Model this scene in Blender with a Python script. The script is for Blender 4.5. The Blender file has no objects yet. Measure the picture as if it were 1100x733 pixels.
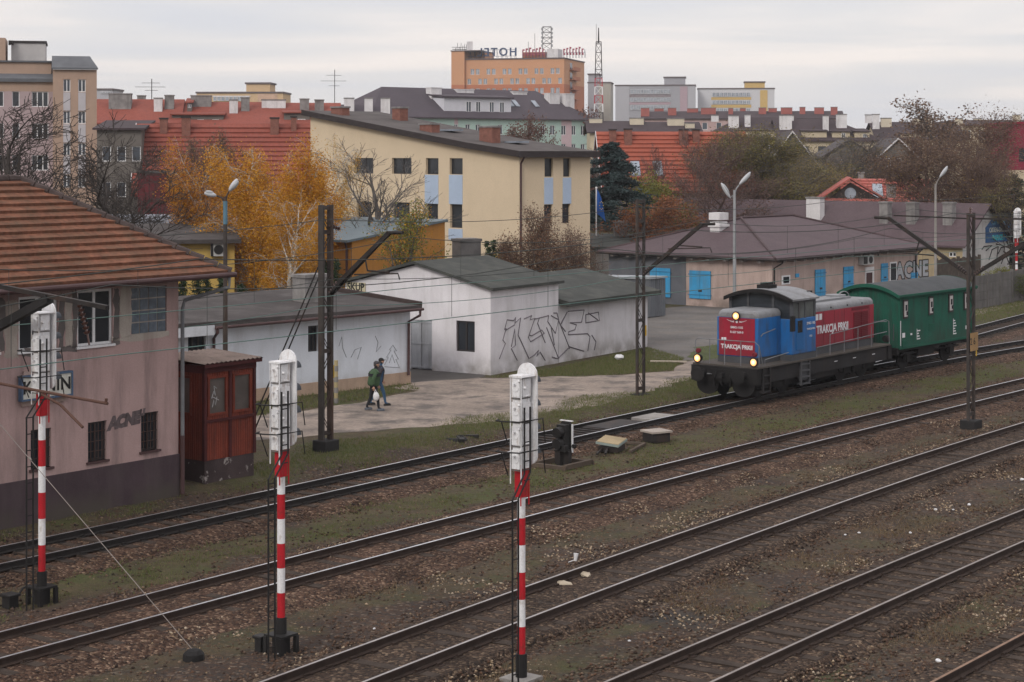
import bpy, math, random
import numpy as np
from mathutils import Vector, Matrix, noise as mnoise

R = math.radians
sc = bpy.context.scene
COL = sc.collection
random.seed(7)
RNG = np.random.default_rng(11)

# ------------------------------------------------------------------ camera, world, sun, exposure
FX, YH, HC = 2000.0, 165.0, 9.2          # focal length in photo pixels, horizon row, camera height above the rails
cd = bpy.data.cameras.new('camera'); cam = bpy.data.objects.new('camera', cd); COL.objects.link(cam)
cd.sensor_width = 36.0; cd.lens = 36.0 * FX / 1100.0
cd.shift_y = -(366.5 - YH) / 1100.0
cd.clip_start = 0.5; cd.clip_end = 6000
cam.location = (0, 0, HC); cam.rotation_euler = (R(90), 0, 0)
sc.camera = cam

SUN_EL, SUN_AZ = R(32), R(-150)          # azimuth measured from +Y towards +X
wd = bpy.data.worlds.new('World'); sc.world = wd; wd.use_nodes = True
nt = wd.node_tree; nt.nodes.clear()
def wn(t, **k):
    n = nt.nodes.new(t)
    for a, b in k.items(): setattr(n, a, b)
    return n
L_ = nt.links.new
wout = wn('ShaderNodeOutputWorld')
sky = wn('ShaderNodeTexSky', sky_type='NISHITA', sun_disc=False)
sky.sun_elevation = SUN_EL; sky.sun_rotation = SUN_AZ
bg1 = wn('ShaderNodeBackground'); bg1.inputs[1].default_value = 0.05
L_(sky.outputs[0], bg1.inputs[0])
tc = wn('ShaderNodeTexCoord')
sep = wn('ShaderNodeSeparateXYZ'); L_(tc.outputs['Generated'], sep.inputs[0])
mp = wn('ShaderNodeMapping'); mp.inputs['Scale'].default_value = (2.4, 2.4, 34.0); L_(tc.outputs['Generated'], mp.inputs[0])
n1 = wn('ShaderNodeTexNoise'); n1.inputs['Scale'].default_value = 1.0; n1.inputs['Detail'].default_value = 5; n1.inputs['Roughness'].default_value = .5
n1.inputs['Distortion'].default_value = .35
L_(mp.outputs[0], n1.inputs['Vector'])
rp = wn('ShaderNodeValToRGB')
e = rp.color_ramp.elements
e[0].position = .40; e[0].color = (.545, .543, .58, 1)
e[1].position = .63; e[1].color = (.74, .675, .645, 1)
m_ = e.new(.51); m_.color = (.60, .58, .588, 1)
L_(n1.outputs['Fac'], rp.inputs[0])
mr = wn('ShaderNodeMapRange'); mr.inputs['From Min'].default_value = .0; mr.inputs['From Max'].default_value = .8
mr.inputs['To Min'].default_value = .86; mr.inputs['To Max'].default_value = 1.55
L_(sep.outputs[2], mr.inputs['Value'])
bg2 = wn('ShaderNodeBackground'); L_(rp.outputs[0], bg2.inputs[0]); L_(mr.outputs[0], bg2.inputs[1])
mx = wn('ShaderNodeMixShader'); mx.inputs[0].default_value = .86
L_(bg1.outputs[0], mx.inputs[1]); L_(bg2.outputs[0], mx.inputs[2]); L_(mx.outputs[0], wout.inputs[0])

sd = bpy.data.lights.new('sun', 'SUN'); sd.energy = 0.9; sd.angle = R(18); sd.color = (1, .95, .88)
so = bpy.data.objects.new('sun', sd); COL.objects.link(so)
so.rotation_euler = Vector((-math.sin(SUN_AZ) * math.cos(SUN_EL), -math.cos(SUN_AZ) * math.cos(SUN_EL), -math.sin(SUN_EL))).to_track_quat('-Z', 'Y').to_euler()
so.location = (0, -20, 60)
sc.view_settings.view_transform = 'Standard'
try: sc.view_settings.look = 'None'
except Exception: pass
sc.view_settings.gamma = 1; sc.view_settings.exposure = 0.65; sc.view_settings.use_curve_mapping = False

# ------------------------------------------------------------------ frames of reference
TH = R(37.5); CT, ST = math.cos(TH), math.sin(TH)
def W(u, v, z=0.0): return Vector((u * ST + v * CT, u * CT - v * ST, z))          # u along the railway, v across it
def UV(X, Y): return X * ST + Y * CT, X * CT - Y * ST
def G(px, py, z=0.0):
    d = FX * (HC - z) / (py - YH); return Vector(((px - 550) * d / FX, d, z))
def Q(px, py, d): return Vector(((px - 550) * d / FX, d, HC - (py - YH) * d / FX))
def head(phi): return R(90 - phi)        # turn a heading (from +Y towards +X, degrees) into a Z rotation of a local +X axis

# ------------------------------------------------------------------ materials
MATS = {}
def mat(name, col, rough=.85, var=.18, scale=1.2, fine=.10, fscale=28., bump=.15, bscale=40., metal=0., spec=.2,
        dirt=None, dirt_amt=.5, dirt_scale=(1.2, 1.2, .18), dirt_lo=.48, dirt_hi=.72, island=0., emit=None, low=None):
    if name in MATS: return MATS[name]
    m = bpy.data.materials.new(name); m.use_nodes = True; t = m.node_tree; N = t.nodes; l = t.links.new
    b = N['Principled BSDF']; b.inputs['Roughness'].default_value = rough; b.inputs['Metallic'].default_value = metal
    b.inputs['Specular IOR Level'].default_value = spec
    g = N.new('ShaderNodeNewGeometry'); pos = g.outputs['Position']
    def nz(s, det=4, vec=pos, rg=.55):
        n = N.new('ShaderNodeTexNoise'); n.inputs['Scale'].default_value = s; n.inputs['Detail'].default_value = det
        n.inputs['Roughness'].default_value = rg; l(vec, n.inputs['Vector']); return n.outputs['Fac']
    def rng(v, a, bb, c=0., d=1.):
        n = N.new('ShaderNodeMapRange'); n.inputs['From Min'].default_value = a; n.inputs['From Max'].default_value = bb
        n.inputs['To Min'].default_value = c; n.inputs['To Max'].default_value = d; l(v, n.inputs['Value']); return n.outputs['Result']
    def mul(v, w):
        n = N.new('ShaderNodeMath'); n.operation = 'MULTIPLY'; l(v, n.inputs[0]); l(w, n.inputs[1]); return n.outputs[0]
    val = rng(nz(scale), .25, .75, 1 - var, 1 + var)
    val = mul(val, rng(nz(fscale, 2), .25, .75, 1 - fine, 1 + fine))
    if island: val = mul(val, rng(g.outputs['Random Per Island'], 0, 1, 1 - island, 1 + island))
    vm = N.new('ShaderNodeVectorMath'); vm.operation = 'SCALE'; vm.inputs[0].default_value = col[:3]; l(val, vm.inputs['Scale'])
    c = vm.outputs[0]
    if dirt is not None:
        mpn = N.new('ShaderNodeMapping'); mpn.inputs['Scale'].default_value = dirt_scale; l(pos, mpn.inputs[0])
        f = rng(nz(1.6, 6, mpn.outputs[0], .65), dirt_lo, dirt_hi, 0, dirt_amt)
        mixn = N.new('ShaderNodeMix'); mixn.data_type = 'RGBA'; l(f, mixn.inputs[0]); l(c, mixn.inputs[6]); mixn.inputs[7].default_value = (*dirt[:3], 1)
        c = mixn.outputs[2]
    if low is not None:                      # splash-back grime and damp near the ground: (colour, height of the stain)
        sp = N.new('ShaderNodeSeparateXYZ'); l(pos, sp.inputs[0])
        f = mul(rng(sp.outputs[2], 0, low[1], 1., 0.), rng(nz(1.1, 5), .35, .6, 0., .85))
        mixn = N.new('ShaderNodeMix'); mixn.data_type = 'RGBA'; l(f, mixn.inputs[0]); l(c, mixn.inputs[6]); mixn.inputs[7].default_value = (*low[0], 1)
        c = mixn.outputs[2]
    l(c, b.inputs['Base Color'])
    if bump:
        bp = N.new('ShaderNodeBump'); bp.inputs['Strength'].default_value = bump; bp.inputs['Distance'].default_value = .02
        l(nz(bscale, 3), bp.inputs['Height']); l(bp.outputs[0], b.inputs['Normal'])
    if emit:
        b.inputs['Emission Color'].default_value = (*emit[:3], 1); b.inputs['Emission Strength'].default_value = emit[3]
    MATS[name] = m; return m
def leafmat(name, cols, rough=.7, trans=True):
    if name in MATS: return MATS[name]
    m = bpy.data.materials.new(name); m.use_nodes = True; t = m.node_tree; N = t.nodes; l = t.links.new
    b = N['Principled BSDF']; b.inputs['Roughness'].default_value = rough; b.inputs['Specular IOR Level'].default_value = .25
    g = N.new('ShaderNodeNewGeometry'); r = N.new('ShaderNodeValToRGB'); r.color_ramp.interpolation = 'LINEAR'
    el = r.color_ramp.elements
    while len(el) < len(cols): el.new(.5)
    for i, c in enumerate(cols): el[i].position = i / (len(cols) - 1); el[i].color = (*c, 1)
    l(g.outputs['Random Per Island'], r.inputs[0]); l(r.outputs[0], b.inputs['Base Color'])
    if trans:
        tr = N.new('ShaderNodeBsdfTranslucent'); l(r.outputs[0], tr.inputs[0]); mxx = N.new('ShaderNodeMixShader'); mxx.inputs[0].default_value = .3
        l(b.outputs[0], mxx.inputs[1]); l(tr.outputs[0], mxx.inputs[2]); l(mxx.outputs[0], N['Material Output'].inputs[0])
    MATS[name] = m; return m

K = {}
K['glass'] = mat('window_glass', (.022, .026, .032), rough=.12, var=.5, scale=.6, fine=0, bump=0, spec=.5)
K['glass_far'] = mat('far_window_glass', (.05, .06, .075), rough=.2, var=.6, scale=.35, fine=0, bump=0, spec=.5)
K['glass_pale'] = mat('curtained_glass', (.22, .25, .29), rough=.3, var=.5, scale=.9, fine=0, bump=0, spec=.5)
K['white_frame'] = mat('white_frame', (.68, .68, .69), rough=.5, var=.06, bump=0)
K['dark_frame'] = mat('dark_frame', (.035, .03, .03), rough=.6, bump=0)
K['black'] = mat('black_paint', (.018, .017, .017), rough=.6, var=.3, bump=.1)
K['dark_steel'] = mat('dark_steel', (.024, .021, .020), rough=.65, var=.35, scale=3, bump=.15, dirt=(.10, .05, .03), dirt_amt=.35)
K['steel_brown'] = mat('mast_steel', (.045, .039, .036), rough=.7, var=.35, scale=2.5, bump=.2, dirt=(.12, .06, .035), dirt_amt=.45)
K['grey_paint'] = mat('grey_paint', (.16, .165, .175), rough=.55, var=.2, bump=.1, dirt=(.06, .05, .045), dirt_amt=.4)
K['galv'] = mat('galvanised', (.28, .29, .30), rough=.5, var=.2, bump=.1, metal=.2, dirt=(.12, .10, .085), dirt_amt=.4)
K['concrete'] = mat('concrete', (.26, .245, .23), rough=.95, var=.25, bump=.4, dirt=(.10, .09, .08), dirt_amt=.5)
K['concrete_dark'] = mat('black_tarred_concrete', (.02, .019, .019), rough=.8, var=.4, bump=.4)
K['white_paint'] = mat('signal_white', (.66, .66, .67), rough=.45, var=.06, bump=.05, dirt=(.30, .22, .16), dirt_amt=.8, dirt_lo=.52, dirt_hi=.75, dirt_scale=(6, 6, 2.))
K['red_paint'] = mat('signal_red', (.38, .014, .022), rough=.5, var=.18, bump=.05, dirt=(.12, .03, .022), dirt_amt=.75, dirt_lo=.52, dirt_hi=.72, dirt_scale=(6, 6, 2.5))
K['wire'] = mat('wire_copper', (.05, .055, .052), rough=.6, bump=0)
K['wire_green'] = mat('wire_verdigris', (.10, .17, .15), rough=.6, bump=0)
K['bark'] = mat('bark', (.052, .044, .040), rough=.95, var=.35, scale=4, bump=.5)
K['bark_grey'] = mat('bark_grey', (.11, .098, .090), rough=.95, var=.3, scale=4, bump=.4)
K['bark_birch'] = mat('bark_birch', (.46, .43, .39), rough=.9, var=.2, scale=2, bump=.3, dirt=(.05, .045, .04), dirt_amt=.9, dirt_lo=.55, dirt_hi=.6, dirt_scale=(2, 2, 5))
K['bark_red'] = mat('bark_reddish', (.105, .070, .062), rough=.95, var=.3, scale=4, bump=.4)
K['brick'] = mat('chimney_brick', (.19, .085, .065), rough=.9, var=.25, scale=3, fine=.25, fscale=18, bump=.4)
K['render_white'] = mat('white_chimney_render', (.60, .585, .59), rough=.9, var=.12, bump=.2, dirt=(.28, .26, .25), dirt_amt=.5)
K['render_grey'] = mat('grey_chimney_render', (.21, .20, .195), rough=.9, var=.3, scale=2, bump=.3, dirt=(.08, .075, .07), dirt_amt=.6)

# ------------------------------------------------------------------ mesh builder
class MB:
    def __init__(s): s.v = []; s.f = []; s.m = []
    def add(s, vs, fs, m=0, M=None):
        o = len(s.v)
        s.v += [tuple(M @ Vector(p)) if M is not None else tuple(p) for p in vs]
        s.f += [tuple(i + o for i in f) for f in fs]; s.m += [m] * len(fs); return s
    def poly(s, pts, m=0): return s.add(pts, [tuple(range(len(pts)))], m)
    def box(s, x0, x1, y0, y1, z0, z1, m=0, M=None):
        vs = [(x, y, z) for z in (z0, z1) for y in (y0, y1) for x in (x0, x1)]
        return s.add(vs, [(0, 2, 3, 1), (4, 5, 7, 6), (0, 1, 5, 4), (2, 6, 7, 3), (0, 4, 6, 2), (1, 3, 7, 5)], m, M)
    def prism(s, pts, ext, m=0):                 # planar 3D polygon pushed along ext
        n = len(pts); e = Vector(ext); a = [Vector(p) for p in pts]; b = [p + e for p in a]
        nrm = sum(((a[i] - a[0]).cross(a[(i + 1) % n] - a[0]) for i in range(1, n - 1)), Vector())
        fs = [tuple(range(n)), tuple(reversed(range(n, 2 * n)))] + [(i, i + n, (i + 1) % n + n, (i + 1) % n) for i in range(n)]
        if nrm.dot(e) > 0: fs = [tuple(reversed(f)) for f in fs]
        return s.add(a + b, fs, m)
    def tube(s, pts, r, n=8, m=0, caps=True):
        pts = [Vector(p) for p in pts]; k = len(pts); rs = r if isinstance(r, (list, tuple)) else [r] * k
        ring = []
        up = None
        for i, p in enumerate(pts):
            d = (pts[min(i + 1, k - 1)] - pts[max(i - 1, 0)])
            d = d.normalized() if d.length > 1e-9 else Vector((0, 0, 1))
            if up is None or abs(up.dot(d)) > .98: up = Vector((0, 0, 1)) if abs(d.z) < .9 else Vector((1, 0, 0))
            a = d.cross(up).normalized(); b = a.cross(d); up = b
            ring += [p + rs[i] * (math.cos(2 * math.pi * j / n) * a + math.sin(2 * math.pi * j / n) * b) for j in range(n)]
        fs = [(i * n + j, i * n + (j + 1) % n, (i + 1) * n + (j + 1) % n, (i + 1) * n + j) for i in range(k - 1) for j in range(n)]
        if caps: fs += [tuple(reversed(range(n))), tuple(range((k - 1) * n, k * n))]
        return s.add(ring, fs, m)
    def bar(s, p0, p1, w, h=None, m=0, up=(0, 0, 1)):    # square section bar
        p0, p1 = Vector(p0), Vector(p1); d = (p1 - p0).normalized(); u = Vector(up)
        if abs(u.dot(d)) > .98: u = Vector((1, 0, 0))
        a = d.cross(u).normalized() * w / 2; b = a.cross(d).normalized() * (h or w) / 2
        vs = [p + x * a + y * b for p in (p0, p1) for x, y in ((-1, -1), (1, -1), (1, 1), (-1, 1))]
        return s.add(vs, [(3, 2, 1, 0), (4, 5, 6, 7), (0, 1, 5, 4), (1, 2, 6, 5), (2, 3, 7, 6), (3, 0, 4, 7)], m)
    def ball(s, c, r, nu=12, nv=8, m=0, M=None):
        c = Vector(c); r = Vector(r) if not isinstance(r, (int, float)) else Vector((r, r, r)); vs = []; fs = []
        for i in range(nv + 1):
            t = math.pi * i / nv
            for j in range(nu):
                a = 2 * math.pi * j / nu; vs.append(c + Vector((r.x * math.sin(t) * math.cos(a), r.y * math.sin(t) * math.sin(a), r.z * math.cos(t))))
        for i in range(nv):
            for j in range(nu): fs.append((i * nu + j, (i + 1) * nu + j, (i + 1) * nu + (j + 1) % nu, i * nu + (j + 1) % nu))
        return s.add(vs, fs, m, M)
    def lathe(s, prof, c=(0, 0, 0), axis='z', n=16, m=0):     # prof: (radius, height)
        c = Vector(c); vs = []; k = len(prof)
        for r, h in prof:
            for j in range(n):
                a = 2 * math.pi * j / n; x, y = r * math.cos(a), r * math.sin(a)
                vs.append(c + (Vector((x, y, h)) if axis == 'z' else Vector((h, x, y)) if axis == 'x' else Vector((y, h, x))))
        fs = [(i * n + j, i * n + (j + 1) % n, (i + 1) * n + (j + 1) % n, (i + 1) * n + j) for i in range(k - 1) for j in range(n)]
        fs += [tuple(reversed(range(n))), tuple(range((k - 1) * n, k * n))]
        return s.add(vs, fs, m)
    def build(s, name, mats, parent=None, smooth=False, bevel=0, M=None):
        me = bpy.data.meshes.new(name); me.from_pydata(s.v, [], s.f)
        mats = mats if isinstance(mats, (list, tuple)) else [mats]
        for x in mats: me.materials.append(x)
        me.polygons.foreach_set('material_index', s.m)
        if smooth: me.polygons.foreach_set('use_smooth', [True] * len(s.f))
        me.validate(); me.update()
        return link(name, me, parent, M, bevel)
def link(name, me, parent=None, M=None, bevel=0):
    o = bpy.data.objects.new(name, me); COL.objects.link(o)
    if parent is not None: o.parent = parent
    if M is not None: o.matrix_local = M
    if bevel:
        b = o.modifiers.new('bevel', 'BEVEL'); b.width = bevel; b.segments = 2; b.limit_method = 'ANGLE'
    return o
def tag(o, label=None, cat=None, group=None, kind=None):
    for k, v in (('label', label), ('category', cat), ('group', group), ('kind', kind)):
        if v: o[k] = v
    return o
def thing(name, label, cat, loc=(0, 0, 0), rot=0, group=None):
    o = bpy.data.objects.new(name, None); COL.objects.link(o); o.location = loc; o.rotation_euler = (0, 0, rot); o.empty_display_size = .3
    return tag(o, label, cat, group)
def copy_tree(o, parent=None):
    c = o.copy(); COL.objects.link(c)
    if parent is not None: c.parent = parent
    for ch in list(o.children): copy_tree(ch, c)
    return c
def raw_mesh(name, V, F, mat_, smooth=False):     # numpy arrays, all faces the same size
    me = bpy.data.meshes.new(name); V = np.asarray(V, np.float32); F = np.asarray(F, np.int32); k = F.shape[1]
    me.vertices.add(len(V)); me.vertices.foreach_set('co', V.ravel())
    me.loops.add(F.size); me.loops.foreach_set('vertex_index', F.ravel())
    me.polygons.add(len(F)); me.polygons.foreach_set('loop_start', np.arange(len(F), dtype=np.int32) * k)
    me.materials.append(mat_); me.update(calc_edges=True)
    if smooth: me.polygons.foreach_set('use_smooth', np.ones(len(F), bool))
    return me
TXT = {}
def text_mesh(s, size=1., extrude=.003, offset=0., shear=0., align='CENTER', spacing=1.):
    key = (s, size, extrude, offset, shear, align, spacing)
    if key in TXT: return TXT[key]
    c = bpy.data.curves.new('lettering', 'FONT'); c.body = s; c.size = size; c.extrude = extrude; c.offset = offset; c.shear = shear
    c.align_x = align; c.align_y = 'CENTER'; c.space_character = spacing; c.resolution_u = 3
    o = bpy.data.objects.new('lettering', c); COL.objects.link(o)
    me = bpy.data.meshes.new_from_object(o); bpy.data.objects.remove(o)
    me.materials.clear(); TXT[key] = me; return me
def put_text(name, s, size, mat_, parent, M, sx=1., **k):
    me = text_mesh(s, size, **k).copy(); me.materials.clear(); me.materials.append(mat_)
    return link(name, me, parent, M @ Matrix.Diagonal((sx, 1, 1, 1)))
def frame_of(p0, p1, z=0.):                # local frame of a wall: x along it, z up, y into the building
    d = Vector((p1[0] - p0[0], p1[1] - p0[1], 0)).normalized()
    M = Matrix.Identity(4); M.col[0][:3] = d; M.col[1][:3] = (-d.y, d.x, 0); M.col[2][:3] = (0, 0, 1); M.col[3][:3] = (p0[0], p0[1], z); return M
FACE = Matrix.Rotation(R(90), 4, 'X')       # lay XY lettering onto a wall frame

# ------------------------------------------------------------------ buildings
WIN = {}
def window_mesh(w, h, kind):
    key = (round(w, 2), round(h, 2), kind)
    if key in WIN: return WIN[key]
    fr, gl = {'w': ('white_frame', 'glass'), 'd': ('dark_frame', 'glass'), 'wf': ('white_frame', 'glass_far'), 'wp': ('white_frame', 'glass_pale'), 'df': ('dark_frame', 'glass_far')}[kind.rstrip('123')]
    n = int(kind[-1]) if kind[-1].isdigit() else 1
    mb = MB(); t = min(.07, w * .1); w0, h0 = key[0], key[1]
    mb.box(0, w0, -.03, .03, 0, t); mb.box(0, w0, -.03, .03, h0 - t, h0); mb.box(0, t, -.03, .03, t, h0 - t); mb.box(w0 - t, w0, -.03, .03, t, h0 - t)
    for i in range(1, n): x = w0 * i / n; mb.box(x - t * .6, x + t * .6, -.028, .03, t, h0 - t)
    f = mb.build('window', K[fr]); me1 = f.data; bpy.data.objects.remove(f)
    mb = MB(); mb.box(t * .5, w0 - t * .5, .0, .02, t * .5, h0 - t * .5); g = mb.build('pane', K[gl]); me2 = g.data; bpy.data.objects.remove(g)
    WIN[key] = (me1, me2); return WIN[key]
class Bld:
    def __init__(s, name, label, cat, loc, phi, group=None, mats=None):
        s.loc = Vector((loc[0], loc[1], 0)); s.rot = head(phi); s.root = thing(name, label, cat, (loc[0], loc[1], loc[2] if len(loc) > 2 else 0), s.rot, group)
        s.wb = MB(); s.mats = mats or []
    def world(s, p): c, n = math.cos(s.rot), math.sin(s.rot); return Vector((s.loc.x + p[0] * c - p[1] * n, s.loc.y + p[0] * n + p[1] * c, 0))
    def hit(s, px, py, p0, p1):              # where a line of sight meets the wall plane p0-p1: metres along it and height
        a, b = s.world(p0), s.world(p1); D = (b - a).normalized(); k = (px - 550) / FX
        t = (k * a.y - a.x) / (D.x - k * D.y); d = a.y + D.y * t; return t, HC - (py - YH) * d / FX - s.root.location.z
    def rect(s, p0, p1, l, t, r, b):
        x0 = s.hit(l, t, p0, p1)[0]; x1 = s.hit(r, t, p0, p1)[0]; xm = (l + r) / 2
        return (x0, x1, s.hit(xm, b, p0, p1)[1], s.hit(xm, t, p0, p1)[1])
    def wall(s, p0, p1, z0, z1, holes=(), m=0, rev=.14, mr=None):
        M = frame_of(p0, p1); L = math.hypot(p1[0] - p0[0], p1[1] - p0[1])
        holes = [(max(a, .02), min(b, L - .02), max(c, z0), min(d, z1 - .02)) for a, b, c, d in holes if b > .05 and a < L - .05]
        xs = sorted({0, L, *[h[0] for h in holes], *[h[1] for h in holes]}); zs = sorted({z0, z1, *[h[2] for h in holes], *[h[3] for h in holes]})
        bands = m if callable(m) else (lambda x, z: m)
        for i in range(len(xs) - 1):
            for j in range(len(zs) - 1):
                x, z = (xs[i] + xs[i + 1]) / 2, (zs[j] + zs[j + 1]) / 2
                if any(h[0] < x < h[1] and h[2] < z < h[3] for h in holes): continue
                s.wb.add([(xs[i], 0, zs[j]), (xs[i + 1], 0, zs[j]), (xs[i + 1], 0, zs[j + 1]), (xs[i], 0, zs[j + 1])], [(0, 1, 2, 3)], bands(x, z), M)
        for a, b, c, d in holes:
            mm = bands((a + b) / 2, (c + d) / 2) if mr is None else mr
            s.wb.add([(a, 0, c), (b, 0, c), (b, 0, d), (a, 0, d), (a, rev, c), (b, rev, c), (b, rev, d), (a, rev, d)],
                     [(0, 4, 5, 1), (1, 5, 6, 2), (2, 6, 7, 3), (3, 7, 4, 0)], mm, M)
        return M
    def walls(s, L, D, z0, z1, front=(), right=(), back=(), left=(), m=0):
        s.wall((0, 0), (L, 0), z0, z1, front, m); s.wall((L, 0), (L, D), z0, z1, right, m)
        s.wall((L, D), (0, D), z0, z1, back, m); s.wall((0, D), (0, 0), z0, z1, left, m)
    def tri(s, pts, m=0): s.wb.poly(pts, m)
    def done(s): return s.wb.build('wall', s.mats, s.root)
    def win(s, p0, p1, h, kind, dep=.1, split=True):
        M = frame_of(p0, p1); w, hh = h[1] - h[0], h[3] - h[2]; a, b = window_mesh(w, hh, kind)
        o = link('window', a, s.root, M @ Matrix.Translation((h[0], dep, h[2]))); link('pane', b, o)
        return o
    def box(s, name, x0, x1, y0, y1, z0, z1, m, bevel=0): mb = MB(); mb.box(x0, x1, y0, y1, z0, z1); return mb.build(name, m, s.root, bevel=bevel)
    def roof(s, polys, m, t=.14, name='roof'):
        mb = MB()
        for p in polys: mb.prism(p, (0, 0, -t))
        return mb.build(name, m, s.root)
    def hip(s, L, D, ze, zr, o, m, t=.14, hip0=True, hip1=True, name='roof', parent=None, course=0.):
        h = D / 2 + o; a = -o; b = L + o; r0 = -o + (h if hip0 else 0); r1 = L + o - (h if hip1 else 0); c = D / 2
        P = [(a, -o, ze), (b, -o, ze), (b, D + o, ze), (a, D + o, ze)]; r0p, r1p = (r0, c, zr), (r1, c, zr)
        polys = [[P[0], P[1], r1p, r0p], [P[2], P[3], r0p, r1p]]
        if hip0: polys.append([P[3], P[0], r0p])
        if hip1: polys.append([P[1], P[2], r1p])
        mb = MB()
        for p in polys:
            if course: tiles(mb, p, course, t)
            else: mb.prism(p, (0, 0, -t))
        if course:
            for x, y in ((P[0], r0p), (P[1], r1p), (P[2], r1p), (P[3], r0p)): pass
        return mb.build(name, m, s.root)
    def gables(s, L, D, ze, zr, m=0, ends=(0, 1)):
        if 0 in ends: s.tri([(0, D, ze), (0, 0, ze), (0, D / 2, zr)], m)
        if 1 in ends: s.tri([(L, 0, ze), (L, D, ze), (L, D / 2, zr)], m)
    def chimney(s, x, y, w, d, z0, z1, m, cap=None, pots=0):
        mb = MB(); mb.box(x, x + w, y, y + d, z0, z1); mb.box(x - .06, x + w + .06, y - .06, y + d + .06, z1, z1 + .12, 1)
        for i in range(pots): cx = x + w * (i + .5) / pots; mb.tube([(cx, y + d / 2, z1 + .12), (cx, y + d / 2, z1 + .42)], .09, 8, 1)
        return mb.build('chimney', [m, cap or K['render_grey']], s.root)
def tiles(mb, poly, course, t=.12, m=0):         # stepped courses of roof tiles; poly starts with the two eave corners
    e0, e1 = Vector(poly[0]), Vector(poly[1]); tp = [Vector(p) for p in poly[2:]]
    t1, t0 = tp[0], tp[-1]
    n = max(2, int(round(((t0 + t1) / 2 - (e0 + e1) / 2).length / course))); nrm = (e1 - e0).cross(t0 - e0).normalized()
    if nrm.z < 0: nrm = -nrm
    for i in range(n):
        a, b = i / n, (i + 1) / n
        p = [e0.lerp(t0, a), e1.lerp(t1, a), e1.lerp(t1, b), e0.lerp(t0, b)]
        lip = nrm * (.24 * course)
        q = [p[0] + lip, p[1] + lip, p[2], p[3]]
        mb.add([p[0] - Vector((0, 0, t)), p[1] - Vector((0, 0, t)), p[2] - Vector((0, 0, t)), p[3] - Vector((0, 0, t))] + q,
               [(3, 2, 1, 0), (4, 5, 6, 7), (0, 1, 5, 4), (1, 2, 6, 5), (3, 0, 4, 7), (2, 3, 7, 6)], m)

# ------------------------------------------------------------------ railway lines in plan: v as a cubic of (u-60)/50
TRK = {'A': (-36.173, -.676, 2.901, 2.907), 'A2': (-36.515, -5.265), 'B': (-29.223, .425, .987, -.278), 'C': (-24.141, -.523, 1.982, -.543),
       'D': (-18.062, .312, .993, -.439), 'E': (-13.31, -.205)}
def _v(t, u): q = (u - 60) / 50; return sum(k * q ** i for i, k in enumerate(TRK[t]))
def _d(t, u): return (_v(t, u + .5) - _v(t, u - .5))
def vtrack(t, u):
    if t in 'ABCD':
        lo, hi = {'A': (24, 98), 'B': (18, 85), 'C': (18, 75), 'D': (22, 60)}[t]
        if u < lo: return _v(t, lo) + (u - lo) * _d(t, lo)
        if u > hi: return _v(t, hi) + (u - hi) * _d(t, hi)
        return _v(t, u)
    if t == 'A2':
        va = vtrack('A', u)
        if u >= 88: return _v(t, u)
        w = min(1, max(0, (u - 50) / 38)); w = w * w * (3 - 2 * w); return va + w * (_v(t, 88) + (u - 88) * -.05 - va)
    return _v(t, u)
def smooth(a, b, x): x = np.clip((x - a) / (b - a), 0, 1); return x * x * (3 - 2 * x)
def gz(u, v):                                # height of the soil
    u = np.asarray(u, float); v = np.asarray(v, float)
    v = v + np.maximum(0, u - 64) * .115
    return -.30 + .30 * (1 - smooth(-39.4, -37.3, v)) - .05 * (1 - smooth(-39.5, -38.5, v)) - .05 * smooth(-20, -10, v)
def gzs(u, v): return float(gz(u, v))

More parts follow.
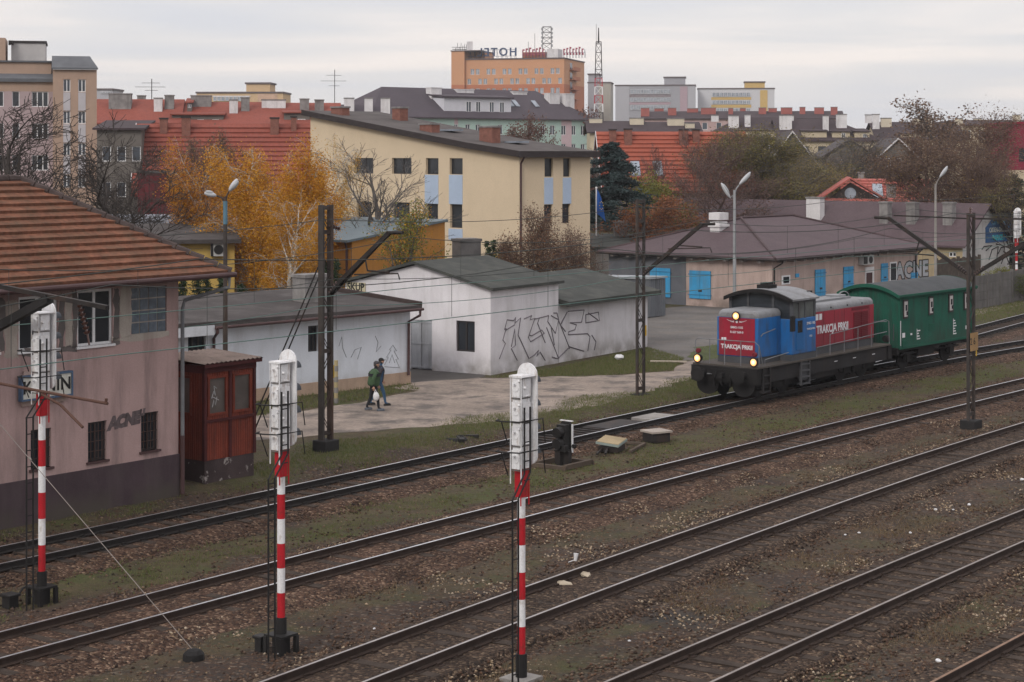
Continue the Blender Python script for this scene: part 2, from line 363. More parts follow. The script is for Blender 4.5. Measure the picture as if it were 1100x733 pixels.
# ------------------------------------------------------------------ the ground, one sheet to the horizon
def ground_material():
    m = bpy.data.materials.new('yard_soil'); m.use_nodes = True; t = m.node_tree; N = t.nodes; l = t.links.new; b = N['Principled BSDF']
    b.inputs['Roughness'].default_value = .95; b.inputs['Specular IOR Level'].default_value = .15
    g = N.new('ShaderNodeNewGeometry'); pos = g.outputs['Position']
    def nz(s, det=5, rg=.6):
        n = N.new('ShaderNodeTexNoise'); n.inputs['Scale'].default_value = s; n.inputs['Detail'].default_value = det; n.inputs['Roughness'].default_value = rg
        l(pos, n.inputs['Vector']); return n.outputs['Fac']
    def rng(v, a, bb, c=0., d=1.):
        n = N.new('ShaderNodeMapRange'); n.inputs['From Min'].default_value = a; n.inputs['From Max'].default_value = bb
        n.inputs['To Min'].default_value = c; n.inputs['To Max'].default_value = d; l(v, n.inputs['Value']); return n.outputs['Result']
    def math_(op, a, bb):
        n = N.new('ShaderNodeMath'); n.operation = op
        for i, x in enumerate((a, bb)):
            if isinstance(x, (int, float)): n.inputs[i].default_value = x
            else: l(x, n.inputs[i])
        return n.outputs[0]
    def mix(f, a, bb):
        n = N.new('ShaderNodeMix'); n.data_type = 'RGBA'
        if isinstance(f, (int, float)): n.inputs[0].default_value = f
        else: l(f, n.inputs[0])
        for i, x in ((6, a), (7, bb)):
            if isinstance(x, tuple): n.inputs[i].default_value = (*x, 1)
            else: l(x, n.inputs[i])
        return n.outputs[2]
    dp = N.new('ShaderNodeVectorMath'); dp.operation = 'DOT_PRODUCT'; dp.inputs[1].default_value = (CT, -ST, 0); l(pos, dp.inputs[0]); v = dp.outputs['Value']
    vw = math_('ADD', v, rng(nz(.35, 4), .3, .7, -1.1, 1.1))
    soil = mix(rng(nz(.5), .35, .65), (.047, .028, .019), (.090, .054, .036))
    soil = mix(rng(nz(9, 3), .4, .62), soil, (.042, .035, .031))
    vor = N.new('ShaderNodeTexVoronoi'); vor.inputs['Scale'].default_value = 16; l(pos, vor.inputs['Vector'])
    sepc = N.new('ShaderNodeSeparateColor'); l(vor.outputs['Color'], sepc.inputs[0])
    soil = mix(rng(sepc.outputs[0], .86, .98, 0, .75), soil, (.19, .15, .115))
    soil = mix(rng(sepc.outputs[1], .55, .9, 0, .5), soil, (.035, .030, .028))
    grass = mix(rng(nz(2.2), .35, .65), (.072, .066, .034), (.115, .086, .050))
    grass = mix(rng(nz(.42, 3), .46, .62, 0, .8), grass, (.068, .082, .027))
    grass = mix(rng(nz(25, 2), .35, .65, 0, .55), grass, (.040, .038, .022))
    def band(a, bb, c, d):
        return math_('MULTIPLY', rng(vw, a, bb), rng(vw, c, d, 1., 0.))
    w1 = band(-34.2, -33.3, -31.8, -31.0)
    w2 = math_('MULTIPLY', band(-27.2, -26.6, -25.9, -25.4), .55)
    w0 = rng(vw, -38.6, -37.9, 1., 0.)
    w3 = math_('MULTIPLY', rng(vw, -22.3, -20.8), rng(nz(.45, 4), .45, .6, 0, .8))
    wg = math_('MAXIMUM', math_('MAXIMUM', w0, w1), math_('MAXIMUM', w2, w3))
    wg = math_('MULTIPLY', wg, rng(nz(1.3, 6, .7), .36, .55, .25, 1.))
    col = mix(wg, soil, grass)
    col = mix(math_('MULTIPLY', rng(vw, -22., -20.5), rng(nz(.3, 5), .52, .66, 0, .85)), col, (.036, .034, .034))
    l(col, b.inputs['Base Color'])
    bp = N.new('ShaderNodeBump'); bp.inputs['Strength'].default_value = .8; bp.inputs['Distance'].default_value = .05
    hh = math_('ADD', rng(vor.outputs['Distance'], 0, .5, .6, 0), nz(14, 5)); l(hh, bp.inputs['Height']); l(bp.outputs[0], b.inputs['Normal'])
    return m
def axis_steps(lo, hi, step, far): 
    a = list(np.arange(lo, hi + 1e-6, step)); b = []; x = step
    p = hi
    while p < far: x *= 1.35; p += x; b.append(min(p, far))
    c = []; x = step; p = lo
    while p > -far: x *= 1.35; p -= x; c.append(max(p, -far))
    return np.array(c[::-1] + a + b)
us = axis_steps(8, 130, .5, 1150.); vs = axis_steps(-62, 0, .4, 1150.)
UU, VV = np.meshgrid(us, vs, indexing='ij')
ZZ = gz(UU, VV)
nzv = np.array([mnoise.noise(Vector((a * .8, b * .8, 3.1))) + .6 * mnoise.noise(Vector((a * 2.3, b * 2.3, 7.7))) for a, b in zip(UU.ravel(), VV.ravel())]).reshape(UU.shape)
ZZ += nzv * .035 * smooth(-40.2, -38.2, VV + np.maximum(0, UU - 64) * .115)
V = np.stack([UU * ST + VV * CT, UU * CT - VV * ST, ZZ], -1).reshape(-1, 3); nu, nv = UU.shape
ii, jj = np.meshgrid(np.arange(nu - 1), np.arange(nv - 1), indexing='ij'); a_ = (ii * nv + jj).ravel()
me = raw_mesh('ground', V, np.stack([a_, a_ + 1, a_ + nv + 1, a_ + nv], 1)[:, ::-1], ground_material(), True)
tag(link('ground', me), kind='structure')

# ------------------------------------------------------------------ lane and yard
lane_mat = mat('lane_dirt', (.25, .205, .172), rough=.95, var=.28, scale=.35, fine=.22, fscale=9, bump=.35, bscale=14, dirt=(.085, .075, .070), dirt_amt=.85, dirt_scale=(.5, .5, 1), dirt_lo=.47, dirt_hi=.64)
yard_mat = mat('yard_asphalt', (.120, .112, .106), rough=.95, var=.3, scale=.3, fine=.2, fscale=10, bump=.3, bscale=18, dirt=(.17, .145, .12), dirt_amt=.6, dirt_scale=(.4, .4, 1))
def sheet(name, outline, m, z, jit=.25, kind='structure'):
    P = []
    n = len(outline)
    for i in range(n):
        a, b = Vector(outline[i]), Vector(outline[(i + 1) % n]); k = max(1, int((b - a).length / .45))
        for j in range(k):
            p = a.lerp(b, j / k); w = mnoise.noise_vector(Vector((p.x * .9, p.y * .9, 5.5))) * jit * 1.4 + mnoise.noise_vector(Vector((p.x * 3.1, p.y * 3.1, 1.5))) * jit * .5
            P.append((p.x + w.x, p.y + w.y, z))
    bm = bmesh.new(); f = bm.faces.new([bm.verts.new(p) for p in P]); bmesh.ops.triangulate(bm, faces=[f])
    bm.normal_update()
    if bm.faces and sum(ff.normal.z for ff in bm.faces) < 0: bmesh.ops.reverse_faces(bm, faces=bm.faces)
    me = bpy.data.meshes.new(name); bm.to_mesh(me); bm.free(); me.materials.append(m)
    return tag(link(name, me), kind=kind)
g2 = lambda x, y: G(x, y)[:2] + (0,) if False else (G(x, y).x, G(x, y).y, 0)
import bmesh
sheet('dirt_lane', [g2(120, 498), g2(270, 472), g2(400, 461), g2(530, 452), g2(640, 434), g2(700, 418), g2(745, 405), g2(800, 390), g2(900, 361), g2(955, 349),
                    g2(955, 341), g2(880, 345), g2(735, 388), g2(722, 398), g2(655, 402), g2(560, 405), g2(520, 404), g2(470, 398), g2(446, 396), g2(441, 411), g2(420, 415), g2(450, 419), g2(385, 431), g2(330, 440), g2(270, 446), g2(120, 470)], lane_mat, -.046)
sheet('dirt_path', [g2(1025, 343), g2(1075, 332), g2(1135, 319), g2(1135, 314), g2(1075, 326), g2(1025, 337)], lane_mat, -.046, .15)
sheet('alley', [g2(442, 410), g2(528, 403), g2(470, 380), g2(425, 360), g2(330, 350), g2(330, 362)], mat('alley_asphalt', (.085, .078, .074), rough=.95, var=.3, scale=.5, bump=.3), -.042)
sheet('yard', [g2(700, 386), g2(745, 386), g2(830, 368), g2(960, 345), g2(960, 318), g2(840, 330), g2(740, 328), g2(690, 332), g2(690, 360)], yard_mat, -.038)
sheet('yard_verge', [g2(738, 383), g2(760, 388), g2(830, 372), g2(800, 366), g2(750, 372)], mat('yard_verge_grass', (.055, .066, .022), var=.35, scale=1.5, fine=.3, bump=.6, bscale=25), -.034, .3)
sheet('street', [(-60, 108, 0), (70, 126, 0), (70, 132, 0), (-60, 114, 0)], mat('street_asphalt', (.06, .058, .057), bump=.2), -.046, .05)

# ------------------------------------------------------------------ ballast beds and tracks
bal_mat = {t: None for t in TRK}
def ballast_mat(name, a, b_, pale):
    m = bpy.data.materials.new(name); m.use_nodes = True; t = m.node_tree; N = t.nodes; l = t.links.new; b = N['Principled BSDF']
    b.inputs['Roughness'].default_value = .95; b.inputs['Specular IOR Level'].default_value = .15
    g = N.new('ShaderNodeNewGeometry'); vor = N.new('ShaderNodeTexVoronoi'); vor.inputs['Scale'].default_value = 17; l(g.outputs['Position'], vor.inputs['Vector'])
    s = N.new('ShaderNodeSeparateColor'); l(vor.outputs['Color'], s.inputs[0])
    r = N.new('ShaderNodeValToRGB'); e = r.color_ramp.elements; e[0].position = 0; e[0].color = (*a, 1); e[1].position = .8; e[1].color = (*b_, 1); k = e.new(.97); k.color = (*pale, 1)
    l(s.outputs[0], r.inputs[0])
    n = N.new('ShaderNodeTexNoise'); n.inputs['Scale'].default_value = .7; n.inputs['Detail'].default_value = 5; l(g.outputs['Position'], n.inputs['Vector'])
    mr = N.new('ShaderNodeMapRange'); mr.inputs[1].default_value = .3; mr.inputs[2].default_value = .7; mr.inputs[3].default_value = .65; mr.inputs[4].default_value = 1.3; l(n.outputs['Fac'], mr.inputs[0])
    vm = N.new('ShaderNodeVectorMath'); vm.operation = 'SCALE'; l(r.outputs[0], vm.inputs[0]); l(mr.outputs[0], vm.inputs['Scale']); l(vm.outputs[0], b.inputs['Base Color'])
    bp = N.new('ShaderNodeBump'); bp.inputs['Strength'].default_value = 1; bp.inputs['Distance'].default_value = .06; bp.invert = True
    l(vor.outputs['Distance'], bp.inputs['Height']); l(bp.outputs[0], b.inputs['Normal']); return m
BM1 = ballast_mat('ballast_brown', (.026, .016, .013), (.095, .055, .037), (.22, .15, .105))
BM2 = ballast_mat('ballast_old', (.024, .018, .015), (.080, .053, .038), (.18, .13, .09))
rail_rust = mat('rail_rust', (.036, .024, .019), rough=.85, var=.3, scale=5, bump=.2)
rail_dark = mat('rail_greasy', (.017, .0145, .0135), rough=.7, var=.3, scale=5, bump=.2)
def rail_top(name, col, rough): return mat(name, col, rough=rough, var=.25, scale=3, fine=.1, bump=0, metal=.85, spec=.5)
TOPS = {'bright': rail_top('rail_top_bright', (.60, .61, .64), .34), 'worn': rail_top('rail_top_worn', (.36, .33, .32), .45), 'dull': rail_top('rail_top_dull', (.27, .235, .215), .5), 'rusty': mat('rail_top_rusty', (.20, .125, .085), rough=.7, var=.25, scale=4, bump=.1)}
slp = mat('sleeper_wood', (.046, .034, .027), rough=.95, var=.4, scale=4, fine=.3, fscale=30, bump=.6, bscale=18)
RP = [(-.07, -.172), (.07, -.172), (.07, -.155), (.012, -.13), (.012, -.04), (.036, -.03), (.030, -.002), (-.030, -.002), (-.036, -.03), (-.012, -.04), (-.012, -.13), (-.07, -.155)]
def lay_track(t, label, u0, u1, top, body, dz, wobble, bedw, bedz, sleep=True, group='railway tracks of the yard'):
    n = int((u1 - u0) / 1.0) + 1; U = np.linspace(u0, u1, n); C = np.array([vtrack(t, u) for u in U]); dv = np.gradient(C, U)
    root = thing('railway_track', label, 'railway track', W(U[0], C[0], 0), 0, group); off = root.location
    def pt(i, s, z): k = 1 / math.sqrt(1 + dv[i] ** 2); return W(U[i] - dv[i] * k * s, C[i] + k * s, z) - off
    for s in (-.75, .75):
        mb = MB(); vs = []; k = len(RP)
        for i in range(n): vs += [pt(i, s + a, z + dz) for a, z in RP]
        fs = []; ms = []
        for i in range(n - 1):
            for j in range(k): fs.append((i * k + j, i * k + (j + 1) % k, (i + 1) * k + (j + 1) % k, (i + 1) * k + j)); ms.append(1 if j == 6 else 0)
        mb.v = [tuple(p) for p in vs]; mb.f = fs; mb.m = ms; mb.build('rail', [body, TOPS[top]], root)
    if sleep:
        mb = MB(); mb.box(-.125, .125, -1.28, 1.28, -.33, -.176)
        for s in (-.75, .75): mb.box(-.09, .09, s - .19, s + .19, -.176, -.163, 1); mb.box(-.07, .07, s - .125, s - .075, -.163, -.12, 1); mb.box(-.07, .07, s + .075, s + .125, -.163, -.12, 1)
        proto = mb.build('sleeper', [slp, body]); bpy.data.objects.remove(proto.copy() if False else proto) if False else None
        me = proto.data; bpy.data.objects.remove(proto)
        su = np.arange(u0 + .3, u1, .64); rest = MB(); cnt = 0
        for u in su:
            v = vtrack(t, u) + random.uniform(-.05, .05); p = W(u, v); px = 550 + FX * p.x / max(p.y, 1); py = YH + HC * FX / max(p.y, 1)
            M = Matrix.Translation(W(u, v, dz * .8 + random.uniform(-.012, .014)) - off) @ Matrix.Rotation(head(37.5) - R(math.degrees(math.atan((vtrack(t, u + .5) - vtrack(t, u - .5))))) + random.uniform(-.02, .02), 4, 'Z')
            if -30 < px < 1130 and py < 780 and cnt < 100: link('sleeper', me, root, M); cnt += 1
            else: rest.box(-.125, .125, -1.28, 1.28, -.33, -.176, 0, M)
        if rest.v: tag(rest.build('sleepers', slp, root), kind='stuff')
    nb = int((u1 - u0) / .5); BU = np.linspace(u0, u1, nb); prof = [(-bedw - .7, -.42), (-bedw, -.27), (-1.35, bedz), (-.9, bedz - .01), (-.5, bedz - wobble), (0, bedz - wobble * 1.3), (.5, bedz - wobble), (.9, bedz - .01), (1.35, bedz), (bedw, -.27), (bedw + .7, -.42)]
    V = []
    for u in BU:
        c = vtrack(t, u)
        for s, z in prof:
            w = mnoise.noise(Vector((u * .9, s * 1.3 + c, 2.2))) * .03 + mnoise.noise(Vector((u * 2.7, s * 2 + c, 6.2))) * .015; e = mnoise.noise(Vector((u * .5, s, 9.))) * .25 if abs(s) >= bedw else 0
            V.append(W(u, c + s + e, z + w))
    k = len(prof); F = [(i * k + j, (i + 1) * k + j, (i + 1) * k + j + 1, i * k + j + 1) for i in range(nb - 1) for j in range(k - 1)]
    me = raw_mesh('ballast_bed', V, np.array(F)[:, ::-1], BM1 if t in ('A', 'A2', 'B') else BM2, True)
    tag(link('ballast_bed', me), kind='structure')
lay_track('A', 'railway track with shiny rails that carries the blue and red diesel locomotive', 14, 190, 'bright', rail_dark, 0, .02, 1.8, -.185)
lay_track('A2', 'railway track curving away behind the green wagon, nearest the concrete fence', 66, 190, 'bright', rail_dark, -.006, .02, 1.8, -.20)
lay_track('B', 'railway track between the small two-lamp signal and the striped signals, sleepers buried', 8, 160, 'bright', rail_rust, 0, .0, 1.9, -.178)
lay_track('C', 'railway track with worn rails running just behind the striped signal at the bottom centre', 8, 130, 'worn', rail_rust, 0, .0, 1.5, -.177)
lay_track('D', 'old mossy railway track crossing the lower right corner of the yard', 12, 110, 'dull', rail_rust, 0, .006, 1.45, -.183)
lay_track('E', 'rusty disused railway track just entering the bottom right corner', 22, 100, 'rusty', rail_rust, 0, .006, 1.45, -.183)

# ------------------------------------------------------------------ loose stones and grass: real geometry, more than anyone could count
def in_view(U, Vv, m=40): 
    X = U * ST + Vv * CT; Y = U * CT - Vv * ST; px = 550 + FX * X / Y; py = YH + HC * FX / Y
    return (px > -m) & (px < 1100 + m) & (py < 733 + m) & (Y > 5)
VT = {t: np.vectorize(lambda u, t=t: vtrack(t, u)) for t in TRK}
def bedheight(U, Vv):
    z = gz(U, Vv)
    for t, bz in (('A', -.185), ('B', -.178), ('C', -.21), ('D', -.23), ('E', -.24)):
        s = np.abs(Vv - VT[t](U)); z = np.maximum(z, np.where(s < 1.35, bz - .03, np.where(s < 2.4, bz - (s - 1.35) * .2, -9)))
    return z
def stones(name, n, ulo, uhi, vlo, vhi, s0, s1, m, dens=None):
    U = RNG.uniform(ulo, uhi, n); Vv = RNG.uniform(vlo, vhi, n); k = in_view(U, Vv)
    if dens is not None: k &= RNG.random(n) < dens(U, Vv)
    for t in 'ABCDE': s = np.abs(np.abs(Vv - VT[t](U)) - .75); k &= s > .10
    U, Vv = U[k], Vv[k]; n = len(U); Z = bedheight(U, Vv)
    base = np.array([(1, 0, 0), (0, 1, 0), (-1, 0, 0), (0, -1, 0), (0, 0, .7), (0, 0, -.7)]); F0 = np.array([(0, 1, 4), (1, 2, 4), (2, 3, 4), (3, 0, 4), (1, 0, 5), (2, 1, 5), (3, 2, 5), (0, 3, 5)])
    S = RNG.uniform(s0, s1, n)[:, None, None] * RNG.uniform(.55, 1.25, (n, 6, 1)); a = RNG.uniform(0, 6.28, n); ca, sa = np.cos(a), np.sin(a)
    P = base[None] * S + RNG.normal(0, .25, (n, 6, 3)) * s0
    P = np.stack([P[..., 0] * ca[:, None] - P[..., 1] * sa[:, None], P[..., 0] * sa[:, None] + P[..., 1] * ca[:, None], P[..., 2]], -1)
    P += np.stack([U * ST + Vv * CT, U * CT - Vv * ST, Z + s0 * .25], -1)[:, None]
    F = (F0[None] + (np.arange(n) * 6)[:, None, None]).reshape(-1, 3)
    me = raw_mesh(name, P.reshape(-1, 3), F, m); tag(link(name, me), 'loose brown and grey track stones strewn over the beds', 'ballast stones', kind='stuff')
st_m = leafmat('stone_mix', [(.013, .009, .008), (.048, .028, .019), (.098, .054, .034), (.055, .041, .034), (.13, .083, .055), (.034, .024, .020), (.20, .14, .095)], rough=.9, trans=False)
pale_m = leafmat('stone_pale', [(.20, .145, .09), (.30, .22, .14), (.38, .31, .23), (.15, .115, .085)], rough=.9, trans=False)
def near_track(U, Vv):
    d = np.full(U.shape, 9.)
    for t in 'ABCDE': d = np.minimum(d, np.abs(Vv - VT[t](U)))
    return d
stones('ballast_stones', 120000, 14, 62, -38.2, -10, .023, .054, st_m, lambda U, Vv: np.where(near_track(U, Vv) < 2.2, .95, .22))
stones('ballast_stones', 26000, 55, 92, -34.5, -14, .035, .065, st_m, lambda U, Vv: np.where(near_track(U, Vv) < 2.4, .8, .12))
def patches(U, Vv, s=.35, seed=4., thr=.2): return np.array([mnoise.noise(Vector((a * s, b * s, seed))) for a, b in zip(U, Vv)]) > thr
stones('pale_stones', 45000, 14, 62, -31, -10, .022, .045, pale_m, lambda U, Vv: np.where(patches(U, Vv, .45, 4., .20), .8, .035))
def blades(name, n, ulo, uhi, vlo, vhi, h0, h1, m, label, dens, w=.012, lean=.6):
    U = RNG.uniform(ulo, uhi, n); Vv = RNG.uniform(vlo, vhi, n); k = in_view(U, Vv) & (RNG.random(n) < dens(U, Vv)); U, Vv = U[k], Vv[k]
    k = 3; U = np.repeat(U, k) + RNG.normal(0, .04, len(U) * k); Vv = np.repeat(Vv, k) + RNG.normal(0, .04, len(Vv) * k); n = len(U)
    Z = bedheight(U, Vv) - .02; a = RNG.uniform(0, 6.28, n); H = RNG.uniform(h0, h1, n); L = RNG.uniform(.1, lean, n) * H; b = RNG.uniform(0, 6.28, n)
    X = U * ST + Vv * CT; Y = U * CT - Vv * ST; wx, wy = np.cos(a) * w, np.sin(a) * w
    P = np.stack([np.stack([X - wx, Y - wy, Z], -1), np.stack([X + wx, Y + wy, Z], -1), np.stack([X + np.cos(b) * L, Y + np.sin(b) * L, Z + H], -1)], 1).reshape(-1, 3)
    me = raw_mesh(name, P, np.arange(3 * n).reshape(-1, 3), m); tag(link(name, me), label, 'grass', kind='stuff')
gr_dry = leafmat('grass_dry', [(.13, .085, .045), (.20, .14, .08), (.10, .075, .042), (.25, .185, .12)])
gr_grn = leafmat('grass_green', [(.085, .11, .032), (.115, .138, .045), (.145, .142, .06), (.165, .138, .072)])
def bandw(a, b, soft=.6): return lambda U, Vv: smooth(a - soft, a + soft, Vv + .6 * np.sin(U * .9)) * (1 - smooth(b - soft, b + soft, Vv + .6 * np.sin(U * 1.3)))
bA = bandw(-33.6, -31.3); bC = bandw(-27, -25.6)
def free(U, Vv): return near_track(U, Vv) > 1.7
blades('verge_grass', 46000, 20, 95, -34.5, -30.5, .03, .10, gr_grn, 'short mossy grass between the tracks', lambda U, Vv: bA(U, Vv) * free(U, Vv) * np.where(patches(U, Vv, .5, 2., -.05), 1, .25), .010)
blades('verge_grass', 50000, 26, 90, -41.5, -37.6, .03, .12, gr_grn, 'short green verge grass along the dirt lane', lambda U, Vv: bandw(-40.4, -37.8)(U, Vv) * (1. * ~((U < 38.3) & (Vv < -38.2))), .011)
blades('dry_grass', 80000, 14, 64, -22, -10, .03, .11, gr_dry, 'dry straw-coloured grass between the old sidings', lambda U, Vv: free(U, Vv) * np.where(patches(U, Vv, .4, 8., .10), .9, .05), .009, 1.2)
blades('dry_grass', 14000, 14, 64, -28, -25, .03, .09, gr_dry, 'dry straw-coloured grass between two middle tracks', lambda U, Vv: bC(U, Vv) * free(U, Vv) * np.where(patches(U, Vv, .5, 6., .05), .8, .05), .010, 1.2)
def near_px(poly):
    pts = [UV(*G(x, y)[:2]) for x, y in poly]
    def f(U, Vv):
        inside = np.zeros(U.shape, bool); n = len(pts)
        for i in range(n):
            (x0, y0), (x1, y1) = pts[i], pts[(i + 1) % n]; c = ((y0 > Vv) != (y1 > Vv)) & (U < (x1 - x0) * (Vv - y0) / ((y1 - y0) or 1e-9) + x0); inside ^= c
        return inside * 1.
    return f
blades('wall_grass', 60000, 55, 80, -54, -40, .05, .16, gr_grn, 'green grass along the foot of the graffiti wall', near_px([(528, 405), (600, 394), (696, 373), (735, 384), (722, 397), (655, 402), (560, 404)]), .013)
blades('wall_grass', 26000, 40, 64, -54, -38, .05, .18, gr_grn, 'green grass along the foot of the low white shed', near_px([(272, 430), (440, 411), (450, 417), (385, 430), (330, 438), (272, 447)]), .013)
blades('yard_grass', 24000, 58, 110, -56, -36, .04, .13, gr_grn, 'patch of green grass beside the grey yard', near_px([(738, 383), (760, 388), (830, 372), (800, 366), (750, 372)]), .014)
blades('fence_grass', 40000, 84, 130, -56, -38, .05, .2, gr_grn, 'green grass in front of the concrete fence', near_px([(1045, 345), (1045, 330), (1125, 310), (1125, 330)]), .018)

# ------------------------------------------------------------------ the signal box
pink = mat('pink_render', (.385, .270, .255), rough=.95, var=.10, scale=.8, fine=.08, bump=.3, bscale=60, dirt=(.17, .125, .12), dirt_amt=.7, dirt_lo=.47, dirt_hi=.7)
plinth = mat('dark_plinth', (.060, .042, .048), rough=.9, var=.2, bump=.2, dirt=(.10, .08, .08), dirt_amt=.4, low=((.07, .06, .05), .5))
tile_old = mat('old_clay_tiles', (.155, .066, .040), rough=.9, var=.30, scale=1.3, fine=.35, fscale=7, bump=.5, bscale=14, dirt=(.085, .062, .040), dirt_amt=.7, dirt_scale=(1.4, 1.4, 1.4), dirt_lo=.42, dirt_hi=.72)
patch_m = mat('bare_render_patch', (.37, .33, .29), rough=.95, var=.2, bump=.3, dirt=(.22, .17, .15), dirt_amt=.7)
gutter_m = mat('gutter_brown', (.070, .040, .040), rough=.5, var=.2, bump=0)
o = W(34.9, -38.3, -.12)
B = Bld('signal_box', 'pink rendered two-storey railway building with old clay tile hip roof on the left', 'building', o, 37.5, mats=[pink, plinth, patch_m])
FL, FR = (-15, 0), (0, 0)
f = lambda *a: B.rect(FL, FR, *a)
up1, up2, blk = f(83, 311, 121, 371), f(20, 318, 62, 376), f(141, 308, 179, 358)
upl = f(-30, 322, -2, 380)
lows = [f(33, 461, 55, 503), f(94.5, 453, 114.5, 495), f(151.5, 443, 170, 484)]
ZP = B.hit(95, 504, FL, FR)[1]; ZE = 6.0
B.wall(FL, FR, 0, ZE, [up1, up2, upl, blk] + lows, lambda x, z: 1 if z < ZP else 0, rev=.16, mr=None)
B.wall(FR, (0, 6), 0, ZE, (), 0); B.wall((0, 6), (-15, 6), 0, ZE, (), 0); B.wall((-15, 6), (-15, 0), 0, ZE, (), 0)
# split the plinth band out of the long wall cells
B.wb = MB(); zc = [0, ZP, ZE]
B.wall(FL, FR, ZP, ZE, [up1, up2, upl, blk] + lows, 0, rev=.16); B.wall(FR, (0, 6), ZP, ZE); B.wall((0, 6), (-15, 6), ZP, ZE); B.wall((-15, 6), (-15, 0), ZP, ZE)
B.done()
mb = MB(); mb.box(-15.03, .03, -.03, 6.03, -.5, ZP); mb.build('plinth', plinth, B.root)
for h, k in ((up1, 'w2'), (up2, 'w2'), (upl, 'w2')):
    w = B.win(FL, FR, h, k, .08); mb = MB(); mb.box(-.05, h[1] - h[0] + .05, -.14, .0, -.06, 0); mb.build('sill', K['white_frame'], w)
gb = MB(); nx, nz_ = 4, 4; w_, h_ = blk[1] - blk[0], blk[3] - blk[2]
glass_block = mat('glass_blocks', (.10, .125, .155), rough=.25, var=.35, scale=3, fine=.2, fscale=9, bump=.5, bscale=10, spec=.5)
Mf = frame_of(FL, FR)
for i in range(nx):
    for j in range(nz_):
        gb.box(blk[0] + w_ * i / nx + .018, blk[0] + w_ * (i + 1) / nx - .018, .025, .08, blk[2] + h_ * j / nz_ + .018, blk[2] + h_ * (j + 1) / nz_ - .018, 0, Mf)
gb.box(blk[0], blk[1], .045, .1, blk[2], blk[3], 1, Mf)
gb.build('glass_block_panel', [glass_block, patch_m], B.root)
bars = mat('rusty_bars', (.06, .035, .03), rough=.8, bump=0)
for h in lows:
    w = B.win(FL, FR, h, 'd2', .11); mb = MB(); n = 5
    for i in range(1, n): x = (h[1] - h[0]) * i / n; mb.tube([(x, -.07, .03), (x, -.07, h[3] - h[2] - .03)], .012, 6)
    for j in range(1, 4): z = (h[3] - h[2]) * j / 4; mb.tube([(.02, -.07, z), (h[1] - h[0] - .02, -.07, z)], .012, 6)
    mb.build('grille', bars, w)
    mb = MB(); mb.box(-.06, h[1] - h[0] + .06, -.17, .0, -.06, 0); mb.build('sill', gutter_m, w)
# bare patches beside the upper windows
def patch(name, l, t, r, b, m, dep=.004, seed=0):
    x0, x1, z0, z1 = f(l, t, r, b); rs = random.Random(seed); P = []
    for (ax, az), (bx, bz) in (((x0, z0), (x1, z0)), ((x1, z0), (x1, z1)), ((x1, z1), (x0, z1)), ((x0, z1), (x0, z0))):
        for k in range(6): t_ = k / 6; P.append((ax + (bx - ax) * t_ + rs.uniform(-.05, .05), 0, az + (bz - az) * t_ + rs.uniform(-.06, .06)))
    mb = MB(); mb.prism([Mf @ Vector(p) for p in P], (Mf.to_3x3() @ Vector((0, -dep, 0))), 0); return mb.build(name, m, B.root)
grey_patch = mat('grey_cement_patch', (.13, .115, .11), rough=.95, var=.25, bump=.3)
for i, (a, m_p) in enumerate((((128.5, 308, 140.5, 362), patch_m), ((5, 322, 19, 384), patch_m), ((69, 318, 78, 372), patch_m), ((122, 312, 128, 370), grey_patch), ((63, 316, 69, 374), grey_patch), ((-2, 322, 5, 378), grey_patch), ((26, 373, 82, 381), grey_patch), ((78, 312, 83, 372), grey_patch), ((120, 359, 182, 365), patch_m))):
    patch('render_patch', *a, m_p, seed=i)
# roof: hip, overhanging a metre, laid in courses
L_BOX = 15.0; ov = 1.0; ze, zr = 6.05, 8.62; hw = 3 + ov; xr = ov - hw
mb = MB()
Pc = [(-L_BOX - ov, -ov, ze), (ov, -ov, ze), (ov, 6 + ov, ze), (-L_BOX - ov, 6 + ov, ze)]; R0, R1 = (-L_BOX, 3, zr), (xr, 3, zr)
tiles(mb, [Pc[0], Pc[1], R1, R0], .335, .10); tiles(mb, [Pc[2], Pc[3], R0, R1], .335, .10)
e0, e1 = Vector(Pc[1]), Vector(Pc[2])
for i in range(15):
    a, b = i / 15, (i + 1) / 15; q = [e0.lerp(Vector(R1), a), e1.lerp(Vector(R1), a), e1.lerp(Vector(R1), b), e0.lerp(Vector(R1), b)]
    mb.add([p - Vector((0, 0, .1)) for p in q] + [q[0] + Vector((.02, 0, .05)), q[1] + Vector((.02, 0, .05)), q[2], q[3]], [(3, 2, 1, 0), (4, 5, 6, 7), (0, 1, 5, 4), (1, 2, 6, 5), (3, 0, 4, 7), (2, 3, 7, 6)])
rf = mb.build('roof', tile_old, B.root)
mb = MB()
ridge_m = mat('ridge_tiles', (.060, .045, .042), rough=.9, var=.4, scale=3, bump=.4)
def ridge_line(a, b, step=.40, r=.13):
    a, b = Vector(a), Vector(b); n = max(2, int((b - a).length / step))
    for i in range(n): p, q = a.lerp(b, i / n), a.lerp(b, (i + .95) / n); mb.tube([p, q], [r * 1.08, r * .9], 8)
ridge_line(Pc[1], R1); ridge_line(Pc[2], R1); ridge_line(R0, R1)
mb.build('ridge_caps', ridge_m, rf)
mb = MB(); mb.box(-L_BOX - ov, ov, -ov, 6 + ov, ze - .14, ze - .10); mb.build('soffit', mat('soffit_board', (.10, .085, .08), bump=.1), B.root)
mb = MB(); mb.tube([(-L_BOX - ov, -ov - .07, ze - .12), (ov + .12, -ov - .07, ze - .06)], .075, 10); mb.tube([(ov + .07, -ov - .07, ze - .06), (ov + .07, 6 + ov, ze - .10)], .075, 10); mb.build('gutter', gutter_m, B.root)
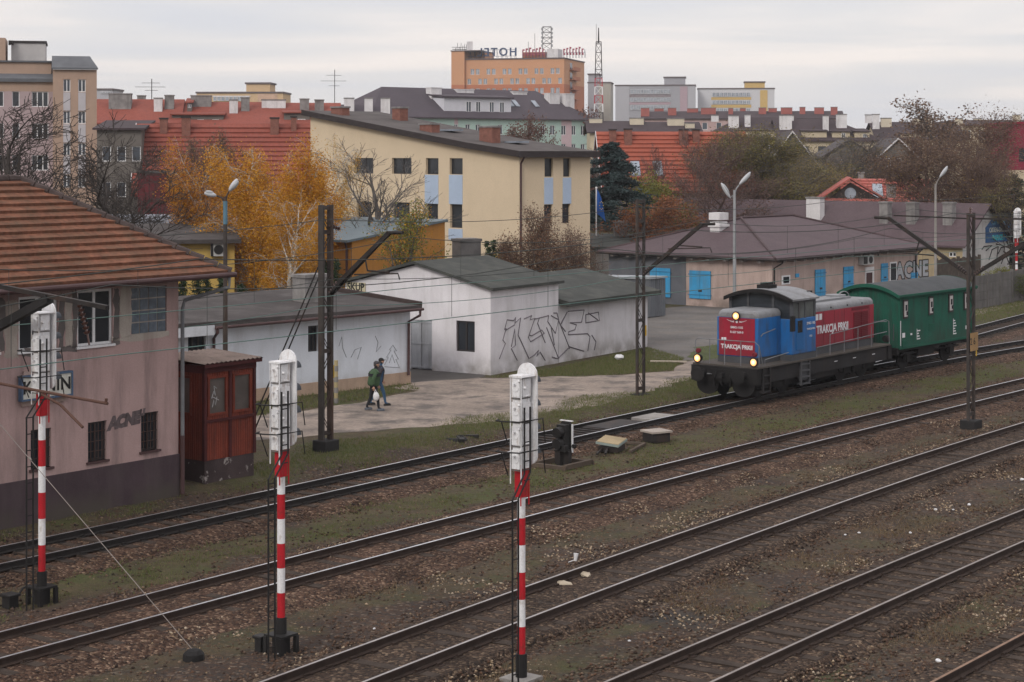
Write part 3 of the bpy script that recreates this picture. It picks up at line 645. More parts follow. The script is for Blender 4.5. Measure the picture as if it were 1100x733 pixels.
mb = MB(); mb.tube([(ov - .1, -ov - .05, ze - .12), (ov - .1, -ov - .05, ze - .4), (.1, -.14, ze - .75), (.06, -.1, ze - 1.0), (.06, -.1, 1.55)], .055, 10); mb.tube([(.06, -.1, 1.6), (.06, -.1, 0)], .06, 10, 1); mb.build('downpipe', [K['grey_paint'], gutter_m], B.root)
# old spray lettering on the wall
graf = mat('spray_dark', (.105, .082, .084), rough=.8, var=.4, scale=6, bump=0)
x, z = B.hit(135, 452, FL, FR); put_text('graffiti', 'ACNE"', .42, graf, B.root, Mf @ Matrix.Translation((x, -.004, z)) @ Matrix.Rotation(R(-4), 4, 'Y') @ FACE, shear=.25, offset=.04, spacing=.92)
# station sign hanging on the wall
SL = B.rect(FL, FR, 19, 405, 73, 427)
sg = thing('station_sign', 'white station name board with blue edge reading KONIN on the pink wall', 'sign', (B.world((FL[0] + SL[0], 0)) + Vector((0, 0, SL[2] - .12))), B.rot)
w, h = SL[1] - SL[0], .60
mb = MB(); mb.box(0, w, -.16, -.05, 0, h); mb.build('board', mat('sign_white', (.55, .55, .50), rough=.6, var=.15, bump=.05, dirt=(.25, .20, .15), dirt_amt=.6), sg)
mb = MB()
for a in ((0, w, -.19, -.17, 0, .03), (0, w, -.19, -.17, h - .03, h), (0, .03, -.19, -.17, .03, h - .03), (w - .03, w, -.19, -.17, .03, h - .03)): mb.box(*a)
mb.box(-.02, 0, -.19, -.05, -.02, h + .02); mb.box(w, w + .02, -.19, -.05, -.02, h + .02); mb.box(0, w, -.19, -.05, -.02, 0); mb.box(0, w, -.19, -.05, h, h + .02)
mb.build('edge', mat('sign_blue', (.07, .11, .18), rough=.6, bump=0), sg)
put_text('lettering', 'KONIN', .44, K['black'], sg, Matrix.Translation((w / 2, -.167, h / 2)) @ FACE, offset=.010, spacing=1.08)
mb = MB(); mb.box(.1, w - .1, -.05, .0, -.16, -.02); mb.build('backing_plate', mat('sign_batten', (.36, .27, .24), bump=.1), sg); mb = MB(); mb.box(.15, w - .2, -.05, 0, h + .02, h + .12); mb.build('backing_plate', mat('sign_batten', (.36, .27, .24), bump=.1), sg)

# ------------------------------------------------------------------ red timber porch beside it
red_wood = mat('red_boards', (.165, .034, .019), rough=.75, var=.25, scale=2, fine=.2, bump=.2, dirt=(.055, .02, .016), dirt_amt=.65, dirt_scale=(5, 5, .5), dirt_lo=.45, dirt_hi=.7)
red_dark = mat('red_dark_frame', (.060, .014, .014), rough=.75, var=.25, bump=.15)
pl2 = mat('porch_plinth', (.055, .040, .040), rough=.95, var=.3, bump=.4, dirt=(.33, .30, .28), dirt_amt=.9, dirt_scale=(2.2, 2.2, 2.2), dirt_lo=.60, dirt_hi=.66)
dusty = mat('dusty_glass', (.075, .062, .055), rough=.35, var=.4, scale=2, bump=0, spec=.5)
o = G(219.7, 517); P_ = Bld('wooden_porch', 'dark red boarded porch with dusty windows beside the pink railway building', 'porch', (o.x, o.y, -.06), 37.5, mats=[red_wood])
PL, PD, PZ0, PZ1 = 1.92, 1.75, .62, 3.3
P_.box('plinth', 0, PL, 0, PD, -.4, PZ0, pl2)
def boards(mb, p0, p1, z0, z1, step=.085):
    M = frame_of(p0, p1); L = (Vector(p1) - Vector(p0)).length; n = max(1, int(L / step))
    for i in range(n): mb.box(L * i / n + .004, L * (i + 1) / n - .004, -.012, .03, z0, z1, 0, M)
mb = MB()
zs, zw0, zw1 = 1.72, 1.86, 2.98
for p0, p1, wins in (((0, 0), (PL, 0), ((.10, .85), (1.07, 1.80))), ((0, PD), (0, 0), ((.5, 1.25),))):
    boards(mb, p0, p1, PZ0, zs); M = frame_of(p0, p1); L = (Vector(p1) - Vector(p0)).length
    mb.box(0, L, .0, .05, zs, PZ1, 0, M) if False else None
    xs = [0] + [q for w in wins for q in w] + [L]
    for i in range(0, len(xs), 2): boards(mb, (Vector(p0).lerp(Vector(p1), xs[i] / L)), (Vector(p0).lerp(Vector(p1), xs[i + 1] / L)), zs, PZ1)
    for a, b in wins:
        boards(mb, Vector(p0).lerp(Vector(p1), a / L), Vector(p0).lerp(Vector(p1), b / L), zw1, PZ1); boards(mb, Vector(p0).lerp(Vector(p1), a / L), Vector(p0).lerp(Vector(p1), b / L), zs, zw0)
mb.box(.0, PL, PD - .04, PD, PZ0, PZ1); mb.box(PL - .04, PL, .04, PD - .04, PZ0, PZ1)
mb.build('wall', red_wood, P_.root)
for p0, p1, wins in (((0, 0), (PL, 0), ((.10, .85), (1.07, 1.80))), ((0, PD), (0, 0), ((.5, 1.25),))):
    M = frame_of(p0, p1)
    for a, b in wins:
        m2 = MB(); t = .07
        for q in ((a, b, -.04, .04, zw0, zw0 + t), (a, b, -.04, .04, zw1 - t, zw1), (a, a + t, -.04, .04, zw0 + t, zw1 - t), (b - t, b, -.04, .04, zw0 + t, zw1 - t)): m2.box(*q, 0, M)
        fr = m2.build('window', red_wood, P_.root); m2 = MB(); m2.box(a + .03, b - .03, .01, .03, zw0 + .03, zw1 - .03, 0, M); m2.build('pane', dusty, fr)
mb = MB()
for x, y in ((0, 0), (PL, 0), (0, PD), (.96, 0)): mb.box(x - .05, x + .05, y - .05, y + .05, PZ0, PZ1)
mb.box(-.05, PL + .05, -.055, .04, zs - .04, zs + .04); mb.box(-.05, PL + .05, -.06, .04, PZ1 - .22, PZ1); mb.box(-.055, .04, .05, PD, PZ1 - .22, PZ1)
mb.build('frame', red_dark, P_.root)
mb = MB(); n = 26; vs = []
for i in range(n + 1): x = -.18 + (PL + .36) * i / n; z = PZ1 + .06 + (.035 if i % 2 else 0); vs += [(x, -.22, z), (x, PD + .1, z + .12)]
mb.add(vs, [(2 * i, 2 * i + 2, 2 * i + 3, 2 * i + 1) for i in range(n)]); mb.add([(x, y, z - .012) for x, y, z in vs], [(2 * i + 1, 2 * i + 3, 2 * i + 2, 2 * i) for i in range(n)])
mb.box(-.16, PL + .16, -.19, -.12, PZ1 - .05, PZ1 + .055, 1)
mb.build('corrugated_roof', [mat('corrugated_sheet', (.26, .20, .17), rough=.8, var=.3, bump=.2, dirt=(.10, .075, .06), dirt_amt=.6), red_dark], P_.root)
mb = MB(); M = frame_of((0, 0), (PL, 0))
for pts in ([(.30, 2.1), (.36, 2.3), (.42, 2.15), (.48, 2.38)], [(.28, 2.35), (.36, 2.55), (.42, 2.42), (.36, 2.7), (.46, 2.62)], [(.33, 2.38), (.55, 2.28)]): mb.tube([M @ Vector((x, -.006 + .014, z)) for x, z in pts], .012, 5)
mb.build('graffiti', mat('spray_white', (.42, .42, .42), bump=0), P_.root)

# ------------------------------------------------------------------ white sheds of the scrap yard
white_blue = mat('bluish_white_render', (.58, .61, .66), rough=.95, var=.07, fine=.05, bump=.25, bscale=50, dirt=(.42, .43, .45), dirt_amt=.6, low=((.27, .25, .23), .7))
white_wall = mat('white_render', (.63, .61, .63), rough=.95, var=.08, fine=.05, bump=.25, bscale=50, dirt=(.45, .43, .43), dirt_amt=.6, low=((.23, .21, .19), .9))
peach = mat('peach_plinth', (.37, .27, .20), rough=.95, var=.15, bump=.2, dirt=(.2, .15, .12), dirt_amt=.5)
felt = mat('roofing_felt', (.060, .053, .052), rough=.95, var=.22, scale=.8, fine=.15, bump=.2, dirt=(.13, .12, .115), dirt_amt=.5, dirt_scale=(.7, .7, .7))
felt_g = mat('green_grey_felt', (.050, .053, .049), rough=.95, var=.2, scale=.8, fine=.15, bump=.2, dirt=(.115, .115, .10), dirt_amt=.5, dirt_scale=(.7, .7, .7))
o = G(440.6, 410.5)
S1 = Bld('low_shed', 'low bluish white shed with a flat dark roof and peach plinth beside the lane', 'shed', o, 45, mats=[white_blue, peach])
L = 15; a, b = (-L, 0), (0, 0)
w1, w0 = S1.rect(a, b, 331, 350, 342, 378), S1.rect(a, b, 202, 358, 221, 378)
S1.wall(a, b, .42, 3.0, [w1, w0], 0, rev=.2); S1.wall(b, (0, 6), .42, 3.0); S1.wall((0, 6), (-L, 6), .42, 3.0); S1.wall((-L, 6), a, .42, 3.0); S1.done()
S1.box('plinth', -L - .02, .02, -.02, 6.02, -.4, .42, peach)
for h in (w1, w0): S1.win(a, b, h, 'd3', .14)
mb = MB(); mb.prism([(-L - .3, -.55, 2.98), (.15, -.55, 2.98), (.15, 6.3, 3.36), (-L - .3, 6.3, 3.36)], (0, 0, .13)); rf = mb.build('roof', felt, S1.root)
mb = MB(); mb.prism([(.02, -.55, 3.10), (.16, -.55, 3.10), (.16, 6.3, 3.50), (.02, 6.3, 3.50)], (0, 0, .16)); mb.build('verge', mat('verge_brown', (.050, .036, .034), bump=.1), rf)
S1.box('fascia', -L - .3, -10.0, -.56, -.50, 2.62, 2.98, mat('fascia_white', (.48, .50, .53), bump=.1, dirt=(.3, .3, .3), dirt_amt=.5))
mb = MB(); mb.tube([(-10, -.62, 2.88), (.15, -.62, 2.96)], .06, 10); mb.build('gutter', gutter_m, S1.root)
mb = MB(); mb.tube([(.0, -.6, 2.9), (.0, -.6, 2.72), (-.16, -.1, 2.45), (-.16, -.08, .3)], .055, 10); mb.build('downpipe', gutter_m, S1.root); mb = MB(); mb.tube([(-9.9, -.6, 2.86), (-9.9, -.6, 2.7), (-9.7, -.1, 2.45), (-9.7, -.08, .1)], .055, 10); mb.build('downpipe', gutter_m, S1.root)
cx = S1.hit(337, 330, (-L, 2.4), (0, 2.4))[0] - L; S1.chimney(cx - .6, 2.2, 1.25, .8, 3.1, 4.25, K['render_grey'])
mb = MB(); Ms = frame_of(a, b); gl = mat('spray_thin_grey', (.24, .25, .27), bump=0)
def traced(bld, p0, p1, lines, rad, m, name='graffiti', dy=-.006, flat=None):
    Mx = frame_of(p0, p1); mm = MB()
    for ln in lines: mm.tube([Mx @ Vector((bld.hit(x, y, p0, p1)[0], dy, bld.hit(x, y, p0, p1)[1])) for x, y in ln], rad, 5)
    return mm.build(name, m, bld.root)
traced(S1, a, b, [[(413, 392), (417, 384), (415, 384), (420, 376), (418, 376), (422, 371), (426, 377), (423, 377), (428, 386), (425, 386), (429, 395), (413, 394)], [(418, 390), (421, 381), (424, 390)], [(403, 361), (406, 368), (404, 378), (409, 372)], [(364, 372), (367, 362), (368, 374), (372, 384)], [(377, 384), (381, 376), (388, 373), (384, 386)]], .013, gl)

o = G(527, 402); PH2 = 33.0
S2 = Bld('gabled_shed', 'white gabled shed with SKUP banner, grey double gate and dark window', 'shed', o, PH2, mats=[white_wall])
D2, L2, e2, r2 = 7.67, 5.4, 3.5, 4.42
GL, GR = (0, D2), (0, 0)
gate = S2.rect(GL, GR, 441, 344, 464, 399); wn2 = S2.rect(GL, GR, 490, 345, 510, 378); gate = (gate[0], gate[1], -.05, gate[3])
S2.wall(GL, GR, -.4, e2, [gate, wn2], 0, rev=.16); S2.wall(GR, (L2, 0), -.4, e2); S2.wall((L2, 0), (L2, D2), -.4, e2); S2.wall((L2, D2), GL, -.4, e2); S2.gables(L2, D2, e2, r2); S2.done()
mb = MB()
for p in ([(-.25, -.25, e2 - .02), (L2 + .1, -.25, e2 - .02), (L2 + .1, D2 / 2, r2 + .06), (-.25, D2 / 2, r2 + .06)], [(L2 + .1, D2 + .25, e2 - .02), (-.25, D2 + .25, e2 - .02), (-.25, D2 / 2, r2 + .06), (L2 + .1, D2 / 2, r2 + .06)]): mb.prism(p, (0, 0, .12))
mb.build('roof', felt_g, S2.root)
w = S2.win(GL, GR, wn2, 'd2', .1); Mg = frame_of(GL, GR)
mb = MB(); gw, gh = gate[1] - gate[0], gate[3]
for i in range(2): mb.box(gate[0] + gw * i / 2 + .02, gate[0] + gw * (i + 1) / 2 - .02, .04, .10, 0, gh, 0, Mg)
for z in (.05, gh * .5, gh - .12): mb.box(gate[0] + .02, gate[1] - .02, .02, .045, z, z + .07, 0, Mg)
mb.build('gate', mat('gate_grey', (.34, .35, .375), rough=.6, var=.12, bump=.1, dirt=(.12, .115, .11), dirt_amt=.5), S2.root)
mb = MB(); skx = S2.rect(GL, GR, 373, 303.5, 393, 317)
bn = thing('shop_banner', 'pale banner reading SKUP in black over a yellow stripe on the shed gable', 'banner', S2.world((0, D2 - skx[0])) + Vector((0, 0, skx[2])), head(PH2) - R(90))
bw, bh = skx[1] - skx[0], skx[3] - skx[2]
mb.box(0, bw, -.05, -.01, 0, bh); mb.build('panel', mat('banner_cloth', (.52, .47, .33), bump=.05, var=.1), bn)
mb = MB(); mb.box(.02, bw - .02, -.06, -.052, .12 * bh, .30 * bh); mb.build('stripe', mat('banner_yellow', (.55, .40, .05), bump=0), bn)
put_text('lettering', 'SKUP', bh * .86, K['black'], bn, Matrix.Translation((bw / 2, -.056, bh * .62)) @ FACE, offset=.014, sx=.84)
S3 = Bld('long_shed', 'lower white shed with outlined graffiti and a dark low roof beside the lane', 'shed', S2.world((L2 + .12, .05)), PH2, mats=[white_wall])
L3, D3, e3, r3 = 8.1, 7.5, 2.52, 3.28
S3.walls(L3, D3, -.4, e3); S3.gables(L3, D3, e3, r3); S3.done()
mb = MB()
for p in ([(-.02, -.55, e3 - .08), (L3 + .35, -.55, e3 - .08), (L3 + .35, D3 / 2, r3 + .08), (-.02, D3 / 2, r3 + .08)], [(L3 + .35, D3 + .4, e3 - .08), (-.02, D3 + .4, e3 - .08), (-.02, D3 / 2, r3 + .08), (L3 + .35, D3 / 2, r3 + .08)]): mb.prism(p, (0, 0, .22))
mb.build('roof', felt_g, S3.root)
# the outlined letters run over both long walls
gr_line = mat('spray_outline', (.15, .135, .15), bump=0, var=.3)
def cr(pts): return [(520 + x / 5.5, 300 + y / 5.5) for x, y in pts]
LT = [[(90, 470), (125, 380), (110, 360), (130, 290), (120, 300), (135, 240), (175, 245), (185, 225), (180, 262), (215, 228), (200, 330), (265, 470)], [(130, 300), (180, 270)], [(160, 400), (180, 295), (185, 390), (160, 410), (195, 480)],
      [(235, 235), (280, 215), (270, 240), (300, 230), (260, 345), (275, 370), (355, 320), (340, 300), (280, 335), (265, 330)], [(300, 235), (325, 230), (315, 260), (360, 375)], [(325, 230), (380, 215), (375, 250), (420, 320), (440, 240), (395, 215)], [(368, 285), (440, 470)], [(410, 200), (430, 200), (440, 245), (505, 410)], [(395, 285), (415, 390)],
      [(455, 265), (490, 195), (465, 240), (450, 270), (480, 310)], [(495, 190), (590, 182), (575, 255), (505, 258), (545, 270), (535, 300), (500, 310), (495, 328), (610, 322)], [(600, 210), (675, 195), (680, 245), (600, 258), (600, 210)], [(615, 200), (670, 240)], [(610, 322), (625, 340), (612, 425)], [(635, 330), (660, 370), (650, 420)], [(505, 400), (590, 425)], [(505, 400), (435, 470), (400, 460)], [(270, 465), (300, 445), (320, 420), (310, 455), (330, 430), (360, 480)]]
p2 = ((0, 0), (L2, 0)); p3 = ((0, 0), (L3, 0)); xj = 600.3
left = []; right = []
for ln in LT:
    pts = cr(ln); cur = []; side = pts[0][0] < xj
    for i, p in enumerate(pts):
        sd_ = p[0] < xj
        if sd_ != side and cur:
            q = pts[i - 1]; t_ = (xj - q[0]) / (p[0] - q[0]); c_ = (xj, q[1] + t_ * (p[1] - q[1])); cur.append(c_); (left if side else right).append(cur); cur = [c_]; side = sd_
        cur.append(p)
    (left if side else right).append(cur)
traced(S2, *p2, [l for l in left if len(l) > 1], .027, gr_line); traced(S3, *p3, [l for l in right if len(l) > 1], .027, gr_line)

# grey sheet metal garage behind the long shed
o = G(698, 341); GA = Bld('metal_garage', 'grey sheet metal garage with a flat roof behind the graffiti wall', 'garage', o, 37.5, mats=[K['grey_paint']])
ml = mat('garage_sheet', (.125, .135, .15), rough=.6, var=.15, bump=.1, dirt=(.06, .055, .055), dirt_amt=.5)
mb = MB()
for p0, p1 in (((0, 0), (1.6, 0)), ((1.6, 0), (1.6, 4)), ((1.6, 4), (0, 4)), ((0, 4), (0, 0))):
    M = frame_of(p0, p1); Lg = (Vector(p1) - Vector(p0)).length; n = max(2, int(Lg / .2))
    for i in range(n): mb.box(Lg * i / n, Lg * (i + .5) / n, -.02, .03, 0, 2.1, 0, M); mb.box(Lg * (i + .5) / n, Lg * (i + 1) / n, .0, .03, 0, 2.1, 0, M)
mb.build('wall', ml, GA.root); GA.roof([[(-.1, -.1, 2.24), (1.7, -.1, 2.24), (1.7, 4.1, 2.14), (-.1, 4.1, 2.14)]], mat('garage_roof', (.30, .32, .34), bump=.1), .1)
# concrete block standing behind the gabled shed
o = Q(495, 281, 101); CB = thing('concrete_chimney', 'blocky grey concrete chimney behind the gabled white shed', 'chimney', (o.x, o.y, 0), head(60))
mb = MB(); mb.box(0, 1.25, 0, 1.0, 0, 4.4); mb.box(-.05, 1.3, -.05, 1.05, 4.4, 4.55); mb.build('shaft', mat('sooty_concrete', (.10, .095, .095), var=.3, bump=.3), CB); mb = MB(); mb.box(.15, 1.1, .15, .85, 4.55, 4.58); mb.box(-1.3, 1.5, -.3, 1.3, 0, 3.2); mb.build('base', K['concrete'], CB)

# ------------------------------------------------------------------ brown-roofed warehouses
brown_roof = mat('brown_sheet_roof', (.080, .056, .062), rough=.75, var=.12, scale=.5, fine=.12, fscale=6, bump=.15, dirt=(.105, .080, .082), dirt_amt=.4, dirt_scale=(.6, .6, .6))
ware_wall = mat('warehouse_render', (.41, .315, .28), rough=.95, var=.14, scale=.7, bump=.25, dirt=(.27, .205, .18), dirt_amt=.7, low=((.15, .12, .10), 1.5))
ware_grey = mat('warehouse_grey', (.105, .110, .125), rough=.9, var=.15, bump=.2, dirt=(.17, .16, .155), dirt_amt=.4)
blue_sh = mat('blue_shutter', (.045, .27, .50), rough=.6, var=.12, scale=1.5, bump=.1, dirt=(.10, .17, .22), dirt_amt=.6)
o = (15.3, 109.5)
A = Bld('warehouse', 'long low warehouse with mauve-brown hip roof and bright blue shutters behind the locomotive', 'warehouse', o, 40, mats=[ware_wall, ware_grey])
LW, DW, EW, RW = 18.0, 12.0, 3.05, 5.1
LFa, LFb = (0, DW), (0, 0)
split = A.hit(737, 300, LFa, LFb)[0]
A.wall(LFa, LFb, -.4, EW, (), 0)
A.wall((0, 0), (LW, 0), -.4, EW); A.wall((LW, 0), (LW, DW), -.1, EW); A.wall((LW, DW), (0, DW), -.1, EW); A.done()
M = frame_of(LFa, LFb)
mb = MB(); mb.box(0, split, -.03, 0, -.1, EW - .02, 0, M); mb.build('grey_painted_wall', ware_grey, A.root)
def shutter(p0, p1, l, t, r, b, leaves=2, dy=0):
    x0, x1, z0, z1 = A.rect(p0, p1, l, t, r, b); Mx = frame_of(p0, p1); mb = MB(); n = leaves
    for i in range(n): mb.box(x0 + (x1 - x0) * i / n + .01, x0 + (x1 - x0) * (i + 1) / n - .01, -.07 - dy, -.02 - dy, z0, z1, 0, Mx)
    for z in (z0 + .2, z1 - .25): mb.box(x0 - .08, x1 + .08, -.085 - dy, -.072 - dy, z, z + .05, 1, Mx)
    mb.box((x0 + x1) / 2 - .1, (x0 + x1) / 2 + .15, -.10 - dy, -.072 - dy, z0 + (z1 - z0) * .25, z0 + (z1 - z0) * .32, 2, Mx)
    return mb.build('shutter', [blue_sh, mat('shutter_strap', (.04, .16, .28), bump=0), K['dark_frame']], A.root)
shutter(LFa, LFb, 699, 288, 721, 319, dy=.04); shutter(LFa, LFb, 741, 291, 764, 321)
FA, FB = (0, 0), (LW, 0)
shutter(FA, FB, 875, 289.5, 886, 318); shutter(FA, FB, 905.5, 286.5, 916, 309); shutter(FA, FB, 946, 283, 953, 304, 1); shutter(FA, FB, 978, 293, 985, 305, 1)
def panel(name, l, t, r, b, m, dy=-.03, th=.03, p0=FA, p1=FB): x0, x1, z0, z1 = A.rect(p0, p1, l, t, r, b); mb = MB(); mb.box(x0, x1, dy - th, dy, z0, z1, 0, frame_of(p0, p1)); return mb.build(name, m, A.root)
dr = panel('door', 930, 293, 936, 314, mat('door_brown', (.06, .03, .03), bump=.1), -.05)
panel('door_surround', 929, 287, 938.5, 316, K['render_white'], 0, .04)
panel('window', 956.5, 283, 962, 301, K['glass'], -.035, .02); panel('window_surround', 955.5, 281.5, 963, 302.5, K['white_frame'], 0, .03)
panel('window', 841, 297.5, 847, 304, K['glass'], -.035, .02); panel('window_surround', 839.5, 296, 848.5, 305.5, K['white_frame'], 0, .03)
panel('hatch', 854, 294, 858, 298, blue_sh, 0, .04)
x0, x1, z0, z1 = A.rect(FA, FB, 922, 274, 933, 284); Mx = frame_of(FA, FB)
ac = thing('air_conditioner', 'white air conditioner box under the warehouse eave above the brown door', 'air conditioner', A.world((x0, -.38)) + Vector((0, 0, z0)), A.rot)
mb = MB(); mb.box(0, x1 - x0, 0, .36, 0, z1 - z0); mb.build('case', mat('ac_case', (.42, .42, .41), bump=0), ac); mb = MB(); mb.lathe([(.22, -.02), (.24, -.03), (.22, -.01)], ((x1 - x0) * .68, 0, (z1 - z0) / 2), 'y', 16); mb.box(0, (x1 - x0) * .38, -.012, -.003, .05, z1 - z0 - .05, 0); mb.build('fan_grille', K['black'], ac)
xg = A.rect(FA, FB, 964, 282, 995, 299)
Mg_ = frame_of(FA, FB) @ Matrix.Translation(((xg[0] + xg[1]) / 2, -.012, (xg[2] + xg[3]) / 2)) @ FACE
gs = (xg[3] - xg[2]) * 1.32; sxx = (xg[1] - xg[0]) / (gs * 2.55)
put_text('graffiti_outline', 'ACNE', gs, K['black'], A.root, Mg_, sx=sxx, offset=.13, spacing=1.12); put_text('graffiti', 'ACNE', gs, mat('spray_silver', (.36, .37, .39), bump=0), A.root, Mg_ @ Matrix.Translation((0, 0, .006)), sx=sxx, offset=.055, spacing=1.12)  # larger black letters behind give the silver ones their outline
A.hip(LW, DW, EW + .02, RW, .55, brown_roof, .12)
mb = MB()
for i in range(16): x = .5 + i * 1.13; mb.box(x, x + .22, -.5, -.02, EW - .28, EW - .1)
for i in range(10): y = .5 + i * 1.2; mb.box(-.5, -.02, y, y + .22, EW - .28, EW - .1)
mb.build('rafter_ends', mat('rafter_ends', (.22, .20, .19), bump=.1), A.root)
mb = MB(); mb.tube([(-.55, -.62, EW - .1), (LW + .5, -.62, EW - .08)], .06, 8); mb.tube([(-.62, -.6, EW - .1), (-.62, DW + .5, EW - .08)], .06, 8); mb.build('gutter', K['dark_steel'], A.root)
mb = MB(); mb.tube([(.25, -.6, EW - .1), (.25, -.55, EW - .3), (.12, -.08, EW - .6), (.12, -.08, .1)], .05, 8); mb.build('downpipe', K['dark_steel'], A.root); mb = MB(); mb.tube([(LW - .4, -.6, EW - .1), (LW - .4, -.08, EW - .6), (LW - .4, -.08, .1)], .05, 8); mb.build('downpipe', K['dark_steel'], A.root)
mb = MB()
for r0_, r1_ in (((-.55, -.55, EW), (5.9, 6, RW + .04)), ((LW + .55, -.55, EW), (LW - 5.9, 6, RW + .04)), ((5.9, 6, RW + .04), (LW - 5.9, 6, RW + .04)), ((-.55, DW + .55, EW), (5.9, 6, RW + .04))): mb.tube([r0_, r1_], .08, 6)
mb.build('ridge_caps', mat('ridge_brown', (.07, .048, .05), bump=0), A.root)
# white double vent on the left slope
p = Q(772, 241, 116.5); vx, vy = p.x - o[0], p.y - o[1]; c_, s_ = math.cos(A.rot), math.sin(A.rot); lx, ly = vx * c_ + vy * s_, -vx * s_ + vy * c_
mb = MB(); mb.box(lx - .45, lx + .45, ly - .35, ly + .35, 3.6, 4.95); mb.box(lx - .55, lx + .55, ly - .45, ly + .45, 4.62, 4.78); mb.box(lx - .5, lx + .5, ly - .4, ly + .4, 5.05, 5.5); mb.build('chimney', K['render_white'], A.root)

o2 = Q(1034, 262, 136.5)
WB = Bld('gabled_warehouse', 'long brown-roofed warehouse whose white gable carries the blue shop sign at the right', 'warehouse', (o2.x, o2.y), 40, mats=[mat('gable_render', (.42, .41, .40), bump=.2, dirt=(.28, .27, .26), dirt_amt=.6, low=((.2, .19, .18), 1.)), mat('yellow_side', (.36, .29, .18), bump=.2, dirt=(.22, .18, .13), dirt_amt=.5)])
LG, DG = 7.8, 36.0; eg, rg = 2.6, 5.35
hw2 = WB.rect((0, DG), (0, 0), 1019, 271, 1027, 276)
WB.wall((0, 0), (LG, 0), -.1, eg, (), 0); WB.wall((0, DG), (0, 0), -.1, eg, [hw2], 1); WB.wall((LG, 0), (LG, DG), -.1, eg, (), 0); WB.wall((LG, DG), (0, DG), -.1, eg, (), 0)
WB.tri([(0, 0, eg), (LG, 0, eg), (LG / 2, 0, rg)], 0); WB.tri([(LG, DG, eg), (0, DG, eg), (LG / 2, DG, rg)], 0); WB.done(); WB.win((0, DG), (0, 0), hw2, 'w2')
WB.roof([[(-.4, -.4, eg - .18), (LG / 2, -.4, rg + .1), (LG / 2, DG + .4, rg + .1), (-.4, DG + .4, eg - .18)], [(LG + .4, DG + .4, eg - .18), (LG / 2, DG + .4, rg + .1), (LG / 2, -.4, rg + .1), (LG + .4, -.4, eg - .18)]], brown_roof, .14)
for px, w_, h_, cm in ((875.5, 1.25, 1.0, 'render_white'), (951, .7, .75, 'render_grey'), (980, .75, .75, 'render_grey'), (1019.5, .75, .8, 'render_grey')):
    t_ = WB.hit(px, 220, (1.9, DG), (1.9, 0))[0]; WB.chimney(1.6, DG - t_ - w_ / 2, .7, w_, 3.6, 5.0 + h_ - .35, K[cm])
bs = WB.rect((0, 0), (LG, 0), 1058.5, 234, 1085.5, 260); Mx = frame_of((0, 0), (LG, 0))
sgn = thing('shop_sign', 'blue painted shop sign with three lines of lettering on the white gable', 'sign', WB.world((bs[0], 0)) + Vector((0, 0, bs[2])), WB.rot)
w_, h_ = bs[1] - bs[0], bs[3] - bs[2]
mb = MB(); mb.prism([(0, -.05, 0), (w_, -.05, 0), (w_, -.05, h_ * .66), (w_ * .72, -.05, h_), (w_ * .28, -.05, h_), (0, -.05, h_ * .62)], (0, .045, 0)); mb.build('board', mat('sign_board_blue', (.025, .09, .22), rough=.5, bump=0), sgn)
for s_, zf, hf, m_l in (('CENTRUM', .82, .23, mat('sign_letters_cyan', (.16, .38, .55), bump=0)), ('OKIEN-DRZWI', .50, .24, mat('sign_letters_cream', (.48, .50, .42), bump=0)), ('PARKIET', .17, .27, mat('sign_letters_green', (.05, .42, .45), bump=0))):
    n_ = len(s_); put_text('lettering', s_, h_ * hf * 1.15, m_l, sgn, Matrix.Translation((w_ / 2, -.056, h_ * zf)) @ FACE, sx=min(1, (w_ * .86) / (n_ * h_ * hf * .80)), offset=.012)
mb = MB(); mb.box(.02, w_ - .02, -.062, -.052, h_ * .335, h_ * .345); mb.box(.02, w_ - .02, -.062, -.052, h_ * .65, h_ * .66); mb.build('divider', K['black'], sgn)
def crz(pts): return [(1000 + x / 4.58, 170 + y / 4.58) for x, y in pts]
traced(WB, (0, 0), (LG, 0), [crz(l) for l in ([(285, 500), (300, 450), (330, 435), (320, 520)], [(330, 470), (345, 440), (390, 430), (405, 470), (400, 530)], [(345, 520), (365, 470), (385, 520)], [(250, 450), (260, 435), (300, 430), (270, 455)])], .05, K['black'])
# further brown hip roof and small flat roofs left of the mast
o3 = Q(722, 240, 158)
W3 = Bld('far_warehouse', 'low building with a mauve hip roof behind the grey flat roofs and blue flag', 'warehouse', (o3.x - 8, o3.y), 92, mats=[ware_wall]); W3.walls(12, 9, 0, 3.3); W3.done(); W3.hip(12, 9, 3.3, 5.5, .4, brown_roof, hip1=True)
o4 = Q(655, 262, 138)
FLT = Bld('flat_annex', 'low cream annex with grey flat roofs between the beige block and the warehouse', 'annex', (o4.x - 1.5, o4.y), 84, mats=[mat('cream_annex', (.44, .40, .29), bump=.2, dirt=(.28, .26, .2), dirt_amt=.4)])
FLT.walls(4.6, 8, 0, 3.5); FLT.done(); FLT.roof([[(-.3, -.3, 3.9), (4.9, -.3, 3.7), (4.9, 8.3, 3.9), (-.3, 8.3, 4.1)]], felt_g, .35); 
FL2 = Bld('flat_shed', 'grey felt-roofed shed in front of the cream annex, beside the brown shrub', 'shed', (Q(648, 262, 126).x - .5, 126), 84, mats=[K['concrete']]); FL2.walls(5.2, 7, 0, 2.6); FL2.done(); FL2.roof([[(-.3, -.3, 2.9), (5.5, -.3, 2.8), (5.5, 7.3, 3.4), (-.3, 7.3, 3.5)]], felt_g, .15)
FL2.chimney(2.2, 5.5, .9, .7, 3.2, 4.3, K['render_grey'])

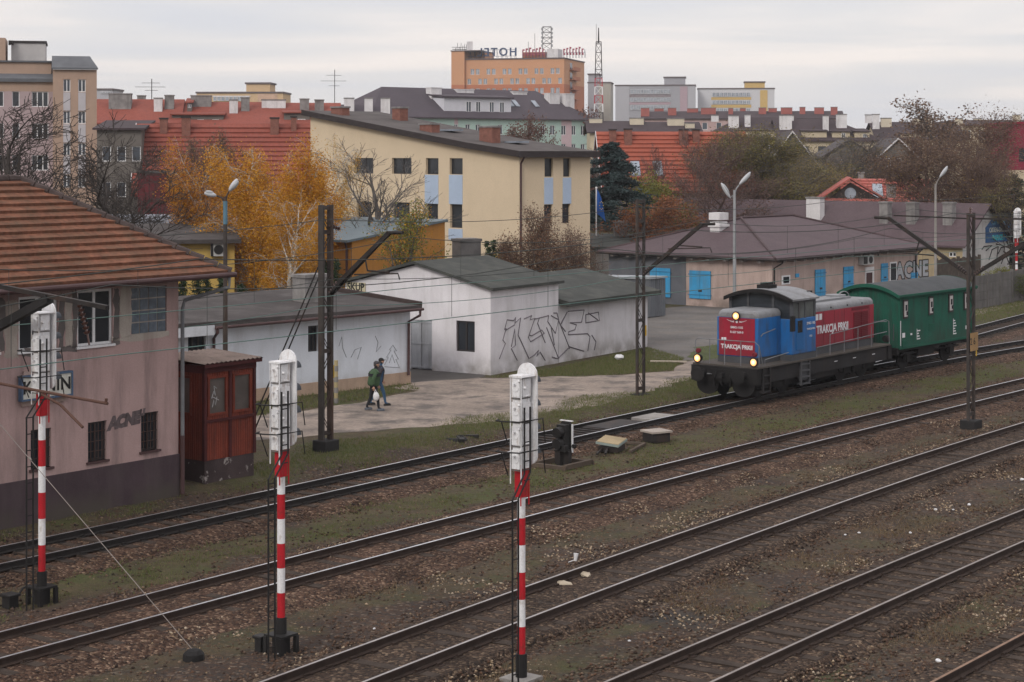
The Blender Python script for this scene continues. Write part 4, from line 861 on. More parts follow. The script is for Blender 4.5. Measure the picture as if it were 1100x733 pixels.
# ------------------------------------------------------------------ beige office block
beige = mat('beige_render', (.57, .465, .33), rough=.95, var=.05, scale=.4, fine=.08, fscale=20, bump=.3, bscale=30, dirt=(.49, .39, .27), dirt_amt=.35, dirt_scale=(.5, .5, .3))
pale_blue = mat('pale_blue_panel', (.36, .44, .56), rough=.7, var=.06, bump=.1)
dark_verge = mat('verge_dark', (.035, .028, .028), rough=.8, bump=.1)
felt_o = mat('office_felt', (.078, .068, .066), rough=.95, var=.25, scale=.5, fine=.15, bump=.2, dirt=(.14, .13, .12), dirt_amt=.5, dirt_scale=(.5, .5, .5))
H_ = R(39)
o = Vector((.48, 119, 0))
E_ = Bld('office_block', 'three-storey beige office block with sloping dark roof and pale blue panels', 'office block', (o.x, o.y), 51, mats=[beige])
# local x runs along the right face; the long facade runs back from the corner along +y
LR, LD = 6.0, 24.5
f0, f1 = (0, LD), (0, 0); r0_, r1_ = (0, 0), (LR, 0)
kk = 5.05
def zt(s): return 9.05 + (s / kk) * .55 if s < kk else 9.60 + (s - kk) / (LD - kk) * 2.45
fw = [E_.rect(f0, f1, *a) for a in ((381, 166, 401, 186.5), (421, 166.3, 442, 187), (457.5, 167, 471, 187.5), (483, 167, 497, 187.5), (383, 216.5, 399, 236), (421.5, 217.5, 440, 237), (458, 219, 470.5, 240), (483.5, 219.5, 496.5, 245))]
rw = [E_.rect(r0_, r1_, *a) for a in ((585, 170, 594, 190), (605, 170, 613, 190), (584.5, 220, 593.5, 240), (604, 219, 612.5, 240))]
zlow = 8.9
E_.wall(f0, f1, 0, zlow, fw, 0, rev=.25); E_.wall(r0_, r1_, 0, zlow, rw, 0, rev=.25); E_.wall((LR, 0), (LR, LD), 0, zlow); E_.wall((LR, LD), f0, 0, zlow)
for x in (0, LR):
    P = [(x, 0, zlow), (x, 0, zt(0)), (x, kk, zt(kk)), (x, LD, zt(LD)), (x, LD, zlow)]
    E_.tri(P if x == 0 else P[::-1])
E_.tri([(0, LD, zlow), (0, LD, zt(LD)), (LR, LD, zt(LD)), (LR, LD, zlow)]); E_.tri([(0, 0, zlow), (LR, 0, zlow), (LR, 0, zt(0)), (0, 0, zt(0))]); E_.done()
for h in fw: E_.win(f0, f1, h, 'd1' if h[1] - h[0] < 1.5 else 'd2', .2)
for h in rw: E_.win(r0_, r1_, h, 'd1', .2)
def pnl(p0, p1, l, t, r, b): x0, x1, z0, z1 = E_.rect(p0, p1, l, t, r, b); mb = MB(); mb.box(x0, x1, -.02, .01, z0, z1, 0, frame_of(p0, p1)); mb.build('spandrel_panel', pale_blue, E_.root)
for a in ((456.5, 188, 471, 219), (482.5, 188, 497, 219.5), (482, 246, 497, 258)): pnl(f0, f1, *a)
for a in ((584.5, 191, 594, 219.5), (604.5, 191, 613.5, 219)): pnl(r0_, r1_, *a)
mb = MB(); oo = .45
for s0, s1 in ((-.5, kk), (kk, LD + .5)):
    z0, z1 = (zt(0) - .02 if s0 < 0 else zt(kk)), (zt(kk) if s1 == kk else zt(LD) + .05)
    mb.prism([(-oo, s0, z0 + .02), (LR + oo, s0, z0 + .02), (LR + oo, s1, z1 + .02), (-oo, s1, z1 + .02)], (0, 0, .28))
rfo = mb.build('roof', felt_o, E_.root)
mb = MB()
for s0, s1 in ((-.5, kk), (kk, LD + .5)):
    z0, z1 = (zt(0) - .02 if s0 < 0 else zt(kk)), (zt(kk) if s1 == kk else zt(LD) + .05)
    mb.prism([(-oo - .04, s0, z0 - .06), (-oo - .04, s1, z1 - .06), (-oo - .04, s1, z1 + .34), (-oo - .04, s0, z0 + .34)], (.03, 0, 0))
mb.prism([(-oo, -.53, zt(0) - .1), (LR + oo, -.53, zt(0) - .1), (LR + oo, -.53, zt(0) + .3), (-oo, -.53, zt(0) + .3)], (0, .03, 0)); mb.build('verge', dark_verge, rfo)
mb = MB(); mb.tube([(.05, -.5, zt(0)), (.05, -.08, zt(0) - .5), (.05, -.08, 0)], .07, 8); mb.build('downpipe', gutter_m, E_.root)
for px, xx in ((364.5, 1.2), (427, 4.2), (460.5, 1.4), (525, 2.0)):
    t_ = LD - E_.hit(px, 130, (xx, LD), (xx, 0))[0]; zz = zt(t_); hgt = 1.0 if px != 525 else 1.7
    E_.chimney(xx - .3, t_ - .75, .7, 1.4 if px != 427 else 1.0, zz - .3, zz + (.75 if px != 427 else 1.1) + (.5 if px == 525 else 0), K['brick'])
mb = MB()
for (px, py, xx) in ((485, 138, 3.2), (555, 155, 3.5)):
    t_ = LD - E_.hit(px, py, (xx, LD), (xx, 0))[0]; zz = zt(t_) + .36; mb.box(xx - .5, xx + .5, t_ - .7, t_ + .7, zz, zz + .12)
mb.build('skylight', K['glass_pale'], E_.root)

# ------------------------------------------------------------------ orange shop and yellow shop
orange = mat('orange_render', (.38, .175, .040), rough=.9, var=.10, bump=.2, dirt=(.25, .12, .04), dirt_amt=.4)
slate = mat('blue_grey_sheet', (.115, .145, .16), rough=.6, var=.12, bump=.15)
o = Q(378, 257, 97)
OR = Bld('orange_building', 'orange single-storey building with blue-grey sheet roof behind the white sheds', 'building', (o.x, o.y), 37.5, mats=[orange])
LO, DO = 7.6, 10; zf_, zb_ = 4.72, 5.5
OR.wall((0, DO), (0, 0), 0, zf_); OR.wall((0, 0), (LO, 0), 0, zf_); OR.wall((LO, 0), (LO, DO), 0, zf_); OR.wall((LO, DO), (0, DO), 0, zf_)
OR.tri([(0, 0, zf_), (LO, 0, zf_), (LO, 0, zb_)]); OR.tri([(LO, DO, zf_), (0, DO, zf_), (LO, DO, zb_)]); OR.done()
OR.roof([[(-.5, -.15, zf_ - .02), (LO + .1, -.15, zb_ + .06), (LO + .1, DO + .15, zb_ + .06), (-.5, DO + .15, zf_ - .02)]], slate, .12)
mb = MB(); mb.tube([(-.2, .3, zf_ - .1), (-.08, .3, zf_ - .5), (-.08, .3, 0)], .06, 8); mb.build('downpipe', gutter_m, OR.root)
yellow = mat('yellow_render', (.52, .36, .11), rough=.9, var=.08, bump=.2, dirt=(.36, .25, .09), dirt_amt=.4)
o = Q(252, 262, 92)
YE = Bld('yellow_building', 'yellow building with dark flat eave behind the pink building and thuja row', 'building', (o.x, o.y), 78, mats=[yellow])
YE.walls(9, 7, 0, 4.75) if False else None
for p0, p1 in (((-9, 0), (0, 0)), ((0, 0), (0, 7)), ((0, 7), (-9, 7)), ((-9, 7), (-9, 0))): YE.wall(p0, p1, 0, 4.75)
YE.done(); YE.roof([[(-9.4, -.5, 4.98), (.3, -.5, 4.98), (.3, 7.3, 5.5), (-9.4, 7.3, 5.5)]], felt, .2)
h = YE.rect((-9, 0), (0, 0), 226, 261, 240, 275)
ac2 = thing('air_conditioner', 'white air conditioner with round fan on the yellow wall behind the lamp post', 'air conditioner', YE.world((-9 + h[0], -.36)) + Vector((0, 0, h[2])), YE.rot)
aw, ah = h[1] - h[0], h[3] - h[2]
mb = MB(); mb.box(0, aw, 0, .34, 0, ah); mb.build('case', mat('ac_case', (.42, .42, .41), bump=0), ac2); mb = MB(); mb.lathe([(.20, -.012), (.235, -.02), (.22, -.004)], (aw * .6, 0, ah / 2), 'y', 18); mb.box(0, aw * .2, -.01, -.002, .0, ah); mb.build('fan_grille', K['black'], ac2)
o = Q(250, 233, 118)
GF = Bld('flat_grey_building', 'long grey flat-roofed building behind the yellow one, left of the birch', 'building', (o.x, o.y), 82, mats=[mat('grey_panel_wall', (.20, .19, .19), bump=.15)])
for p0, p1 in (((-13, 0), (0, 0)), ((0, 0), (0, 8)), ((0, 8), (-13, 8)), ((-13, 8), (-13, 0))): GF.wall(p0, p1, 0, 4.1)
GF.done(); GF.roof([[(-13.4, -.5, 5.0), (.4, -.5, 5.0), (.4, 8.4, 5.1), (-13.4, 8.4, 5.1)]], mat('grey_fascia', (.24, .25, .28), var=.1, bump=.1, dirt=(.15, .15, .16), dirt_amt=.5), .62); 
GF.roof([[(-13.4, -4.5, 4.1), (.4, -4.5, 4.1), (.4, -.6, 4.35), (-13.4, -.6, 4.35)]], mat('dark_canopy', (.06, .05, .052), bump=.1), .15, 'canopy')
for x in (-12, -6, -.5): GF.box('post', x, x + .15, -4.3, -4.15, 0, 3.95, K['dark_steel'])

# ------------------------------------------------------------------ the town behind: every house a thing
tile_red = mat('red_roof_tiles', (.225, .064, .046), rough=.8, var=.12, scale=.4, fine=.15, fscale=4, bump=.1, dirt=(.15, .052, .042), dirt_amt=.4, dirt_scale=(.5, .5, .5))
tile_bright = mat('bright_roof_tiles', (.28, .076, .048), rough=.8, var=.10, scale=.4, fine=.12, fscale=4, bump=.1, dirt=(.23, .065, .045), dirt_amt=.4, dirt_scale=(.5, .5, .5))
tile_pink = mat('pink_red_roof', (.38, .115, .095), rough=.8, var=.10, scale=.4, fine=.12, fscale=4, bump=.1)
tile_brown = mat('brown_town_tiles', (.052, .038, .042), rough=.85, var=.15, scale=.3, fine=.12, fscale=3, bump=.1)
tile_violet = mat('violet_slate', (.068, .056, .066), rough=.8, var=.12, scale=.3, fine=.10, fscale=3, bump=.1)
gable_grey = mat('gable_render', (.42, .41, .40)); grey_wall = mat('old_grey_wall', (.135, .122, .110), rough=.95, var=.2, scale=.5, bump=.1, dirt=(.08, .07, .062), dirt_amt=.5)
cream = mat('cream_wall', (.46, .39, .28), var=.08, bump=0); pinkw = mat('old_pink_wall', (.42, .30, .29), var=.08, bump=0)
def grid(B, p0, p1, xs, zs, w, h, kind, m=0, z0=0., z1=10., rev=.2):
    hs = [(x, x + w, z, z + h) for z in zs for x in xs]; B.wall(p0, p1, z0, z1, hs, m, rev=rev)
    for q in hs: B.win(p0, p1, q, kind, .12)
    return hs
def block(name, label, cat, px0, px1, pytop, d, phi, depth, mats, **k):     # corner found where the sight line px0 meets distance d; length up to px1
    o = Q(px0, pytop, d); c, s = math.sin(R(phi)), math.cos(R(phi)); kx = (px1 - 550) / FX
    L = (kx * o.y - o.x) / (c - kx * s); b = Bld(name, label, cat, (o.x, o.y), phi, k.get('group'), mats); return b, L, o.z
def zof(py, d): return HC - (py - YH) * d / FX

# apartment block at the left edge
apt = mat('apartment_beige', (.36, .255, .195), var=.06, bump=0, dirt=(.28, .21, .17), dirt_amt=.4); apt2 = mat('apartment_lilac', (.36, .28, .285), var=.06, bump=0); apt3 = mat('apartment_pale', (.42, .40, .42), var=.06, bump=0)
B, L, zt_ = block('apartment_block', 'beige stepped apartment block with pale window panels at the left edge', 'apartment block', -70, 57, 84, 162, 77, 12, [apt, apt2, apt3])
hs = []
for z in (13.3, 10.5, 7.7, 4.9): hs += [B.rect((0, 0), (L, 0), l, 0, r, 1)[:2] + (z, z + 1.35) for l, r in ((-40, -28), (-4, 4), (13, 21), (34, 52))]
B.wall((0, 0), (L, 0), 0, zt_, hs, lambda x, z: 1 if x > L - 9 and z < zt_ - 1.5 else 0)
for h in hs: B.win((0, 0), (L, 0), h, 'w3' if h[1] - h[0] > 1.2 else 'w1', .12)
B.wall((L, 0), (L, 12), 0, zt_); B.wall((L, 12), (0, 12), 0, zt_); B.wall((0, 12), (0, 0), 0, zt_)
zb = zof(66, 163); mb = MB()
x1 = B.hit(55, 70, (0, 1.2), (L, 1.2))[0]; B.wall((0, 1.2), (x1, 1.2), zt_, zb); B.wall((x1, 1.2), (x1, 11), zt_, zb); B.wall((x1, 11), (0, 11), zt_, zb)
L2_ = B.hit(104, 100, (0, -1.2), (1, -1.2))[0]; zr_ = zof(73, 160)
hs = []
for z in (zr_ - 1.95, zr_ - 4.75, zr_ - 7.55, zr_ - 10.35): hs += [B.rect((L, -1.2), (L2_, -1.2), l, 0, r, 1)[:2] + (z, z + 1.1) for l, r in ((68, 75.5), (84, 92))]
B.wall((L, -1.2), (L2_, -1.2), 0, zr_, hs); B.wall((L2_, -1.2), (L2_, 12), 0, zr_); B.wall((L, 12), (L, -1.2), 0, zr_); B.wall((L2_, 12), (L, 12), 0, zr_)
for h in hs: B.win((L, -1.2), (L2_, -1.2), h, 'wf2', .12)
xp = [B.rect((L, -1.2), (L2_, -1.2), l, 0, r, 1)[:2] for l, r in ((68, 75.5), (84, 92))]
M = frame_of((L, -1.2), (L2_, -1.2))
B.done()
for z in (zr_ - 3.6, zr_ - 6.4, zr_ - 9.2):
    for a, b in xp: mb = MB(); mb.box(a, b, -.03, .0, z, z + 1.6, 0, M); mb.build('pale_panel', apt3, B.root)
mb = MB(); mb.prism([(-.2, -.3, zt_ + .02), (L, -.3, zt_ + .02), (L, 1.2, zt_ + .5), (-.2, 1.2, zt_ + .5)], (0, 0, -.3)); mb.box(-.2, x1 + .1, 1.0, 11.2, zb, zb + .15); mb.prism([(L - .1, -1.5, zr_), (L2_ + .1, -1.5, zr_), (L2_ - .6, .2, zr_ + 1.1), (L - .1, .2, zr_ + 1.1)], (0, 0, .16)); mb.box(L - .1, L2_ - .5, .2, 12.1, zr_ + .9, zr_ + 1.2); mb.build('roof', mat('apartment_roof', (.11, .115, .125), bump=0), B.root)
xa, xb = B.hit(12, 50, (0, 4), (L, 4))[0], B.hit(49, 50, (0, 4), (L, 4))[0]; B.box('lift_house', xa, xb, 4, 9, zb, zof(46, 167), mat('lift_house_pale', (.40, .385, .38), var=.1, bump=0)); B.box('lift_house_cap', xa - .1, xb + .1, 3.9, 9.1, zof(46, 167), zof(46, 167) + .2, K['dark_frame'])
xa, xb = B.hit(-20, 50, (0, 3), (L, 3))[0], B.hit(6, 50, (0, 3), (L, 3))[0]; B.box('stair_tower', xa, xb, 2.5, 8, zb, zof(41, 166), apt)
for x in (B.hit(11, 50, (0, 5), (L, 5))[0], B.hit(14, 50, (0, 5), (L, 5))[0]): mb = MB(); mb.tube([(x, 3.6, zof(48, 166)), (x, 3.6, zof(43, 166))], .12, 6); mb.build('vent_pipe', K['dark_frame'], B.root)

# red-roofed houses at the left
def gabled(name, label, px0, px1, pyridge, d, phi, depth, rise, roofm, wallm, eave_over=.4, course=.42, wins=(), side='front', chims=(), cm='brick', wkind='wf2'):
    c, s = math.sin(R(phi)), math.cos(R(phi)); o = Q(px0, pyridge, d); kx = (px1 - 550) / FX; L = (kx * o.y - o.x) / (c - kx * s)
    zr = o.z; hd = depth / 2; o = Vector((o.x + s * hd, o.y - c * hd, 0))          # o was on the ridge: step to the front wall
    b = Bld(name, label, 'house', (o.x, o.y), phi, None, [wallm]); ze = zr - rise
    hs = [b.rect((0, 0), (L, 0), *a) for a in wins]; hs = [h for h in hs if h[3] < ze - .05 and h[2] > .2]
    b.walls(L, depth, 0, ze, hs); b.gables(L, depth, ze, zr)
    for h in hs: b.win((0, 0), (L, 0), h, wkind, .1)
    b.done(); mb = MB(); k = rise / hd; o_ = eave_over
    for sgn in (0, 1):
        P = [(-.25, -o_, ze - o_ * k), (L + .25, -o_, ze - o_ * k), (L + .25, hd, zr), (-.25, hd, zr)]
        if sgn: P = [(L - x, depth - y, z) for x, y, z in P]
        tiles(mb, P, course, .12)
    mb.build('roof', roofm, b.root)
    for px, wpx, hh, y_, cmat in chims:
        t = b.hit(px, pyridge, (0, y_), (L, y_))[0]; w = wpx * d / FX; zz = zr - abs(y_ - hd) * k; b.chimney(t - w / 2, y_ - .35, w, .7, zz - .5, zr + hh, K[cmat], cap=K['dark_frame'] if cmat == 'brick' else None)
    return b, L, ze, zr
b, L, ze, zr = gabled('red_roof_house', 'long house with bright red tiled roof and brick chimneys behind the bare trees at left', 150, 345, 133, 150, 84, 9.5, 5.2, tile_red, grey_wall, chims=((176, 8, .35, 4.3, 'brick'), (200, 9, .45, 4.0, 'brick'), (295, 9, .4, 4.2, 'brick'), (315.5, 6, .5, 4.4, 'brick')), course=.52)
mb = MB()
for P in ([(-.30, -.45, ze - .3), (-.30, 4.75, zr + .06), (-.30, 4.75, zr - .16), (-.30, -.45, ze - .52)], [(-.30, 9.95, ze - .3), (-.30, 4.75, zr + .06), (-.30, 4.75, zr - .16), (-.30, 9.95, ze - .52)]): mb.prism(P, (.05, 0, 0))
mb.build('bargeboard', K['render_white'], b.root)
h = (4.0, 5.0, ze - 2.6, ze - 1.2)
for zz in (ze - 2.4, ze - 5.2):
    for yy in (2.0, 4.3, 6.6): b.win((0, 9.5), (0, 0), (yy, yy + 1, zz, zz + 1.3), 'wf2', -.03)
def terrace(label, px0, px1, pyr, pye, d, phi, depth, roofm, wallm, chims, dorm=(), hip0=False, hip1=False, name='terrace_house', over=.5, wins=None, kind='wf1', zb=0):
    B, L, zr = block(name, label, 'house', px0, px1, pyr, d, phi, depth, [wallm]); ze = zof(pye, d)
    hs = []
    if wins:
        w, h, step, rows = wins; n = int((L - .8) / step); hs = [(.6 + i * step, .6 + i * step + w, z, z + h) for i in range(n) for z in [ze - .9 - h - r * 2.9 for r in range(rows)]]
    B.walls(L, depth, zb, ze, hs)
    for q in hs: B.win((0, 0), (L, 0), q, kind, .1)
    if not hip0: B.gables(L, depth, ze, zr, ends=(0,))
    if not hip1: B.gables(L, depth, ze, zr, ends=(1,))
    B.done(); hh = depth / 2 + over; k = (zr - ze) / (depth / 2)
    B.hip(L, depth, ze, zr + .1, over, roofm, .18, hip0, hip1)
    for px, wpx, pyt, yy, cm in chims:
        t = B.hit(px, pyt, (0, yy), (L, yy))[0]; w = wpx * d / FX; zz = zr - abs(yy - depth / 2) * k; dd = d + yy; B.chimney(t - w / 2, yy - .3, w, min(2.2, max(.7, w * .6)), zz - .6, zof(pyt, dd), K[cm])
    for l, r, t, bt, yy, wpos in dorm:
        x0, x1, z0, z1 = B.rect((0, yy), (L, yy), l, t, r, bt); zz = zr - abs(yy - depth / 2) * k
        mb = MB(); mb.box(x0, x1, yy, depth / 2, min(z0, zz), z1); dm = mb.build('dormer', wallm, B.root); mb = MB(); mb.prism([(x0 - .2, yy - .3, z1 + .02), (x1 + .2, yy - .3, z1 + .02), (x1 + .2, depth / 2 + .2, z1 + .5), (x0 - .2, depth / 2 + .2, z1 + .5)], (0, 0, .15)); mb.build('dormer_roof', roofm, dm)
        for (a, b_, c, d_) in wpos: q = B.rect((0, yy), (L, yy), a, c, b_, d_); B.win((0, yy), (L, yy), q, 'wf2', -.02)
    return B, L, ze, zr
terrace('dark red mansard terrace with stacked chimneys behind the red tiled house', 100, 190, 106, 132, 205, 84, 11, tile_red, grey_wall, ((129, 24, 101.5, 3.2, 'render_grey'), (170, 9, 106, 2.6, 'render_white'), (152, 9, 103.5, 6.5, 'render_grey'), (182, 10, 103, 3.2, 'render_grey')), name='mansard_terrace')
terrace('dark red terrace with a wide grey two-window dormer', 184, 283, 109, 133, 206, 84, 11, tile_red, grey_wall, ((216, 22, 103.5, 4.4, 'render_grey'), (251, 9, 108, 2.6, 'render_white'), (263.5, 9, 105.5, 3.2, 'render_grey')), dorm=((185, 240, 124, 134, .6, ((212, 219, 128.5, 133), (228, 235, 128.5, 133))), (201, 206, 111, 117, 2.8, ((202, 205.5, 112, 116),))), name='mansard_terrace')
terrace('dark red terrace with a white party wall beside the beige block', 284, 362, 110, 133, 207, 84, 11, tile_red, grey_wall, ((294, 26, 108, 4.2, 'render_white'), (327, 10, 107, 3.4, 'render_grey'), (343, 10, 108, 3.4, 'render_grey')), dorm=((305, 333, 122, 134, .6, ((320, 328, 128, 133.5),)),), name='mansard_terrace')
terrace('dark slate-roofed house with white chimney stacks just left of the mint apartment house', 338, 412, 112, 135, 246, 84, 11, tile_violet, grey_wall, ((375, 11, 106, 3, 'render_white'), (396, 9, 106, 3, 'render_white'), (414, 10, 106, 3, 'render_white')), name='slate_house')
# dark red shop wall under the trees
mb = MB(); B, L, z1 = block('dark_red_building', 'dark maroon panelled building half hidden behind bare trees at left', 'building', 148, 197, 186, 138, 84, 8, [mat('maroon_panels', (.11, .022, .026), var=.15, bump=.05)]); B.walls(L, 8, 0, z1); B.done(); B.roof([[(-.1, -.1, z1 + .1), (L + .1, -.1, z1 + .1), (L + .1, 8.1, z1 + .1), (-.1, 8.1, z1 + .1)]], felt, .12)
mb = MB()
for i in range(1, 4): mb.box(L * i / 4 - .02, L * i / 4 + .02, -.02, .0, 0, z1)
mb.box(0, L, -.02, -.001, z1 * .45, z1 * .46); mb.build('panel_joints', K['black'], B.root)
B, L, z1 = block('grey_tenement', 'grey tenement with small white windows behind the bare trees at left', 'house', 104, 152, 138, 146, 84, 9, [grey_wall]); zs = (z1 - 2.6, z1 - 5.4, z1 - 8.2)
hs = grid(B, (0, 0), (L, 0), [.4 + i * 1.15 for i in range(int(L / 1.15))][::1], zs, .7, 1.2, 'wf1', 0, 0, z1); B.wall((L, 0), (L, 9), 0, z1); B.wall((L, 9), (0, 9), 0, z1); B.wall((0, 9), (0, 0), 0, z1); B.done(); B.roof([[(-.3, -.4, z1 + .02), (L + .3, -.4, z1 + .02), (L + .3, 9.3, z1 + .8), (-.3, 9.3, z1 + .8)]], tile_brown, .15)

# mint apartment house with the big slate roof
mint = mat('mint_render', (.38, .50, .45), var=.05, bump=0); mintw = mat('dormer_white', (.54, .54, .58), var=.05, bump=0); pinkp = mat('pink_bay', (.50, .38, .40), var=.05, bump=0)
o = Q(398, 126, 270); ph = 51
B = Bld('mint_apartment_house', 'mint green apartment house with a large violet slate roof and white chimneys', 'apartment house', (o.x, o.y), ph, None, [mint, pinkp])
c, s = math.sin(R(ph)), math.cos(R(ph)); kx = (637 - 550) / FX; L = (kx * o.y - o.x) / (c - kx * s); ze = 14.6; zr = 19.2; D = 13
hs = []
for l, r in ((435, 440), (448, 453), (470, 475), (488, 492), (500, 505), (511, 516), (535, 540), (568, 572.5), (581, 585.5), (591, 596), (603, 608), (614, 618.5), (624, 628.5)):
    x0, x1 = B.rect((0, 0), (L, 0), l, 0, r, 1)[:2]
    if 0 < x0 and x1 < L: hs += [(x0, x1, z, z + 1.5) for z in (12.1, 9.2, 6.3)]
pb = [B.rect((0, 0), (L, 0), l, 0, r, 1)[:2] for l, r in ((484, 496), (601, 612))]
B.wall((0, 0), (L, 0), 0, ze, hs, lambda x, z: 1 if any(a < x < b for a, b in pb) else 0); B.wall((L, 0), (L, D), 0, ze); B.wall((L, D), (0, D), 0, ze); B.wall((0, D), (0, 0), 0, ze); B.done()
for h in hs: B.win((0, 0), (L, 0), h, 'wf2', .1)
B.hip(L, D, ze, zr, .5, tile_violet, .2)
for px, w, pt, y, d_ in ((466, 12, 95, 4.5, 1.4), (496, 20, 97, 6.5, 2.), (554, 17, 99.5, 6.5, 2.2), (593, 12, 101, 4.0, 1.5), (609, 11, 101.5, 3.4, 1.5), (520, 14, 97.5, 8.0, 1.2)):
    t = B.hit(px, pt, (0, y), (L, y))[0]; p = B.world((t, y)); wz = w * p.y / FX * 1.15; B.chimney(t - wz / 2, y - d_ / 2, wz, d_, ze + 1.2, zof(pt, p.y), K['render_white'], cap=K['render_white'])
x0, x1 = B.rect((0, 1.0), (L, 1.0), 477, 0, 549, 1)[:2]; M = frame_of((0, 0), (L, 0))
mb = MB(); mb.box(x0, x1, 1.0, 7, ze + .3, ze + 3.0); dm = mb.build('dormer', mintw, B.root); mb = MB(); mb.prism([(x0 - .3, .6, ze + 3.0), (x1 + .3, .6, ze + 3.0), (x1 + .3, 7.2, ze + 3.6), (x0 - .3, 7.2, ze + 3.6)], (0, 0, .25)); mb.build('dormer_roof', tile_violet, dm)
for l, r in ((500.5, 506), (511, 516), (525.5, 530.5), (536.5, 541.5)): a, b_ = B.rect((0, 1.0), (L, 1.0), l, 0, r, 1)[:2]; B.win((0, 1.0), (L, 1.0), (a, b_, ze + .9, ze + 2.5), 'wf2', -.03)
for px, py in ((545, 120), (572, 112), (551, 103)): t = B.hit(px, py, (0, 3), (L, 3))[0]; mb = MB(); mb.prism([(t, 2.2, ze + 1.9), (t + .8, 2.2, ze + 1.9), (t + .8, 3.4, ze + 2.85), (t, 3.4, ze + 2.85)], (0, 0, .12)); mb.build('skylight', K['glass_pale'], B.root)

# hotel
hot = mat('hotel_orange', (.50, .265, .150), var=.05, scale=.1, bump=0); hot2 = mat('hotel_terracotta', (.40, .155, .085), var=.05, scale=.1, bump=0); rim = mat('hotel_rim', (.12, .10, .10), bump=0)
o = Q(500, 64, 560); ph = 105
B = Bld('hotel', 'tall orange hotel block with rooftop letters far behind the slate roof', 'hotel', (o.x, o.y), ph, None, [hot, hot2])
c, s = math.sin(R(ph)), math.cos(R(ph)); kx = (606 - 550) / FX; L = (kx * o.y - o.x) / (c - kx * s); zt_ = zof(64, 557); zb_ = zof(91, 557); D = 27
hs = []
rows = [zof(76.5, 557) - 1.0, zof(87, 557) - 1.0, zof(97.5, 557) - 1.0]; rows += [rows[-1] - 2.95 * i for i in (1, 2, 3)]
for j, z in enumerate(rows):
    for i in range(7):
        base = 505.5 + i * 17.2 - (6 if j % 2 else 0) - (3 if j % 2 else 0)
        for k in (0, 5.7):
            px = base + k
            if 501 < px < 601: a = B.rect((0, 0), (L, 0), px, 0, px + 3.9, 1)[:2]; hs.append((a[0], a[1], z, z + 1.7))
B.wall((0, 0), (L, 0), 0, zt_, hs, lambda x, z: 1 if z < zb_ else 0, rev=.3); M = B.wall((L, 0), (L, D), 0, zt_, (), 0); B.wall((L, D), (0, D), 0, zt_); B.wall((0, D), (0, 0), 0, zt_)
B.wb = MB()
for z0, z1, m in ((0, zb_, 1), (zb_, zt_, 0)):
    hh = [h for h in hs if z0 <= h[2] < z1]; hh = [(a, b_, max(c_, z0 + .01), min(d_, z1 - .05)) for a, b_, c_, d_ in hh]
    B.wall((0, 0), (L, 0), z0, z1, hh, m, rev=.3); B.wall((L, 0), (L, D), z0, z1, (), m); B.wall((L, D), (0, D), z0, z1, (), m); B.wall((0, D), (0, 0), z0, z1, (), m)
B.done()
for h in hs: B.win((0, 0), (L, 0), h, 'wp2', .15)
B.box('parapet', -.2, L + .2, -.25, D + .2, zt_, zt_ + .35, rim)
xa = B.hit(485, 70, (0, -1), (L, -1))[0]; xb = B.hit(516, 70, (0, -1), (L, -1))[0]; zt2 = zof(55.5, 560)
mb = MB(); mb.box(xa, 0, -1.2, 14, 0, zb_, 1); mb.box(xa, 0, -1.2, 14, zb_, zt2, 0); mb.box(0, xb, 4, 14, zt_, zt2, 0); mb.build('stair_tower', [hot, hot2], B.root); B.box('tower_cap', xa - .2, xb + .2, -1.4, 14.2, zt2, zt2 + .3, rim)
xr = L
mb = MB()
for i in range(6): z = zt_ - 3.2 - i * 2.9; mb.box(L + .0, L + 1.3, 7, 16, z, z + .2); mb.box(L + 1.2, L + 1.3, 7, 16, z + .2, z + 1.1)
mb.build('balconies', hot2, B.root)
for i in range(6): z = zt_ - 2.6 - i * 2.9; mb = MB(); mb.box(L - .01, L + .04, 7.5, 10.5, z - .3, z + 1.7); mb.build('balcony_door', K['glass_far'], B.root)
a, b_ = B.hit(563, 60, (0, 8), (L, 8))[0], B.hit(590, 60, (0, 8), (L, 8))[0]; B.box('plant_room', a, b_, 6, 12, zt_, zof(56, 560), hot2); a, b_ = B.hit(589, 60, (0, 7), (L, 7))[0], B.hit(601, 60, (0, 7), (L, 7))[0]; B.box('white_plant_room', a, b_, 5, 11, zt_, zof(53, 560), K['render_white'])
letter_blue = mat('letter_frame_blue', (.06, .085, .15), bump=0)
lt = thing('rooftop_letters', 'large dark rooftop hotel letters seen from behind on the orange block', 'sign', B.world((B.hit(530, 60, (0, 2), (L, 2))[0], 2)) + Vector((0, 0, zt_ + .35)), B.rot)
back = Matrix.Rotation(R(180), 4, 'Z')
put_text('lettering', 'HOTEL', 3.4, letter_blue, lt, Matrix.Translation((1.2, 0, 1.9)) @ back @ FACE, extrude=.15, offset=.06, spacing=1.25)
mb = MB(); mb.box(-9, 7, .3, .45, .7, .8); mb.box(-9, 7, .3, .45, 2.6, 2.7)
for i in range(12): mb.bar((-8.8 + i * 1.4, .4, 0), (-8.8 + i * 1.4, .4, 2.8), .09); mb.bar((-8.8 + i * 1.4, .4, 2.6), (-8.8 + i * 1.4, 2.2, 0), .08)
mb.build('frame', letter_blue, lt)
rs = mat('rooftop_sign_red', (.30, .07, .10), bump=0)
